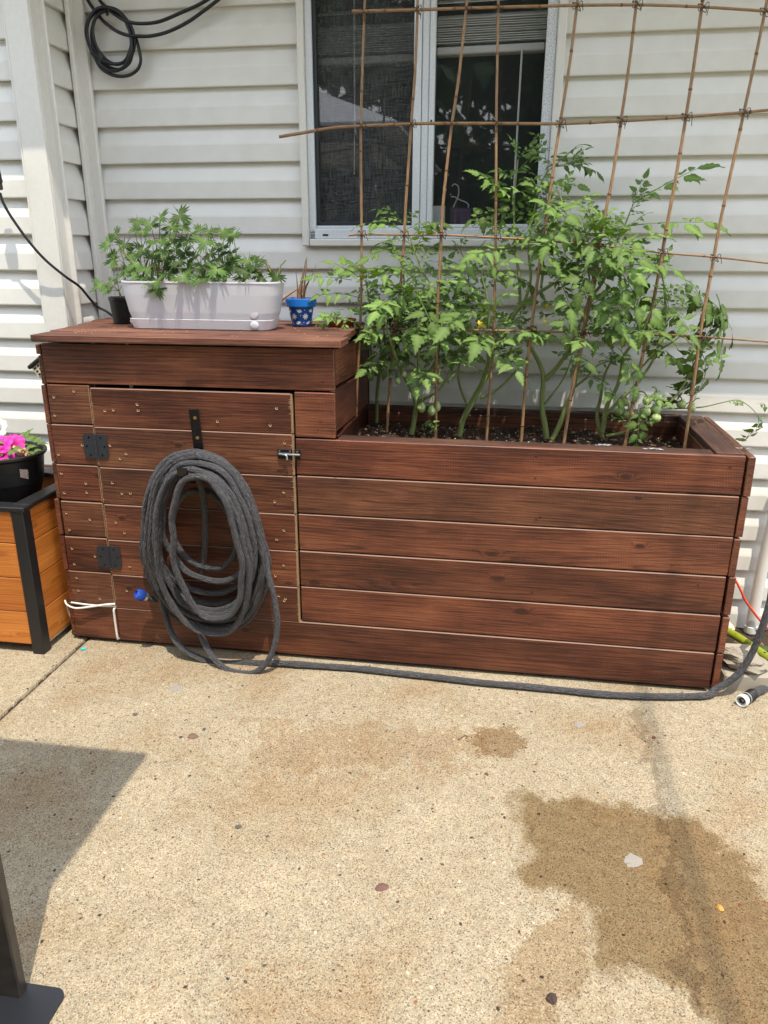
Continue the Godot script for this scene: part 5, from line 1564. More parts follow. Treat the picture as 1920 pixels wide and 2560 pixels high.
# ---------------------------------------------------------------- the gazebo over the patio and the yard behind the camera
func gazebo() -> void:
	var g := thing("gazebo", "dark metal gazebo post on a rounded base plate at the lower left", "gazebo")
	var x1 := -0.74
	var x0 := -4.10
	var z0 := 1.97
	var z1 := 5.00
	var y := 2.2
	var dark := grain(mat(Color.WHITE, 0.35), 90, 0.02, Color8(38, 36, 35), Color8(58, 53, 49), 1.5)
	var paint := mat(Color8(30, 33, 40), 0.45)
	for p in [Vector3(-0.943, 0, 2.078), Vector3(-3.85, 0, 2.078), Vector3(-0.943, 0, 4.9), Vector3(-3.85, 0, 4.9)]:
		var st := begin()
		# angle post: two flanges at right angles
		box_in(st, p + Vector3(0, y / 2, 0.006), Vector3(0.068, y, 0.024), 0.003)
		box_in(st, p + Vector3(-0.046, y / 2, 0.05), Vector3(0.024, y, 0.11), 0.003)
		obj("post", done(st), dark, g)
		var pl := begin()
		var prof := PackedVector2Array()
		for c in 4:
			for k in 6:
				var a := PI / 2 * (c + k / 5.0)
				prof.append(Vector2((0.095 if c in [0, 3] else -0.095) + 0.022 * cos(a), (0.085 if c in [0, 1] else -0.085) + 0.022 * sin(a)))
		for k in prof.size():
			var q0 := Vector3(prof[k].x, 0.006, prof[k].y)
			var q1 := Vector3(prof[(k + 1) % prof.size()].x, 0.006, prof[(k + 1) % prof.size()].y)
			tri(pl, Vector3(0, 0.006, 0), q0, q1, Vector2.ZERO, Vector2.ZERO, Vector2.ZERO, Vector3.UP)
			quad(pl, [q0, q1, q1 - Vector3(0, 0.006, 0), q0 - Vector3(0, 0.006, 0)], [Vector2.ZERO, Vector2.ZERO, Vector2.ZERO, Vector2.ZERO], Vector3(q0.x, 0, q0.z))
		obj("base_plate", done(pl), paint, g, at3(p + Vector3(0, 0.001, 0.09)))
	for b in [[Vector3((x0 + x1) / 2, y - 0.05, z0 + 0.1), Vector3(x1 - x0 - 0.2, 0.10, 0.04)], [Vector3((x0 + x1) / 2, y - 0.05, z1 - 0.1), Vector3(x1 - x0 - 0.2, 0.10, 0.04)], [Vector3(x1 - 0.19, y - 0.05, (z0 + z1) / 2), Vector3(0.04, 0.10, z1 - z0 - 0.25)], [Vector3(x0 + 0.19, y - 0.05, (z0 + z1) / 2), Vector3(0.04, 0.10, z1 - z0 - 0.25)]]:
		obj("beam", box(b[1], 0.003), dark, g, at3(b[0]))
	var rf := begin()
	var apex0 := Vector3(x0 + 1.5, y + 0.675, (z0 + z1) / 2)
	var apex1 := Vector3(x1 - 1.5, y + 0.675, (z0 + z1) / 2)
	var c0 := [Vector3(x0, y, z0), Vector3(x1, y, z0), Vector3(x1, y, z1), Vector3(x0, y, z1)]
	for s in [0.0, -0.02]:
		var d := Vector3(0, s, 0)
		var up := Vector3(0, 1.0 if s == 0.0 else -1.0, 0)
		quad(rf, [c0[0] + d, c0[1] + d, apex1 + d, apex0 + d], [Vector2.ZERO, Vector2.ZERO, Vector2.ZERO, Vector2.ZERO], up)
		quad(rf, [c0[2] + d, c0[3] + d, apex0 + d, apex1 + d], [Vector2.ZERO, Vector2.ZERO, Vector2.ZERO, Vector2.ZERO], up)
		tri(rf, c0[1] + d, c0[2] + d, apex1 + d, Vector2.ZERO, Vector2.ZERO, Vector2.ZERO, up)
		tri(rf, c0[3] + d, c0[0] + d, apex0 + d, Vector2.ZERO, Vector2.ZERO, Vector2.ZERO, up)
	for k in 4:
		var a: Vector3 = c0[k]
		var b: Vector3 = c0[(k + 1) % 4]
		quad(rf, [a, b, b - Vector3(0, 0.02, 0), a - Vector3(0, 0.02, 0)], [Vector2.ZERO, Vector2.ZERO, Vector2.ZERO, Vector2.ZERO], (a + b) * 0.5 - (c0[0] + c0[2]) * 0.5)
	obj("roof", done(rf), mat(Color8(208, 212, 218), 0.5), g)
	# service line overhead, whose soft shadow falls on the box and the patio
	var sl := thing("overhead_line", "black service line from the house overhead", "cable")
	obj("line", tube([Vector3(1.36, 6.5, -1.0), Vector3(1.32, 6.3, 2.5), Vector3(1.28, 6.4, 6.0), Vector3(1.2, 7.0, 14.0)], 0.011, -1, 8, 0.4), M.cable, sl)


func yard_trees() -> void:
	var leafm := mat(Color8(62, 92, 40), 0.7)
	leafm.backlight_enabled = true
	leafm.backlight = Color(0.4, 0.5, 0.2)
	var dark_leaf := mat(Color8(44, 70, 34), 0.7)
	var bark := grain(mat(Color.WHITE, 0.9), 95, 0.08, Color8(64, 52, 42), Color8(112, 96, 80), 2.0)
	var spots := [[Vector3(-4.4, -0.14, 9.2), 5.6, 2.1], [Vector3(-1.6, -0.14, 8.4), 6.2, 2.3], [Vector3(1.4, -0.14, 9.0), 5.4, 2.2], [Vector3(4.2, -0.14, 8.2), 6.6, 2.4], [Vector3(-7.0, -0.14, 7.6), 5.2, 2.2], [Vector3(-3.0, -0.14, 12.0), 8.4, 2.7], [Vector3(0.2, -0.14, 12.4), 8.0, 2.7], [Vector3(3.2, -0.14, 11.8), 8.8, 2.8]]
	var names_ := ["broad leafy tree across the yard, leftmost but one behind the gazebo", "tall leafy tree across the yard behind the gazebo's roof ridge", "leafy tree across the yard facing the window", "tallest leafy tree across the yard, far right", "leafy tree across the yard, far left", "tall tree in the back row across the yard, left", "tall tree in the back row across the yard, middle", "tall tree in the back row across the yard, right"]
	for t in spots.size():
		var p: Vector3 = spots[t][0]
		var hh: float = spots[t][1]
		var rad: float = spots[t][2]
		var o := thing("leafy_tree", names_[t], "tree", p, "trees across the yard")
		obj("trunk", tube([Vector3(0, 0, 0), Vector3(0.1, hh * 0.3, 0.05), Vector3(0.0, hh * 0.75, 0)], 0.18, 0.05, 9, 0.4), bark, o)
		for k in 6:
			var a := k * 1.05 + t
			obj("limb", tube([Vector3(0.05, hh * (0.25 + 0.05 * k), 0), Vector3(cos(a) * rad * 0.5, hh * (0.4 + 0.06 * k), sin(a) * rad * 0.5), Vector3(cos(a) * rad * 0.8, hh * (0.5 + 0.07 * k), sin(a) * rad * 0.8)], 0.06, 0.015, 6, 0.5), bark, o)
		var st := begin()
		for c in 90:
			var a := rr(0, TAU)
			var q := sqrt(rng.randf())
			var yy := rr(0.06, 1.0)
			var cc := Vector3(cos(a) * rad * q * (1.05 - 0.45 * yy), hh * yy, sin(a) * rad * q * (1.05 - 0.45 * yy))
			for l in 60:
				var d := Vector3(rr(-1, 1), rr(-0.8, 0.8), rr(-1, 1)) * 0.46
				var n := Vector3(rr(-1, 1), rr(0, 1), rr(-1, 1)).normalized()
				var u := n.cross(Vector3(rr(-1, 1), rr(-1, 1), rr(-1, 1))).normalized() * rr(0.11, 0.19)
				var v := n.cross(u).normalized() * u.length() * 0.55
				tri(st, cc + d - u, cc + d + v, cc + d + u, Vector2.ZERO, Vector2.ZERO, Vector2.ZERO, n)
				tri(st, cc + d - u, cc + d + u, cc + d - v, Vector2.ZERO, Vector2.ZERO, Vector2.ZERO, n)
		obj("crown", done(st), leafm if t % 2 == 0 else dark_leaf, o)


# ---------------------------------------------------------------- plants
func leaflet(st: SurfaceTool, x: Transform3D, l: float, w: float, g: RandomNumberGenerator, tone: float, n := 8) -> void:
	# a toothed, folded, drooping blade along +x of the transform
	var droop := g.randf_range(0.05, 0.50)
	var fold := g.randf_range(0.10, 0.55)
	var twist := g.randf_range(-0.5, 0.5)
	var side := g.randf_range(-0.12, 0.12)
	var mid := PackedVector3Array()
	var lft := PackedVector3Array()
	var rgt := PackedVector3Array()
	for i in n + 1:
		var t := float(i) / n
		var ww := w * 1.25 * pow(maxf(sin(PI * pow(t, 0.55)), 0.0), 0.9) * (1.0 - 0.25 * t) if i < n else 0.0
		var tooth := (1.14 if i % 2 == 0 else 0.82) if i > 0 and i < n else 1.0
		var c := Vector3(l * t * (1.0 - droop * 0.25 * t), -droop * l * t * t, side * l * t * t)
		var fwd := l * (0.075 if i % 2 == 0 else 0.0)
		var tw := twist * t
		mid.append(x * c)
		for s in [-1.0, 1.0]:
			var e := Vector3(fwd, (fold * ww - 3.0 * ww * ww / maxf(w, 0.001) * 0.12) + s * tw * ww, s * ww * tooth)
			if s < 0.0:
				lft.append(x * (c + e))
			else:
				rgt.append(x * (c + e))
	var cm := Color(0.200, 0.295, 0.085) * tone
	var ce := Color(0.086, 0.170, 0.036) * tone
	var cq := Color(0.110, 0.198, 0.048) * tone
	var up := x.basis.y
	for i in n:
		for s in 2:
			var e: PackedVector3Array = lft if s == 0 else rgt
			for t in [[mid[i], e[i], e[i + 1], cm, ce, cq], [mid[i], e[i + 1], mid[i + 1], cm, cq, cm]]:
				var a: Vector3 = t[0]
				var b: Vector3 = t[1]
				var c: Vector3 = t[2]
				var cb: Color = t[4]
				var cc: Color = t[5]
				if (b - a).cross(c - a).dot(up) > 0.0:
					var q := b
					b = c
					c = q
					var qq := cb
					cb = cc
					cc = qq
				st.set_color(t[3])
				st.add_vertex(a)
				st.set_color(cb)
				st.add_vertex(b)
				st.set_color(cc)
				st.add_vertex(c)


func stalk_in(st: SurfaceTool, pts: PackedVector3Array, r0: float, r1: float, c: Color) -> void:
	for i in pts.size() - 1:
		var d := (pts[i + 1] - pts[i]).normalized()
		var n := d.cross(Vector3.UP if absf(d.y) < 0.9 else Vector3.RIGHT).normalized()
		var b := d.cross(n)
		var ra := lerpf(r0, r1, float(i) / (pts.size() - 1))
		var rb := lerpf(r0, r1, float(i + 1) / (pts.size() - 1))
		for k in 3:
			var a0 := TAU * k / 3
			var a1 := TAU * (k + 1) / 3
			var o0 := n * cos(a0) + b * sin(a0)
			var o1 := n * cos(a1) + b * sin(a1)
			var q := [pts[i] + o0 * ra, pts[i] + o1 * ra, pts[i + 1] + o1 * rb, pts[i + 1] + o0 * rb]
			if (q[1] - q[0]).cross(q[2] - q[0]).dot(o0 + o1) > 0.0:
				q = [q[1], q[0], q[3], q[2]]
			st.set_color(c)
			for v in [q[0], q[1], q[2], q[0], q[2], q[3]]:
				st.add_vertex(v)


func tomato_leaf(seed_: int, droopy := 0.4, wide := 1.0) -> ArrayMesh:
	# a compound leaf 0.18 m long, growing along +x
	var g := RandomNumberGenerator.new()
	g.seed = seed_
	var st := SurfaceTool.new()
	st.begin(Mesh.PRIMITIVE_TRIANGLES)
	st.set_smooth_group(-1)
	var l := 0.18
	var path := PackedVector3Array()
	var bend := g.randf_range(-0.10, 0.10)
	for i in 9:
		var t := i / 8.0
		path.append(Vector3(l * t * (1.0 - 0.2 * droopy * t), l * (0.14 * t - droopy * t * t), l * bend * t * t))
	var tone := g.randf_range(0.68, 1.25)
	stalk_in(st, path, 0.0019, 0.0009, Color(0.14, 0.22, 0.075))
	st.set_smooth_group(1)
	var ends := [[8, 0.0, 0.40], [6, 1.0, 0.34], [6, -1.0, 0.35], [4, 1.0, 0.31], [4, -1.0, 0.32], [2, 1.0, 0.22], [2, -1.0, 0.20], [7, 1.0, 0.20], [7, -1.0, 0.17], [5, 1.0, 0.13], [3, -1.0, 0.12]]
	for e in ends:
		var i: int = e[0]
		var p := path[i]
		var d := (path[mini(i + 1, 8)] - path[maxi(i - 1, 0)]).normalized()
		var yaw: float = -e[1] * g.randf_range(0.85, 1.35) + g.randf_range(-0.15, 0.15)
		var up := Vector3(g.randf_range(-0.25, 0.25), 1, g.randf_range(-0.25, 0.25))
		var z := d.cross(up).normalized()
		up = z.cross(d).normalized()
		var b := Basis(d, up, z).rotated(up, yaw)
		b = b.rotated(b.z, g.randf_range(-0.35, 0.25))
		var q: float = e[2] * l * g.randf_range(0.88, 1.15)
		st.set_smooth_group(2 + i)
		var off: Vector3 = b.x * q * (0.12 if e[1] != 0.0 else 0.0)
		leaflet(st, Transform3D(b, p + off), q, q * g.randf_range(0.185, 0.255) * wide, g, tone * g.randf_range(0.92, 1.08), 10 if e[2] > 0.2 else 4)
	st.generate_normals()
	return st.commit()


var leaves := []
var wilted := []


func leaf_frame(d: Vector3, roll := 0.0) -> Basis:
	var x := d.normalized()
	var z := x.cross(Vector3(0.05, 1.0, 0.55))
	if z.length() < 0.05:
		z = Vector3.RIGHT
	z = z.normalized()
	var y := z.cross(x)
	return Basis(x, y, z).rotated(x, roll)


func tomato_plant(label: String, stems: Array, gap: float, bias := Vector3(0, 0.1, 0.15)) -> Node3D:
	# stems: [points, thick, thin, where leaves start (0..1), leaf size]
	var t := thing("tomato_plant", label, "tomato plant", Vector3.ZERO, "tomato plants in the planter box")
	for s in stems:
		var path := smooth_path(s[0], 0.012)
		obj("stem", tube(s[0], s[1] * 1.12, s[2], 7, 0.018), M.stem, t)
		var total := 0.0
		for i in path.size() - 1:
			total += path[i].distance_to(path[i + 1])
		var run := 0.0
		var next: float = total * s[3]
		var side := rng.randi() % 4
		for i in path.size() - 1:
			run += path[i].distance_to(path[i + 1])
			if run < next:
				continue
			next += gap * 0.60 * rr(0.7, 1.3)
			side += 1
			var tan_ := (path[i + 1] - path[i]).normalized()
			var a := side * 2.4 + rr(-0.5, 0.5)
			var d := Vector3(cos(a), rr(0.0, 0.45), sin(a) * 0.75) + bias + tan_ * 0.25
			var p := path[i]
			if p.z < 0.16 and d.z < -0.2:
				d.z = absf(d.z)
			var size: float = s[4] * 1.05 * rr(0.62, 1.15) * (1.0 - 0.25 * run / total)
			if p.z + d.normalized().z * 0.18 * size < 0.035:
				d.z = 0.25
			obj("leaf", leaves[rng.randi() % leaves.size()], M.leaf, t, Transform3D(leaf_frame(d, rr(-0.35, 0.35)) * Basis.from_scale(Vector3.ONE * size), p))
		# a small tuft at the growing tip
		var tip := path[path.size() - 1]
		var up := (tip - path[maxi(0, path.size() - 4)]).normalized()
		for k in 3:
			var a2 := k * 2.1 + rr(-0.3, 0.3)
			obj("leaf", leaves[rng.randi() % leaves.size()], M.leaf, t, Transform3D(leaf_frame(up * 0.9 + Vector3(cos(a2), 0.25, sin(a2)) * 0.8, rr(-0.4, 0.4)) * Basis.from_scale(Vector3.ONE * s[4] * rr(0.34, 0.55)), tip))
	return t


func leaf_at(t: Node3D, p: Vector3, d: Vector3, size: float, roll := 0.0, wilt := false) -> void:
	var set_: Array = wilted if wilt else leaves
	obj("leaf", set_[rng.randi() % set_.size()], M.leaf, t, Transform3D(leaf_frame(d, roll) * Basis.from_scale(Vector3.ONE * size * (1.25 if wilt else 1.08)), p))


func fruit(t: Node3D, p: Vector3, r: float, plum: bool, from: Vector3, dark := false) -> void:
	var tilt := Vector3(rr(-0.2, 0.2), rr(0, 6), rr(-0.2, 0.2))
	var f := group_part("tomato", t, p)
	f.rotation = tilt
	var prof := []
	for i in 13:
		var a := PI * i / 12.0
		var rad := sin(a) * r
		var y := -cos(a) * r * (1.28 if plum else 0.92)
		if plum and y > 0.0:
			rad *= 0.88
		if not plum and i == 12:
			y -= r * 0.1
		prof.append(Vector2(maxf(rad, 0.0), y))
	obj("flesh", lathe(prof, 18), M.tomato_dark if dark else M.tomato, f)
	var cal := begin()
	for k in 5:
		var a := TAU * k / 5.0 + 0.3
		var top := r * (1.26 if plum else 0.84)
		var c := Vector3(0, top, 0)
		var m := Vector3(cos(a) * r * 0.5, top + r * 0.06, sin(a) * r * 0.5)
		var e := Vector3(cos(a) * r * 0.95, top + r * 0.26, sin(a) * r * 0.95)
		var sd := Vector3(-sin(a), 0, cos(a)) * r * 0.14
		tri(cal, c, m + sd, m - sd, Vector2.ZERO, Vector2.ZERO, Vector2.ZERO, Vector3.UP)
		tri(cal, m + sd, e, m - sd, Vector2.ZERO, Vector2.ZERO, Vector2.ZERO, Vector3.UP)
	obj("calyx", done(cal), M.stem_dark, f)
	var top_w := p + Vector3(0, r, 0)
	obj("fruit_stalk", tube([top_w, (top_w + from) * 0.5 + Vector3(0, 0.008, 0), from], 0.0022, 0.0026, 6, 0.01), M.stem, t)


func flower_at(t: Node3D, p: Vector3) -> void:
	var st := begin()
	for k in 6:
		var a := TAU * k / 6.0
		var d := Vector3(cos(a), -0.25, sin(a)) * 0.011
		var sd := Vector3(-sin(a), 0, cos(a)) * 0.0026
		tri(st, Vector3(0, 0, 0), d * 0.5 + sd, d * 0.5 - sd, Vector2.ZERO, Vector2.ZERO, Vector2.ZERO, Vector3.UP)
		tri(st, d * 0.5 + sd, d, d * 0.5 - sd, Vector2.ZERO, Vector2.ZERO, Vector2.ZERO, Vector3.UP)
	obj("flower", done(st), M.yellow, t, at3(p, Vector3(rr(0.6, 1.4), rr(0, 6), 0)))
	obj("flower_stalk", tube([p, p + Vector3(rr(-0.01, 0.01), 0.014, -0.006), p + Vector3(rr(-0.02, 0.02), 0.03, -0.02)], 0.0012, 0.0016, 5, 0.008), M.stem, t)


func tomatoes() -> void:
	M.yellow = mat(Color8(226, 196, 40), 0.6)
	for i in 9:
		leaves.append(tomato_leaf(300 + i, 0.05 + 0.055 * i))
	for i in 3:
		wilted.append(tomato_leaf(340 + i, 0.75 + 0.15 * i, 1.45))
	# first plant, by the cabinet
	var a := tomato_plant("leftmost tomato plant, beside the tall cabinet, one branch lying over its lid", [
		[[Vector3(-0.512, 0.792, 0.100), Vector3(-0.505, 0.918, 0.120), Vector3(-0.491, 1.016, 0.140), Vector3(-0.480, 1.068, 0.160), Vector3(-0.501, 1.181, 0.190), Vector3(-0.520, 1.284, 0.220), Vector3(-0.527, 1.349, 0.240)], 0.0075, 0.003, 0.38, 0.95],
		[[Vector3(-0.488, 1.047, 0.140), Vector3(-0.447, 1.101, 0.170), Vector3(-0.417, 1.179, 0.200), Vector3(-0.394, 1.265, 0.220), Vector3(-0.389, 1.349, 0.220), Vector3(-0.402, 1.412, 0.220)], 0.005, 0.0025, 0.25, 1.0],
		[[Vector3(-0.497, 0.974, 0.120), Vector3(-0.523, 1.023, 0.140), Vector3(-0.522, 1.080, 0.160), Vector3(-0.529, 1.124, 0.180), Vector3(-0.546, 1.166, 0.200), Vector3(-0.566, 1.198, 0.250), Vector3(-0.595, 1.210, 0.300), Vector3(-0.625, 1.220, 0.340)], 0.004, 0.0018, 0.55, 0.62],
		[[Vector3(-0.513, 0.981, 0.120), Vector3(-0.502, 1.035, 0.110), Vector3(-0.479, 1.089, 0.100), Vector3(-0.485, 1.181, 0.100), Vector3(-0.498, 1.287, 0.120)], 0.004, 0.002, 0.3, 0.9]], 0.058)
	for q in [[Vector3(-0.607, 1.217, 0.330), Vector3(-1, 0.05, 0.35), 0.46], [Vector3(-0.586, 1.211, 0.300), Vector3(-0.2, -0.6, 0.6), 0.5], [Vector3(-0.583, 1.348, 0.220), Vector3(-1, 0.05, 0.2), 0.75], [Vector3(-0.553, 1.284, 0.220), Vector3(-1, 0.25, 0.5), 0.8], [Vector3(-0.550, 1.159, 0.200), Vector3(-0.3, 0.4, 0.6), 0.5], [Vector3(-0.508, 1.327, 0.220), Vector3(-0.8, 0.5, 0.1), 0.85]]:
		leaf_at(a, q[0], q[1], q[2])
	fruit(a, Vector3(-0.519, 0.992, 0.200), 0.0150, true, Vector3(-0.519, 1.021, 0.160), true)
	fruit(a, Vector3(-0.407, 1.139, 0.160), 0.016, true, Vector3(-0.408, 1.181, 0.180), true)
	# second plant
	var b := tomato_plant("second tomato plant from the cabinet, with the lowest cluster of green plum tomatoes", [
		[[Vector3(-0.347, 0.785, 0.260), Vector3(-0.338, 0.848, 0.260), Vector3(-0.334, 0.901, 0.255), Vector3(-0.350, 0.948, 0.250), Vector3(-0.375, 0.993, 0.250), Vector3(-0.396, 1.036, 0.260), Vector3(-0.416, 1.097, 0.280), Vector3(-0.435, 1.170, 0.300), Vector3(-0.447, 1.227, 0.300)], 0.0095, 0.003, 0.5, 0.95],
		[[Vector3(-0.334, 0.901, 0.255), Vector3(-0.322, 0.955, 0.260), Vector3(-0.325, 1.046, 0.270), Vector3(-0.327, 1.149, 0.280), Vector3(-0.332, 1.255, 0.280), Vector3(-0.339, 1.352, 0.270)], 0.006, 0.003, 0.25, 1.0],
		[[Vector3(-0.331, 0.910, 0.255), Vector3(-0.299, 0.926, 0.270), Vector3(-0.263, 0.945, 0.270), Vector3(-0.226, 0.988, 0.270), Vector3(-0.212, 1.034, 0.270)], 0.006, 0.003, 0.55, 0.75],
		[[Vector3(-0.327, 1.113, 0.280), Vector3(-0.308, 1.246, 0.250), Vector3(-0.291, 1.323, 0.240), Vector3(-0.323, 1.385, 0.230), Vector3(-0.350, 1.447, 0.220), Vector3(-0.372, 1.501, 0.210), Vector3(-0.391, 1.534, 0.200)], 0.005, 0.0025, 0.1, 0.9],
		[[Vector3(-0.351, 0.928, 0.240), Vector3(-0.326, 0.968, 0.200), Vector3(-0.270, 1.056, 0.170), Vector3(-0.250, 1.160, 0.160), Vector3(-0.246, 1.262, 0.150), Vector3(-0.272, 1.348, 0.140)], 0.005, 0.0022, 0.3, 0.95]], 0.054)
	for q in [[Vector3(-0.394, 1.515, 0.200), Vector3(-0.9, 0.5, 0.3), 0.75], [Vector3(-0.385, 1.522, 0.200), Vector3(0.9, 0.35, 0.3), 0.72], [Vector3(-0.399, 1.460, 0.210), Vector3(-0.9, -0.1, 0.5), 0.7], [Vector3(-0.410, 1.562, 0.190), Vector3(-0.7, 0.5, 0.1), 0.5], [Vector3(-0.361, 1.405, 0.220), Vector3(-0.9, -0.3, 0.5), 0.75], [Vector3(-0.349, 1.351, 0.250), Vector3(-0.5, -0.5, 0.7), 0.95], [Vector3(-0.338, 1.296, 0.270), Vector3(0.3, -0.15, 1.0), 1.1], [Vector3(-0.328, 1.213, 0.280), Vector3(0.1, -0.3, 1.0), 0.9], [Vector3(-0.327, 1.061, 0.270), Vector3(0.05, -0.5, 0.9), 0.7], [Vector3(-0.426, 1.060, 0.280), Vector3(-0.5, 0.05, 0.8), 0.75], [Vector3(-0.414, 1.290, 0.300), Vector3(-0.2, -0.1, 0.9), 0.95], [Vector3(-0.287, 1.265, 0.200), Vector3(0.9, 0.1, 0.4), 0.9], [Vector3(-0.312, 0.811, 0.300), Vector3(0.4, 0.6, 0.2), 0.32], [Vector3(-0.283, 0.799, 0.310), Vector3(0.7, 0.7, 0.1), 0.24]]:
		leaf_at(b, q[0], q[1], q[2])
	for q in [[Vector3(-0.376, 1.014, 0.280), 0.0095, true], [Vector3(-0.400, 0.989, 0.280), 0.010, true], [Vector3(-0.267, 0.999, 0.290), 0.0125, true], [Vector3(-0.244, 0.998, 0.280), 0.0115, true], [Vector3(-0.307, 0.897, 0.300), 0.0165, true], [Vector3(-0.269, 0.889, 0.310), 0.0155, true], [Vector3(-0.252, 0.900, 0.285), 0.0155, true]]:
		var p: Vector3 = q[0]
		fruit(b, p, q[1], true, p + Vector3(rr(-0.01, 0.01), 0.045, -0.02))
	# third plant, leaning right
	var c := tomato_plant("third tomato plant, its woody double stem leaning to the right", [
		[[Vector3(-0.165, 0.785, 0.260), Vector3(-0.156, 0.841, 0.260), Vector3(-0.137, 0.892, 0.260), Vector3(-0.115, 0.936, 0.260), Vector3(-0.093, 0.981, 0.260), Vector3(-0.075, 1.036, 0.260), Vector3(-0.068, 1.081, 0.270), Vector3(-0.080, 1.148, 0.290), Vector3(-0.073, 1.219, 0.300), Vector3(-0.085, 1.301, 0.300), Vector3(-0.104, 1.368, 0.290)], 0.010, 0.003, 0.5, 0.95],
		[[Vector3(-0.150, 0.855, 0.270), Vector3(-0.122, 0.909, 0.280), Vector3(-0.084, 0.988, 0.280), Vector3(-0.052, 1.047, 0.280), Vector3(-0.019, 1.079, 0.280), Vector3(0.013, 1.123, 0.280)], 0.008, 0.003, 0.6, 0.8],
		[[Vector3(-0.137, 0.894, 0.250), Vector3(-0.161, 0.942, 0.240), Vector3(-0.177, 0.994, 0.240), Vector3(-0.177, 1.049, 0.230), Vector3(-0.162, 1.109, 0.220), Vector3(-0.177, 1.210, 0.220), Vector3(-0.169, 1.295, 0.220)], 0.0045, 0.0022, 0.45, 0.85],
		[[Vector3(-0.093, 0.932, 0.270), Vector3(-0.033, 0.966, 0.270), Vector3(0.014, 1.012, 0.260), Vector3(0.046, 1.052, 0.250), Vector3(0.072, 1.084, 0.240), Vector3(0.079, 1.129, 0.220)], 0.005, 0.003, 0.75, 0.8],
		[[Vector3(-0.069, 1.103, 0.270), Vector3(-0.045, 1.145, 0.260), Vector3(-0.030, 1.188, 0.260)], 0.004, 0.002, 0.2, 0.7],
		[[Vector3(-0.168, 1.267, 0.220), Vector3(-0.157, 1.349, 0.160), Vector3(-0.171, 1.405, 0.120), Vector3(-0.196, 1.454, 0.100)], 0.0035, 0.0015, 0.2, 0.6]], 0.055)
	for q in [[Vector3(-0.067, 1.176, 0.290), Vector3(-0.2, -0.2, 1.0), 1.0], [Vector3(-0.107, 1.258, 0.280), Vector3(-0.6, -0.15, 0.9), 1.05], [Vector3(-0.051, 1.119, 0.280), Vector3(0.5, -0.35, 0.9), 0.95], [Vector3(-0.134, 1.185, 0.250), Vector3(-0.8, -0.3, 0.6), 0.85], [Vector3(-0.024, 1.154, 0.270), Vector3(0.9, 0.1, 0.6), 0.9], [Vector3(-0.160, 1.349, 0.160), Vector3(0.9, 0.3, 0.2), 0.6], [Vector3(-0.120, 1.405, 0.120), Vector3(0.8, 0.35, 0.1), 0.75]]:
		leaf_at(c, q[0], q[1], q[2])
	for p: Vector3 in [Vector3(-0.103, 1.213, 0.340), Vector3(-0.094, 1.205, 0.340), Vector3(-0.107, 1.197, 0.340), Vector3(0.123, 1.271, 0.330), Vector3(0.121, 1.224, 0.330)]:
		flower_at(c, p)
	# fourth plant, the tallest
	var d := tomato_plant("tallest tomato plant, reaching up in front of the right window pane", [
		[[Vector3(0.160, 0.790, 0.260), Vector3(0.149, 0.841, 0.260), Vector3(0.134, 0.913, 0.260), Vector3(0.133, 1.001, 0.260), Vector3(0.122, 1.049, 0.260), Vector3(0.098, 1.093, 0.255), Vector3(0.079, 1.121, 0.250), Vector3(0.057, 1.163, 0.250), Vector3(0.032, 1.199, 0.250)], 0.0105, 0.0055, 0.9, 0.6],
		[[Vector3(-0.017, 1.198, 0.250), Vector3(0.010, 1.227, 0.250), Vector3(0.034, 1.261, 0.250), Vector3(0.085, 1.304, 0.250), Vector3(0.138, 1.338, 0.250), Vector3(0.180, 1.368, 0.250), Vector3(0.203, 1.422, 0.250)], 0.008, 0.004, 0.5, 1.0],
		[[Vector3(0.034, 1.263, 0.245), Vector3(0.024, 1.368, 0.240), Vector3(0.006, 1.460, 0.230), Vector3(-0.006, 1.587, 0.210), Vector3(-0.005, 1.681, 0.200), Vector3(-0.001, 1.748, 0.190)], 0.0055, 0.002, 0.5, 0.85],
		[[Vector3(0.050, 1.283, 0.250), Vector3(0.065, 1.357, 0.250), Vector3(0.051, 1.460, 0.240), Vector3(0.059, 1.540, 0.240), Vector3(0.068, 1.618, 0.220)], 0.005, 0.002, 0.55, 0.9],
		[[Vector3(0.103, 1.327, 0.250), Vector3(0.106, 1.408, 0.220), Vector3(0.087, 1.501, 0.200), Vector3(0.070, 1.594, 0.180), Vector3(0.082, 1.673, 0.160), Vector3(0.118, 1.727, 0.130), Vector3(0.174, 1.736, 0.100)], 0.0045, 0.002, 0.3, 0.85],
		[[Vector3(0.138, 1.005, 0.260), Vector3(0.176, 1.053, 0.270), Vector3(0.209, 1.110, 0.280), Vector3(0.234, 1.178, 0.280), Vector3(0.255, 1.241, 0.280), Vector3(0.270, 1.317, 0.280), Vector3(0.256, 1.396, 0.280)], 0.008, 0.003, 0.5, 0.95],
		[[Vector3(0.219, 1.369, 0.270), Vector3(0.222, 1.491, 0.260), Vector3(0.193, 1.539, 0.260), Vector3(0.167, 1.581, 0.250), Vector3(0.147, 1.629, 0.240)], 0.006, 0.0025, 0.1, 0.95],
		[[Vector3(0.143, 0.916, 0.260), Vector3(0.176, 0.969, 0.270), Vector3(0.194, 0.997, 0.270), Vector3(0.216, 1.052, 0.280), Vector3(0.226, 1.097, 0.280)], 0.004, 0.002, 0.75, 0.5]], 0.052)
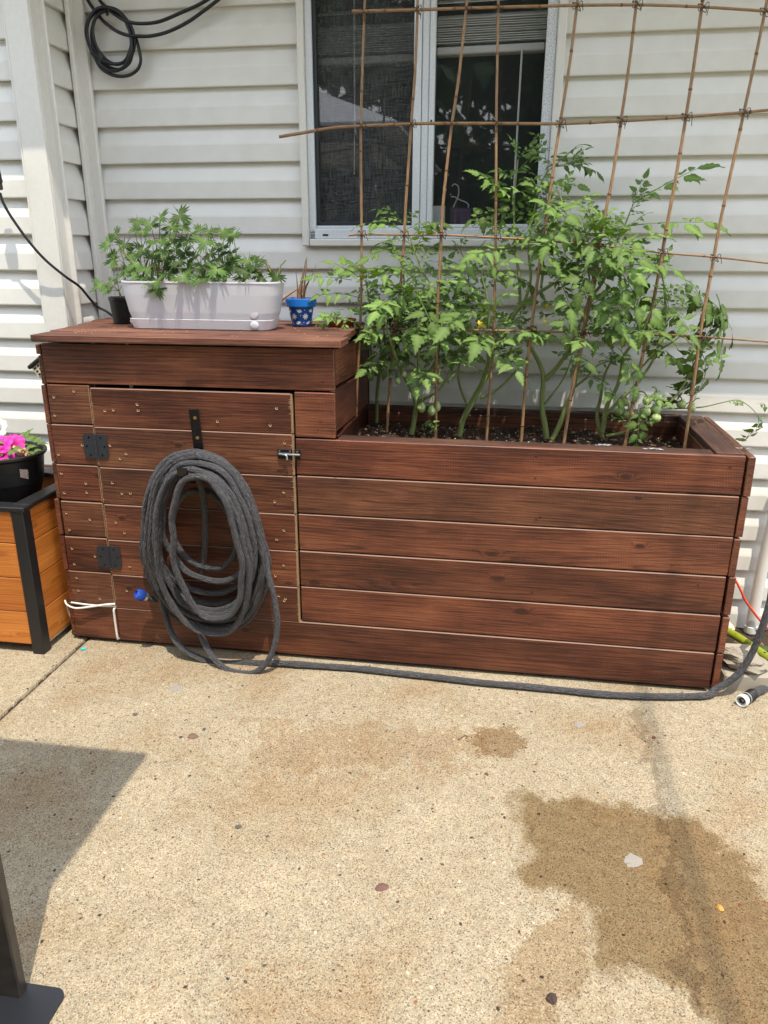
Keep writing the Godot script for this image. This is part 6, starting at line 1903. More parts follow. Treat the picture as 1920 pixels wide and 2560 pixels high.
	for q in [[Vector3(0.001, 1.566, 0.220), Vector3(-1, 0.2, 0.4), 0.85], [Vector3(-0.005, 1.619, 0.210), Vector3(-0.9, 0.55, 0.3), 0.8], [Vector3(0.008, 1.461, 0.240), Vector3(-0.8, -0.15, 0.7), 0.95], [Vector3(0.009, 1.501, 0.230), Vector3(0.6, 0.1, 0.8), 0.9], [Vector3(-0.097, 1.487, 0.240), Vector3(-0.5, -0.7, 0.4), 0.8], [Vector3(0.062, 1.487, 0.250), Vector3(0.3, -0.2, 1.0), 0.95], [Vector3(0.125, 1.734, 0.120), Vector3(0.9, 0.05, 0.2), 0.8], [Vector3(0.096, 1.754, 0.120), Vector3(-0.2, 0.7, 0.1), 0.5], [Vector3(0.195, 1.500, 0.270), Vector3(0.6, -0.3, 0.9), 1.0], [Vector3(0.179, 1.538, 0.270), Vector3(-0.3, -0.1, 1.0), 1.0], [Vector3(0.224, 1.461, 0.280), Vector3(0.9, -0.3, 0.6), 1.05], [Vector3(0.166, 1.355, 0.260), Vector3(0.2, -0.6, 0.9), 0.95], [Vector3(0.211, 1.276, 0.290), Vector3(-0.2, -0.3, 1.0), 0.9], [Vector3(0.261, 1.331, 0.290), Vector3(0.5, -0.5, 0.8), 1.0], [Vector3(0.084, 1.565, 0.240), Vector3(0.5, 0.3, 0.9), 0.9], [Vector3(-0.037, 1.363, 0.130), Vector3(0.9, -0.15, 0.2), 0.8], [Vector3(0.160, 1.151, 0.280), Vector3(-0.6, 0.2, 0.8), 0.8], [Vector3(0.184, 1.110, 0.280), Vector3(0.5, 0.1, 0.9), 0.8], [Vector3(0.265, 1.037, 0.300), Vector3(0.8, -0.3, 0.6), 0.85]]:
		leaf_at(d, q[0], q[1], q[2])
	# fifth plant, a straight shoot beside it
	var e := tomato_plant("slim tomato plant leaning right, between the tallest plant and the rightmost one", [
		[[Vector3(0.180, 0.788, 0.270), Vector3(0.204, 0.854, 0.275), Vector3(0.223, 0.927, 0.280), Vector3(0.239, 0.972, 0.280), Vector3(0.250, 1.064, 0.285), Vector3(0.256, 1.135, 0.290), Vector3(0.265, 1.226, 0.290), Vector3(0.277, 1.304, 0.290), Vector3(0.287, 1.383, 0.280), Vector3(0.286, 1.461, 0.270), Vector3(0.270, 1.538, 0.260)], 0.0085, 0.003, 0.5, 1.0],
		[[Vector3(0.244, 0.986, 0.280), Vector3(0.281, 1.021, 0.290), Vector3(0.314, 1.065, 0.290), Vector3(0.365, 1.087, 0.290)], 0.0045, 0.002, 0.5, 0.6],
		[[Vector3(0.277, 1.304, 0.290), Vector3(0.311, 1.358, 0.300), Vector3(0.330, 1.436, 0.300), Vector3(0.312, 1.506, 0.290)], 0.005, 0.0025, 0.1, 1.05],
		[[Vector3(0.288, 1.370, 0.280), Vector3(0.325, 1.422, 0.240), Vector3(0.357, 1.488, 0.200), Vector3(0.377, 1.534, 0.180), Vector3(0.392, 1.580, 0.170), Vector3(0.402, 1.604, 0.160)], 0.005, 0.002, 0.15, 0.7]], 0.050)
	for q in [[Vector3(0.288, 1.487, 0.280), Vector3(0.6, -0.2, 0.9), 1.05], [Vector3(0.305, 1.423, 0.300), Vector3(0.8, -0.5, 0.6), 1.05], [Vector3(0.279, 1.435, 0.290), Vector3(-0.4, -0.4, 0.9), 1.0], [Vector3(0.305, 1.358, 0.300), Vector3(0.5, -0.7, 0.7), 1.0], [Vector3(0.262, 1.500, 0.270), Vector3(-0.7, 0.3, 0.7), 1.0], [Vector3(0.283, 1.224, 0.300), Vector3(0.7, -0.3, 0.8), 0.9], [Vector3(0.275, 1.156, 0.300), Vector3(-0.3, 0.0, 1.0), 0.85], [Vector3(0.404, 1.609, 0.160), Vector3(0.9, 0.45, 0.1), 1.15], [Vector3(0.384, 1.533, 0.180), Vector3(0.95, 0.0, 0.25), 1.3], [Vector3(0.398, 1.600, 0.160), Vector3(0.3, 0.9, 0.1), 0.5], [Vector3(0.356, 1.435, 0.250), Vector3(0.9, -0.2, 0.3), 1.0], [Vector3(0.339, 1.198, 0.300), Vector3(0.9, -0.1, 0.5), 0.95]]:
		leaf_at(e, q[0], q[1], q[2])
	# sixth plant, sprawling right, with round tomatoes
	var f := tomato_plant("rightmost tomato plant, sprawling branches with round green tomatoes and drooping leaves", [
		[[Vector3(0.363, 0.800, 0.250), Vector3(0.344, 0.842, 0.250), Vector3(0.335, 0.889, 0.250), Vector3(0.341, 0.936, 0.255), Vector3(0.343, 0.982, 0.260), Vector3(0.347, 1.034, 0.270), Vector3(0.366, 1.086, 0.280)], 0.0075, 0.0035, 0.85, 0.5],
		[[Vector3(0.359, 0.820, 0.260), Vector3(0.362, 0.885, 0.260), Vector3(0.369, 0.933, 0.265), Vector3(0.392, 0.985, 0.270), Vector3(0.402, 1.040, 0.270), Vector3(0.404, 1.093, 0.275), Vector3(0.422, 1.132, 0.280), Vector3(0.452, 1.178, 0.280), Vector3(0.479, 1.252, 0.280), Vector3(0.517, 1.309, 0.280)], 0.008, 0.003, 0.72, 0.7],
		[[Vector3(0.373, 0.808, 0.270), Vector3(0.433, 0.830, 0.290), Vector3(0.474, 0.864, 0.310)], 0.0065, 0.004, 0.9, 0.6],
		[[Vector3(0.357, 0.873, 0.260), Vector3(0.404, 0.938, 0.270), Vector3(0.457, 0.998, 0.275), Vector3(0.495, 1.065, 0.280), Vector3(0.514, 1.117, 0.280), Vector3(0.519, 1.164, 0.280), Vector3(0.532, 1.214, 0.280), Vector3(0.563, 1.256, 0.280)], 0.006, 0.003, 0.72, 0.6],
		[[Vector3(0.416, 1.019, 0.270), Vector3(0.466, 1.060, 0.280), Vector3(0.510, 1.113, 0.280), Vector3(0.560, 1.151, 0.290), Vector3(0.589, 1.175, 0.300), Vector3(0.620, 1.147, 0.310)], 0.0045, 0.002, 0.75, 0.55],
		[[Vector3(0.485, 0.879, 0.270), Vector3(0.525, 0.905, 0.280), Vector3(0.585, 0.952, 0.290), Vector3(0.620, 1.014, 0.290), Vector3(0.638, 1.070, 0.290), Vector3(0.655, 1.114, 0.290)], 0.0045, 0.0025, 0.85, 0.6],
		[[Vector3(0.533, 1.185, 0.270), Vector3(0.532, 1.254, 0.260), Vector3(0.520, 1.335, 0.250), Vector3(0.501, 1.397, 0.240)], 0.005, 0.0025, 0.45, 0.85],
		[[Vector3(0.493, 0.903, 0.200), Vector3(0.621, 0.905, 0.200), Vector3(0.708, 0.915, 0.210), Vector3(0.774, 0.936, 0.220), Vector3(0.825, 0.946, 0.220), Vector3(0.870, 0.922, 0.220), Vector3(0.901, 0.891, 0.220)], 0.0035, 0.0012, 0.7, 0.30]], 0.11)
	for q in [[Vector3(0.628, 1.164, 0.310), Vector3(0.35, -0.9, 0.2), 0.9], [Vector3(0.646, 1.136, 0.300), Vector3(0.6, -0.8, 0.2), 0.8], [Vector3(0.632, 1.095, 0.300), Vector3(0.3, -1.0, 0.1), 0.75], [Vector3(0.625, 1.281, 0.280), Vector3(0.85, -0.45, 0.1), 1.0], [Vector3(0.676, 1.288, 0.270), Vector3(0.35, -1.0, 0.05), 1.0], [Vector3(0.696, 1.313, 0.240), Vector3(0.45, -0.95, 0.0), 0.95], [Vector3(0.569, 1.313, 0.280), Vector3(0.9, 0.1, 0.2), 0.9], [Vector3(0.524, 1.306, 0.280), Vector3(0.3, -0.9, 0.4), 0.75], [Vector3(0.491, 1.396, 0.220), Vector3(-0.6, -0.7, 0.2), 1.0], [Vector3(0.557, 1.371, 0.240), Vector3(0.8, -0.3, 0.2), 0.95], [Vector3(0.901, 0.891, 0.220), Vector3(0.2, -1.0, 0.1), 0.5], [Vector3(0.887, 0.934, 0.220), Vector3(0.7, 0.1, 0.1), 0.3]]:
		leaf_at(f, q[0], q[1], q[2], 0.0, true)
	for q in [[Vector3(0.464, 0.941, 0.330), Vector3(0.1, -0.9, 0.35), 0.75], [Vector3(0.466, 0.976, 0.330), Vector3(0.5, -0.1, 0.5), 0.55], [Vector3(0.490, 1.319, 0.280), Vector3(-0.2, -0.5, 0.9), 0.85], [Vector3(0.547, 1.267, 0.290), Vector3(0.4, -0.5, 0.8), 0.7], [Vector3(0.396, 1.223, 0.260), Vector3(-0.6, -0.1, 0.8), 0.9], [Vector3(0.381, 1.129, 0.290), Vector3(0.5, -0.5, 0.7), 0.8], [Vector3(0.441, 1.157, 0.280), Vector3(0.8, -0.2, 0.4), 0.85]]:
		leaf_at(f, q[0], q[1], q[2])
	for q in [[Vector3(0.528, 0.963, 0.300), 0.0200], [Vector3(0.535, 0.915, 0.280), 0.0190], [Vector3(0.535, 0.887, 0.300), 0.0175], [Vector3(0.497, 0.908, 0.300), 0.0180], [Vector3(0.448, 0.884, 0.240), 0.0190], [Vector3(0.417, 0.889, 0.220), 0.0180], [Vector3(0.432, 0.927, 0.220), 0.0195], [Vector3(0.503, 0.941, 0.270), 0.0165], [Vector3(0.626, 0.930, 0.250), 0.0175], [Vector3(0.660, 0.921, 0.260), 0.0155]]:
		var p: Vector3 = q[0]
		fruit(f, p, q[1], false, p + Vector3(rr(-0.03, 0.03), 0.03, -0.02))
	fruit(f, Vector3(0.458, 1.012, 0.290), 0.007, false, Vector3(0.455, 1.024, 0.275))


# ---------------------------------------------------------------- trellis
func cane(parent: Node3D, pts: Array, r: float, seed_: int) -> void:
	var g := RandomNumberGenerator.new()
	g.seed = seed_
	var path := smooth_path(pts, 0.02)
	var rad := PackedFloat32Array()
	var s := 0.0
	var next := g.randf_range(0.05, 0.2)
	var knots := []
	for i in path.size():
		if i > 0:
			s += path[i].distance_to(path[i - 1])
		rad.append(r * (1.0 - 0.22 * float(i) / path.size()))
		if s > next and i < path.size() - 1:
			knots.append(i)
			next = s + g.randf_range(0.16, 0.27)
	var st := begin()
	tube_in(st, path, rad, 9)
	var o := obj("cane", done(st), M.bamboo, parent)
	for i in knots:
		var d := (path[i + 1] - path[i]).normalized()
		var rr_ := rad[i]
		obj("node_ring", lathe([Vector2(rr_ * 0.9, -0.006), Vector2(rr_ * 1.12, -0.003), Vector2(rr_ * 1.30, 0.0), Vector2(rr_ * 1.05, 0.002), Vector2(rr_ * 0.9, 0.005)], 10), M.bamboo_node, o, Transform3D(Basis(Quaternion(Vector3.UP, d)), path[i]))


func trellis() -> void:
	var t := thing("bamboo_trellis", "trellis of slim tan bamboo canes tied into squares above the planter box", "trellis")
	var up := [
		[Vector3(-0.572, 0.783, 0.240), Vector3(-0.563, 0.967, 0.238), Vector3(-0.553, 1.133, 0.236), Vector3(-0.546, 1.320, 0.234), Vector3(-0.544, 1.501, 0.232), Vector3(-0.545, 1.815, 0.228), Vector3(-0.539, 2.025, 0.225), Vector3(-0.527, 2.281, 0.222)],
		[Vector3(-0.446, 0.787, 0.250), Vector3(-0.435, 0.973, 0.250), Vector3(-0.419, 1.166, 0.250), Vector3(-0.398, 1.323, 0.250), Vector3(-0.387, 1.487, 0.250), Vector3(-0.381, 1.619, 0.250), Vector3(-0.366, 1.859, 0.250), Vector3(-0.355, 2.027, 0.250), Vector3(-0.349, 2.266, 0.250)],
		[Vector3(-0.252, 0.775, 0.300), Vector3(-0.256, 0.985, 0.295), Vector3(-0.259, 1.215, 0.290), Vector3(-0.253, 1.407, 0.285), Vector3(-0.249, 1.591, 0.280), Vector3(-0.229, 1.829, 0.270), Vector3(-0.208, 1.996, 0.265), Vector3(-0.186, 2.256, 0.260)],
		[Vector3(-0.061, 0.775, 0.330), Vector3(-0.058, 0.966, 0.320), Vector3(-0.054, 1.150, 0.310), Vector3(-0.060, 1.408, 0.290), Vector3(-0.068, 1.615, 0.280), Vector3(-0.079, 1.863, 0.270), Vector3(-0.085, 2.040, 0.260), Vector3(-0.091, 2.254, 0.255)],
		[Vector3(0.065, 0.765, 0.330), Vector3(0.068, 0.970, 0.320), Vector3(0.073, 1.111, 0.310), Vector3(0.085, 1.316, 0.300), Vector3(0.100, 1.500, 0.290), Vector3(0.116, 1.701, 0.280), Vector3(0.129, 1.846, 0.270), Vector3(0.147, 2.022, 0.260), Vector3(0.160, 2.243, 0.255)],
		[Vector3(0.216, 0.766, 0.340), Vector3(0.229, 0.948, 0.330), Vector3(0.245, 1.102, 0.320), Vector3(0.261, 1.252, 0.310), Vector3(0.282, 1.423, 0.300), Vector3(0.293, 1.538, 0.290), Vector3(0.310, 1.674, 0.280), Vector3(0.323, 1.854, 0.270), Vector3(0.334, 2.039, 0.260), Vector3(0.339, 2.236, 0.255)],
		[Vector3(0.432, 0.773, 0.330), Vector3(0.443, 0.911, 0.325), Vector3(0.457, 1.052, 0.320), Vector3(0.472, 1.201, 0.310), Vector3(0.488, 1.372, 0.300), Vector3(0.500, 1.537, 0.290), Vector3(0.513, 1.696, 0.280), Vector3(0.523, 1.850, 0.270), Vector3(0.532, 2.033, 0.260), Vector3(0.536, 2.228, 0.255)],
		[Vector3(0.638, 0.774, 0.330), Vector3(0.640, 0.903, 0.325), Vector3(0.643, 1.056, 0.320), Vector3(0.646, 1.231, 0.310), Vector3(0.656, 1.373, 0.300), Vector3(0.666, 1.537, 0.290), Vector3(0.682, 1.706, 0.280), Vector3(0.697, 1.858, 0.270), Vector3(0.712, 2.016, 0.260), Vector3(0.727, 2.220, 0.255)]]
	for i in up.size():
		cane(t, up[i], [0.0062, 0.0066, 0.0068, 0.0060, 0.0068, 0.0070, 0.0074, 0.0070][i] * 0.86, 500 + i)
	var across := [
		[Vector3(-0.570, 2.202, 0.232), Vector3(-0.489, 2.199, 0.240), Vector3(-0.354, 2.192, 0.258), Vector3(-0.172, 2.188, 0.266), Vector3(0.005, 2.185, 0.268), Vector3(0.166, 2.183, 0.264), Vector3(0.349, 2.177, 0.264), Vector3(0.528, 2.165, 0.264), Vector3(0.706, 2.148, 0.264), Vector3(0.833, 2.136, 0.264)],
		[Vector3(-0.833, 1.828, 0.245), Vector3(-0.745, 1.840, 0.240), Vector3(-0.645, 1.854, 0.236), Vector3(-0.540, 1.858, 0.236), Vector3(-0.365, 1.858, 0.258), Vector3(-0.229, 1.854, 0.278), Vector3(-0.078, 1.851, 0.278), Vector3(0.129, 1.846, 0.279), Vector3(0.322, 1.850, 0.279), Vector3(0.521, 1.858, 0.279), Vector3(0.694, 1.867, 0.279), Vector3(0.848, 1.878, 0.280)],
		[Vector3(-0.589, 1.503, 0.240), Vector3(-0.542, 1.506, 0.239), Vector3(-0.386, 1.504, 0.258), Vector3(-0.248, 1.503, 0.292), Vector3(-0.061, 1.494, 0.298), Vector3(0.088, 1.485, 0.298), Vector3(0.291, 1.468, 0.300), Vector3(0.498, 1.446, 0.300), Vector3(0.664, 1.433, 0.300), Vector3(0.831, 1.415, 0.300), Vector3(0.957, 1.398, 0.300)],
		[Vector3(-0.574, 1.177, 0.244), Vector3(-0.550, 1.177, 0.244), Vector3(-0.412, 1.178, 0.258), Vector3(-0.253, 1.182, 0.300), Vector3(-0.056, 1.184, 0.318), Vector3(0.079, 1.185, 0.318), Vector3(0.258, 1.181, 0.320), Vector3(0.472, 1.181, 0.320), Vector3(0.649, 1.176, 0.320), Vector3(0.864, 1.163, 0.320), Vector3(0.991, 1.156, 0.320)]]
	for i in across.size():
		cane(t, across[i], [0.0058, 0.0062, 0.0046, 0.0048][i] * 0.88, 520 + i)
	# dark wire ties where canes cross
	for u in up:
		var pu := smooth_path(u, 0.01)
		for a in across:
			var pa := smooth_path(a, 0.01)
			var best := 1.0
			var at := Vector3.ZERO
			for p in pu:
				for q in pa:
					var dd := absf(p.x - q.x) + absf(p.y - q.y)
					if dd < best:
						best = dd
						at = (p + q) * 0.5
			if best < 0.02:
				var w := 0.0125
				obj("wire_tie", tube([at + Vector3(-w, w * 0.9, -0.004), at + Vector3(-w * 0.3, w * 0.4, w), at + Vector3(w * 0.7, -w * 0.6, w), at + Vector3(w, -w, -0.004), at + Vector3(w * 0.2, -w * 0.2, -w * 1.3), at + Vector3(-w, w * 0.9, -0.004), at + Vector3(-w * 0.8, -w * 0.9, w * 0.8), at + Vector3(w, w, w * 0.6), at + Vector3(w * 1.3, w * 0.2, w), at + Vector3(w * rr(0.8, 2.0), -w * rr(1.0, 2.4), w * 0.8)], 0.0013, 0.0011, 5, 0.006), M.tie, t)


# ---------------------------------------------------------------- geraniums and petunias
func lacy_leaf(seed_: int) -> ArrayMesh:
	# a deeply cut, toothed, cupped leaf facing +y, one unit in radius
	var g := RandomNumberGenerator.new()
	g.seed = seed_
	var st := SurfaceTool.new()
	st.begin(Mesh.PRIMITIVE_TRIANGLES)
	st.set_smooth_group(1)
	var n := 84
	var rim := PackedVector3Array()
	var inner := PackedVector3Array()
	var ph := g.randf_range(0, TAU)
	var tone: float = [0.6, 0.8, 0.95, 1.1, 1.25][seed_ % 5]
	for i in n + 1:
		var a := lerpf(-2.75, 2.75, float(i) / n)
		var lobe := absf(cos(a * 2.0))
		var r := 0.20 + 0.80 * pow(lobe, 0.80)
		r *= 0.82 + (0.22 if i % 4 == 0 else (-0.20 if i % 4 == 2 else 0.0))
		r *= 1.0 - 0.10 * absf(a) / 2.75
		var y := 0.26 * r * r * sin(a * 2.6 + ph) * 0.7 + 0.10 * r + g.randf_range(-0.03, 0.03)
		rim.append(Vector3(cos(a) * r, y, sin(a) * r))
		var q := r * 0.5
		inner.append(Vector3(cos(a) * q, y * 0.35, sin(a) * q))
	for i in n:
		for t in [[Vector3.ZERO, inner[i], inner[i + 1], 0], [inner[i], rim[i], rim[i + 1], 1], [inner[i], rim[i + 1], inner[i + 1], 1]]:
			var a: Vector3 = t[0]
			var b: Vector3 = t[1]
			var c: Vector3 = t[2]
			if (b - a).cross(c - a).y > 0.0:
				var z := b
				b = c
				c = z
			for v in [a, b, c]:
				var k: float = (v as Vector3).length()
				st.set_color(Color(0.150, 0.225, 0.062).lerp(Color(0.070, 0.135, 0.032), smoothstep(0.0, 0.45, k)) * tone)
				st.add_vertex(v)
	st.generate_normals()
	return st.commit()


func geraniums() -> void:
	var shapes := []
	for i in 5:
		shapes.append(lacy_leaf(700 + i))
	var pts := [
		[Vector3(-1.136, 1.564, 0.455), 1.15, 0], [Vector3(-1.207, 1.556, 0.455), 1.00, 0], [Vector3(-1.244, 1.536, 0.455), 1.00, 0], [Vector3(-1.315, 1.544, 0.399), 0.90, 0], [Vector3(-1.331, 1.526, 0.399), 0.80, 0], [Vector3(-1.417, 1.501, 0.371), 1.15, 0], [Vector3(-1.453, 1.470, 0.371), 1.00, 0], [Vector3(-1.436, 1.414, 0.371), 1.05, 0], [Vector3(-1.458, 1.434, 0.343), 0.80, 0], [Vector3(-1.374, 1.470, 0.399), 1.00, 0], [Vector3(-1.287, 1.511, 0.427), 0.90, 0], [Vector3(-1.182, 1.531, 0.427), 1.10, 0], [Vector3(-1.124, 1.530, 0.455), 0.90, 0], [Vector3(-1.210, 1.487, 0.455), 1.10, 0],
		[Vector3(-1.204, 1.452, 0.455), 1.10, 0], [Vector3(-1.171, 1.456, 0.427), 1.00, 0], [Vector3(-1.326, 1.403, 0.427), 1.10, 0], [Vector3(-1.268, 1.391, 0.455), 1.20, 0], [Vector3(-1.307, 1.362, 0.455), 1.00, 0], [Vector3(-1.224, 1.348, 0.483), 1.20, 0], [Vector3(-1.226, 1.319, 0.483), 1.00, 0], [Vector3(-1.150, 1.412, 0.455), 1.10, 0], [Vector3(-1.129, 1.365, 0.483), 1.20, 0], [Vector3(-1.206, 1.371, 0.427), 1.10, 0], [Vector3(-1.349, 1.443, 0.399), 1.00, 0], [Vector3(-1.259, 1.427, 0.427), 1.10, 0], [Vector3(-1.276, 1.354, 0.455), 0.90, 0], [Vector3(-1.223, 1.419, 0.399), 1.10, 0], [Vector3(-1.375, 1.377, 0.399), 0.80, 0], [Vector3(-1.204, 1.484, 0.399), 1.00, 0], [Vector3(-1.281, 1.476, 0.371), 0.90, 0], [Vector3(-1.307, 1.451, 0.399), 1.00, 0], [Vector3(-1.198, 1.395, 0.399), 1.00, 0],
		[Vector3(-1.078, 1.517, 0.427), 1.05, 1], [Vector3(-1.032, 1.514, 0.455), 0.90, 1], [Vector3(-0.985, 1.512, 0.455), 1.10, 1], [Vector3(-0.957, 1.501, 0.427), 1.15, 1], [Vector3(-1.113, 1.483, 0.455), 1.10, 1], [Vector3(-1.041, 1.479, 0.483), 1.25, 1], [Vector3(-0.998, 1.464, 0.427), 1.00, 1], [Vector3(-0.969, 1.444, 0.427), 0.95, 1], [Vector3(-1.102, 1.432, 0.427), 1.10, 1], [Vector3(-1.067, 1.400, 0.455), 1.15, 1], [Vector3(-1.072, 1.357, 0.483), 1.10, 1], [Vector3(-1.004, 1.389, 0.483), 1.10, 1], [Vector3(-0.998, 1.396, 0.427), 1.00, 1], [Vector3(-0.950, 1.400, 0.427), 1.00, 1], [Vector3(-0.910, 1.417, 0.427), 1.05, 1], [Vector3(-0.870, 1.419, 0.427), 0.85, 1], [Vector3(-0.906, 1.381, 0.455), 1.10, 1], [Vector3(-0.925, 1.359, 0.455), 0.90, 1], [Vector3(-0.860, 1.357, 0.427), 0.70, 1], [Vector3(-0.816, 1.364, 0.399), 1.00, 1], [Vector3(-0.977, 1.361, 0.455), 0.90, 1], [Vector3(-1.026, 1.356, 0.455), 0.90, 1], [Vector3(-1.136, 1.383, 0.399), 1.10, 1], [Vector3(-1.055, 1.440, 0.399), 1.00, 1], [Vector3(-1.019, 1.424, 0.427), 1.00, 1], [Vector3(-0.880, 1.397, 0.455), 1.00, 1], [Vector3(-0.971, 1.424, 0.399), 0.90, 1], [Vector3(-1.083, 1.362, 0.399), 1.00, 1], [Vector3(-0.891, 1.364, 0.399), 0.90, 1], [Vector3(-1.149, 1.444, 0.399), 1.00, 0], [Vector3(-1.024, 1.371, 0.399), 1.00, 1], [Vector3(-1.46, 1.33, 0.45), 1.0, 0]]
	var plants := [thing("scented_geranium", "larger scented geranium with lacy leaves in the left half of the white trough", "geranium", Vector3.ZERO, "geraniums in the white trough"), thing("scented_geranium", "lower scented geranium with lacy leaves in the right half of the white trough", "geranium", Vector3.ZERO, "geraniums in the white trough")]
	var bases := [[Vector3(-1.289, 1.362, 0.390), Vector3(-1.264, 1.361, 0.370), Vector3(-1.327, 1.362, 0.400)], [Vector3(-1.044, 1.361, 0.390), Vector3(-1.021, 1.360, 0.370), Vector3(-0.943, 1.361, 0.380), Vector3(-0.825, 1.362, 0.380)]]
	for w in 2:
		for b: Vector3 in bases[w]:
			for k in 3:
				var tip := b + Vector3(rr(-0.07, 0.07), rr(0.07, 0.12) if w == 0 else rr(0.03, 0.07), rr(-0.03, 0.05))
				obj("stem", tube([b + Vector3(0, -0.03, 0), b.lerp(tip, 0.5) + Vector3(rr(-0.01, 0.01), 0.01, 0), tip], 0.0042, 0.0022, 6, 0.03), M.woody if k == 0 else M.stem, plants[w])
	for p in pts:
		var w: int = p[2]
		var q: Vector3 = p[0]
		var r: float = 0.046 * p[1] * rr(0.92, 1.1)
		var base: Vector3 = bases[w][0]
		for b: Vector3 in bases[w]:
			if absf(b.x - q.x) < absf(base.x - q.x):
				base = b
		var outw := Vector3(q.x - base.x, 0.0, q.z - base.z)
		var n := (Vector3(outw.x * 2.2 + rr(-0.35, 0.35), 0.62 + rr(-0.2, 0.2), 0.72 + rr(-0.35, 0.25))).normalized()
		var xx := (outw + Vector3(rr(-0.05, 0.05), -0.03, rr(-0.03, 0.05)) + Vector3(0.001, 0, 0)).normalized()
		xx = (xx - n * xx.dot(n)).normalized()
		obj("leaf", shapes[rng.randi() % 5], M.leaf, plants[w], Transform3D(Basis(xx * r, n * r, xx.cross(n) * r), q))
		var foot := base + Vector3(rr(-0.03, 0.03) + outw.x * 0.3, rr(-0.02, 0.06), rr(-0.02, 0.02))
		obj("leaf_stalk", tube([foot, foot.lerp(q, 0.6) + Vector3(0, -0.008, 0), q], 0.0017, 0.0012, 5, 0.03), M.stem, plants[w])
	# a cutting in the small black pot
	var c := thing("geranium_cutting", "small geranium cutting with lacy leaves in the black nursery pot", "geranium")
	for p in [[-1.495, 1.345, 0.25, 1.0], [-1.515, 1.330, 0.27, 1.0], [-1.480, 1.335, 0.22, 0.8], [-1.530, 1.305, 0.28, 0.9], [-1.500, 1.305, 0.295, 0.8]]:
		var q := Vector3(p[0], p[1], p[2])
		var n := Vector3(rr(-0.6, 0.1), 0.7, 0.7).normalized()
		var xx := (Vector3(-1, 0, 0.2) - n * Vector3(-1, 0, 0.2).dot(n)).normalized()
		var r: float = 0.036 * p[3]
		obj("leaf", shapes[rng.randi() % 5], M.leaf, c, Transform3D(Basis(xx * r, n * r, xx.cross(n) * r), q))
		obj("leaf_stalk", tube([Vector3(-1.495, 1.275, 0.235), Vector3(-1.497, 1.30, 0.24), q], 0.0017, 0.0013, 5, 0.02), M.stem, c)


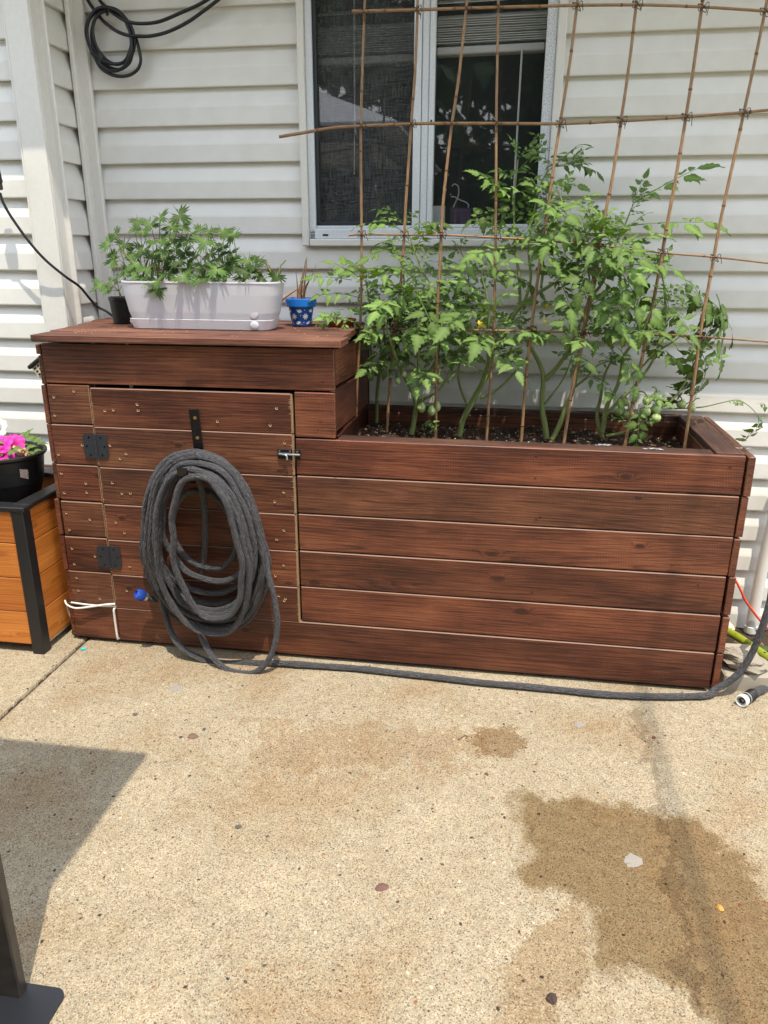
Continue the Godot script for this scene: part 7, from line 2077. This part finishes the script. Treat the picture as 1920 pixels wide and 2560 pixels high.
func petunias() -> void:
	var p := thing("petunias", "petunias with bright pink and white blooms in the black flower pot", "petunias")
	var c := Vector3(-1.895, 0.70, 0.535)
	var pink := mat(Color8(226, 40, 170), 0.6)
	var white := mat(Color8(238, 238, 240), 0.6)
	for m: StandardMaterial3D in [pink, white]:
		m.backlight_enabled = true
		m.backlight = Color(0.5, 0.5, 0.5)
	var shape := begin()
	shape.set_smooth_group(1)
	var n := 40
	for i in n:
		var a0 := TAU * i / n
		var a1 := TAU * (i + 1) / n
		var f := func(a: float, k: int) -> Vector3:
			var lobe := 0.5 + 0.5 * cos(a * 5.0)
			var rad: float = [0.10, 0.38, 0.72 + 0.06 * lobe, 0.90 + 0.14 * lobe][k]
			var y: float = [-0.55, -0.08, 0.10, 0.04 + 0.10 * sin(a * 10.0 + 1.0) - 0.06 * lobe][k]
			return Vector3(cos(a) * rad, y, sin(a) * rad)
		for k in 3:
			quad(shape, [f.call(a0, k), f.call(a1, k), f.call(a1, k + 1), f.call(a0, k + 1)], [Vector2.ZERO, Vector2.ZERO, Vector2.ZERO, Vector2.ZERO], Vector3.UP)
	var fm := done(shape)
	var throat := lathe([Vector2(0.0, 0.0), Vector2(0.16, 0.02), Vector2(0.10, 0.10), Vector2(0.0, 0.12)], 10)
	var pale := mat(Color8(214, 206, 120), 0.7)
	var spots := [[Vector3(-1.945, 0.735, 0.60), Vector3(-0.2, 0.5, 0.9), 0.042, 0], [Vector3(-1.880, 0.718, 0.615), Vector3(0.1, 0.35, 0.9), 0.040, 0], [Vector3(-1.855, 0.758, 0.585), Vector3(0.1, 0.75, 0.65), 0.044, 0], [Vector3(-1.815, 0.750, 0.570), Vector3(0.5, 0.5, 0.7), 0.044, 0], [Vector3(-1.905, 0.765, 0.56), Vector3(-0.1, 0.8, 0.5), 0.040, 0], [Vector3(-1.890, 0.812, 0.54), Vector3(0.0, 0.45, 0.9), 0.040, 1], [Vector3(-1.955, 0.805, 0.52), Vector3(-0.3, 0.6, 0.8), 0.040, 1], [Vector3(-1.835, 0.765, 0.53), Vector3(0.3, 0.9, 0.3), 0.038, 0], [Vector3(-1.915, 0.745, 0.63), Vector3(-0.1, 0.3, 1.0), 0.036, 0], [Vector3(-1.842, 0.728, 0.610), Vector3(0.35, 0.2, 0.9), 0.034, 0], [Vector3(-1.925, 0.790, 0.57), Vector3(-0.3, 0.6, 0.7), 0.036, 1]]
	for s in spots:
		var nn: Vector3 = (s[1] as Vector3).normalized()
		var xx := nn.cross(Vector3.UP).normalized()
		var r: float = s[2]
		var b := Basis(xx * r, nn * r, xx.cross(nn) * r)
		var fl := group_part("flower", p)
		fl.transform = Transform3D(b, s[0])
		obj("petals", fm, white if s[3] == 1 else pink, fl)
		obj("throat", throat, pale, fl, at3(Vector3(0, -0.15, 0)))
		obj("stalk", tube([s[0] - nn * 0.02, (s[0] as Vector3).lerp(c, 0.4) + Vector3(0, -0.01, 0), c + Vector3(rr(-0.06, 0.06), 0, rr(-0.05, 0.05))], 0.0022, 0.0026, 5, 0.03), M.stem, p)
	var blades := []
	for i in 4:
		var st := SurfaceTool.new()
		st.begin(Mesh.PRIMITIVE_TRIANGLES)
		st.set_smooth_group(1)
		var g := RandomNumberGenerator.new()
		g.seed = 800 + i
		leaflet(st, Transform3D(), 1.0, 0.30, g, 0.95, 6)
		st.generate_normals()
		blades.append(st.commit())
	for i in 80:
		var a := rr(0, TAU)
		var q := sqrt(rng.randf()) * 0.135
		var at := c + Vector3(cos(a) * q, rr(-0.005, 0.075) * (1.0 - q * 3.0) + 0.005, sin(a) * q)
		var d := Vector3(cos(a) + rr(-0.6, 0.6), rr(0.1, 0.9), sin(a) + rr(-0.6, 0.6))
		obj("leaf", blades[i % 4], M.leaf, p, Transform3D(leaf_frame(d, rr(-0.5, 0.5)) * Basis.from_scale(Vector3.ONE * rr(0.03, 0.05)), at))
	for i in 5:
		var at2 := c + Vector3(0.12 + rr(-0.02, 0.015), 0.02 + rr(0, 0.02), 0.06 + rr(-0.05, 0.03))
		obj("withered_petals", blob(Vector3(0.012, 0.009, 0.010), 90 + i, 0.5, 6, 8), mat(Color8(186, 140, 118), 0.8), p, at3(at2, Vector3(i, i, 0)))


func small_weeds() -> void:
	var w := thing("bed_weeds", "low green leafy weed in the soil bed at the right edge, by the grey hose", "weed")
	var st := SurfaceTool.new()
	st.begin(Mesh.PRIMITIVE_TRIANGLES)
	st.set_smooth_group(1)
	var g := RandomNumberGenerator.new()
	g.seed = 820
	leaflet(st, Transform3D(), 1.0, 0.30, g, 0.45, 8)
	st.generate_normals()
	var blade := st.commit()
	for i in 26:
		var a := i * 2.4
		var at := Vector3(1.035 + 0.05 * cos(a * 1.7), -0.04 + rr(0.0, 0.09), 0.30 + 0.09 * sin(a * 1.3))
		obj("leaf", blade, M.leaf, w, Transform3D(leaf_frame(Vector3(cos(a), rr(0.1, 0.9), sin(a)), rr(-0.4, 0.4)) * Basis.from_scale(Vector3.ONE * rr(0.03, 0.055)), at))


func _ready() -> void:
	rng.seed = 20240
	camera_and_light()
	make_materials()
	ground()
	house()
	cabinet()
	planter_soil()
	gazebo()
	yard_trees()
	orange_planter()
	white_planter()
	hoses()
	cords()
	stones()
	trellis()
	tomatoes()
	geraniums()
	petunias()
	small_weeds()
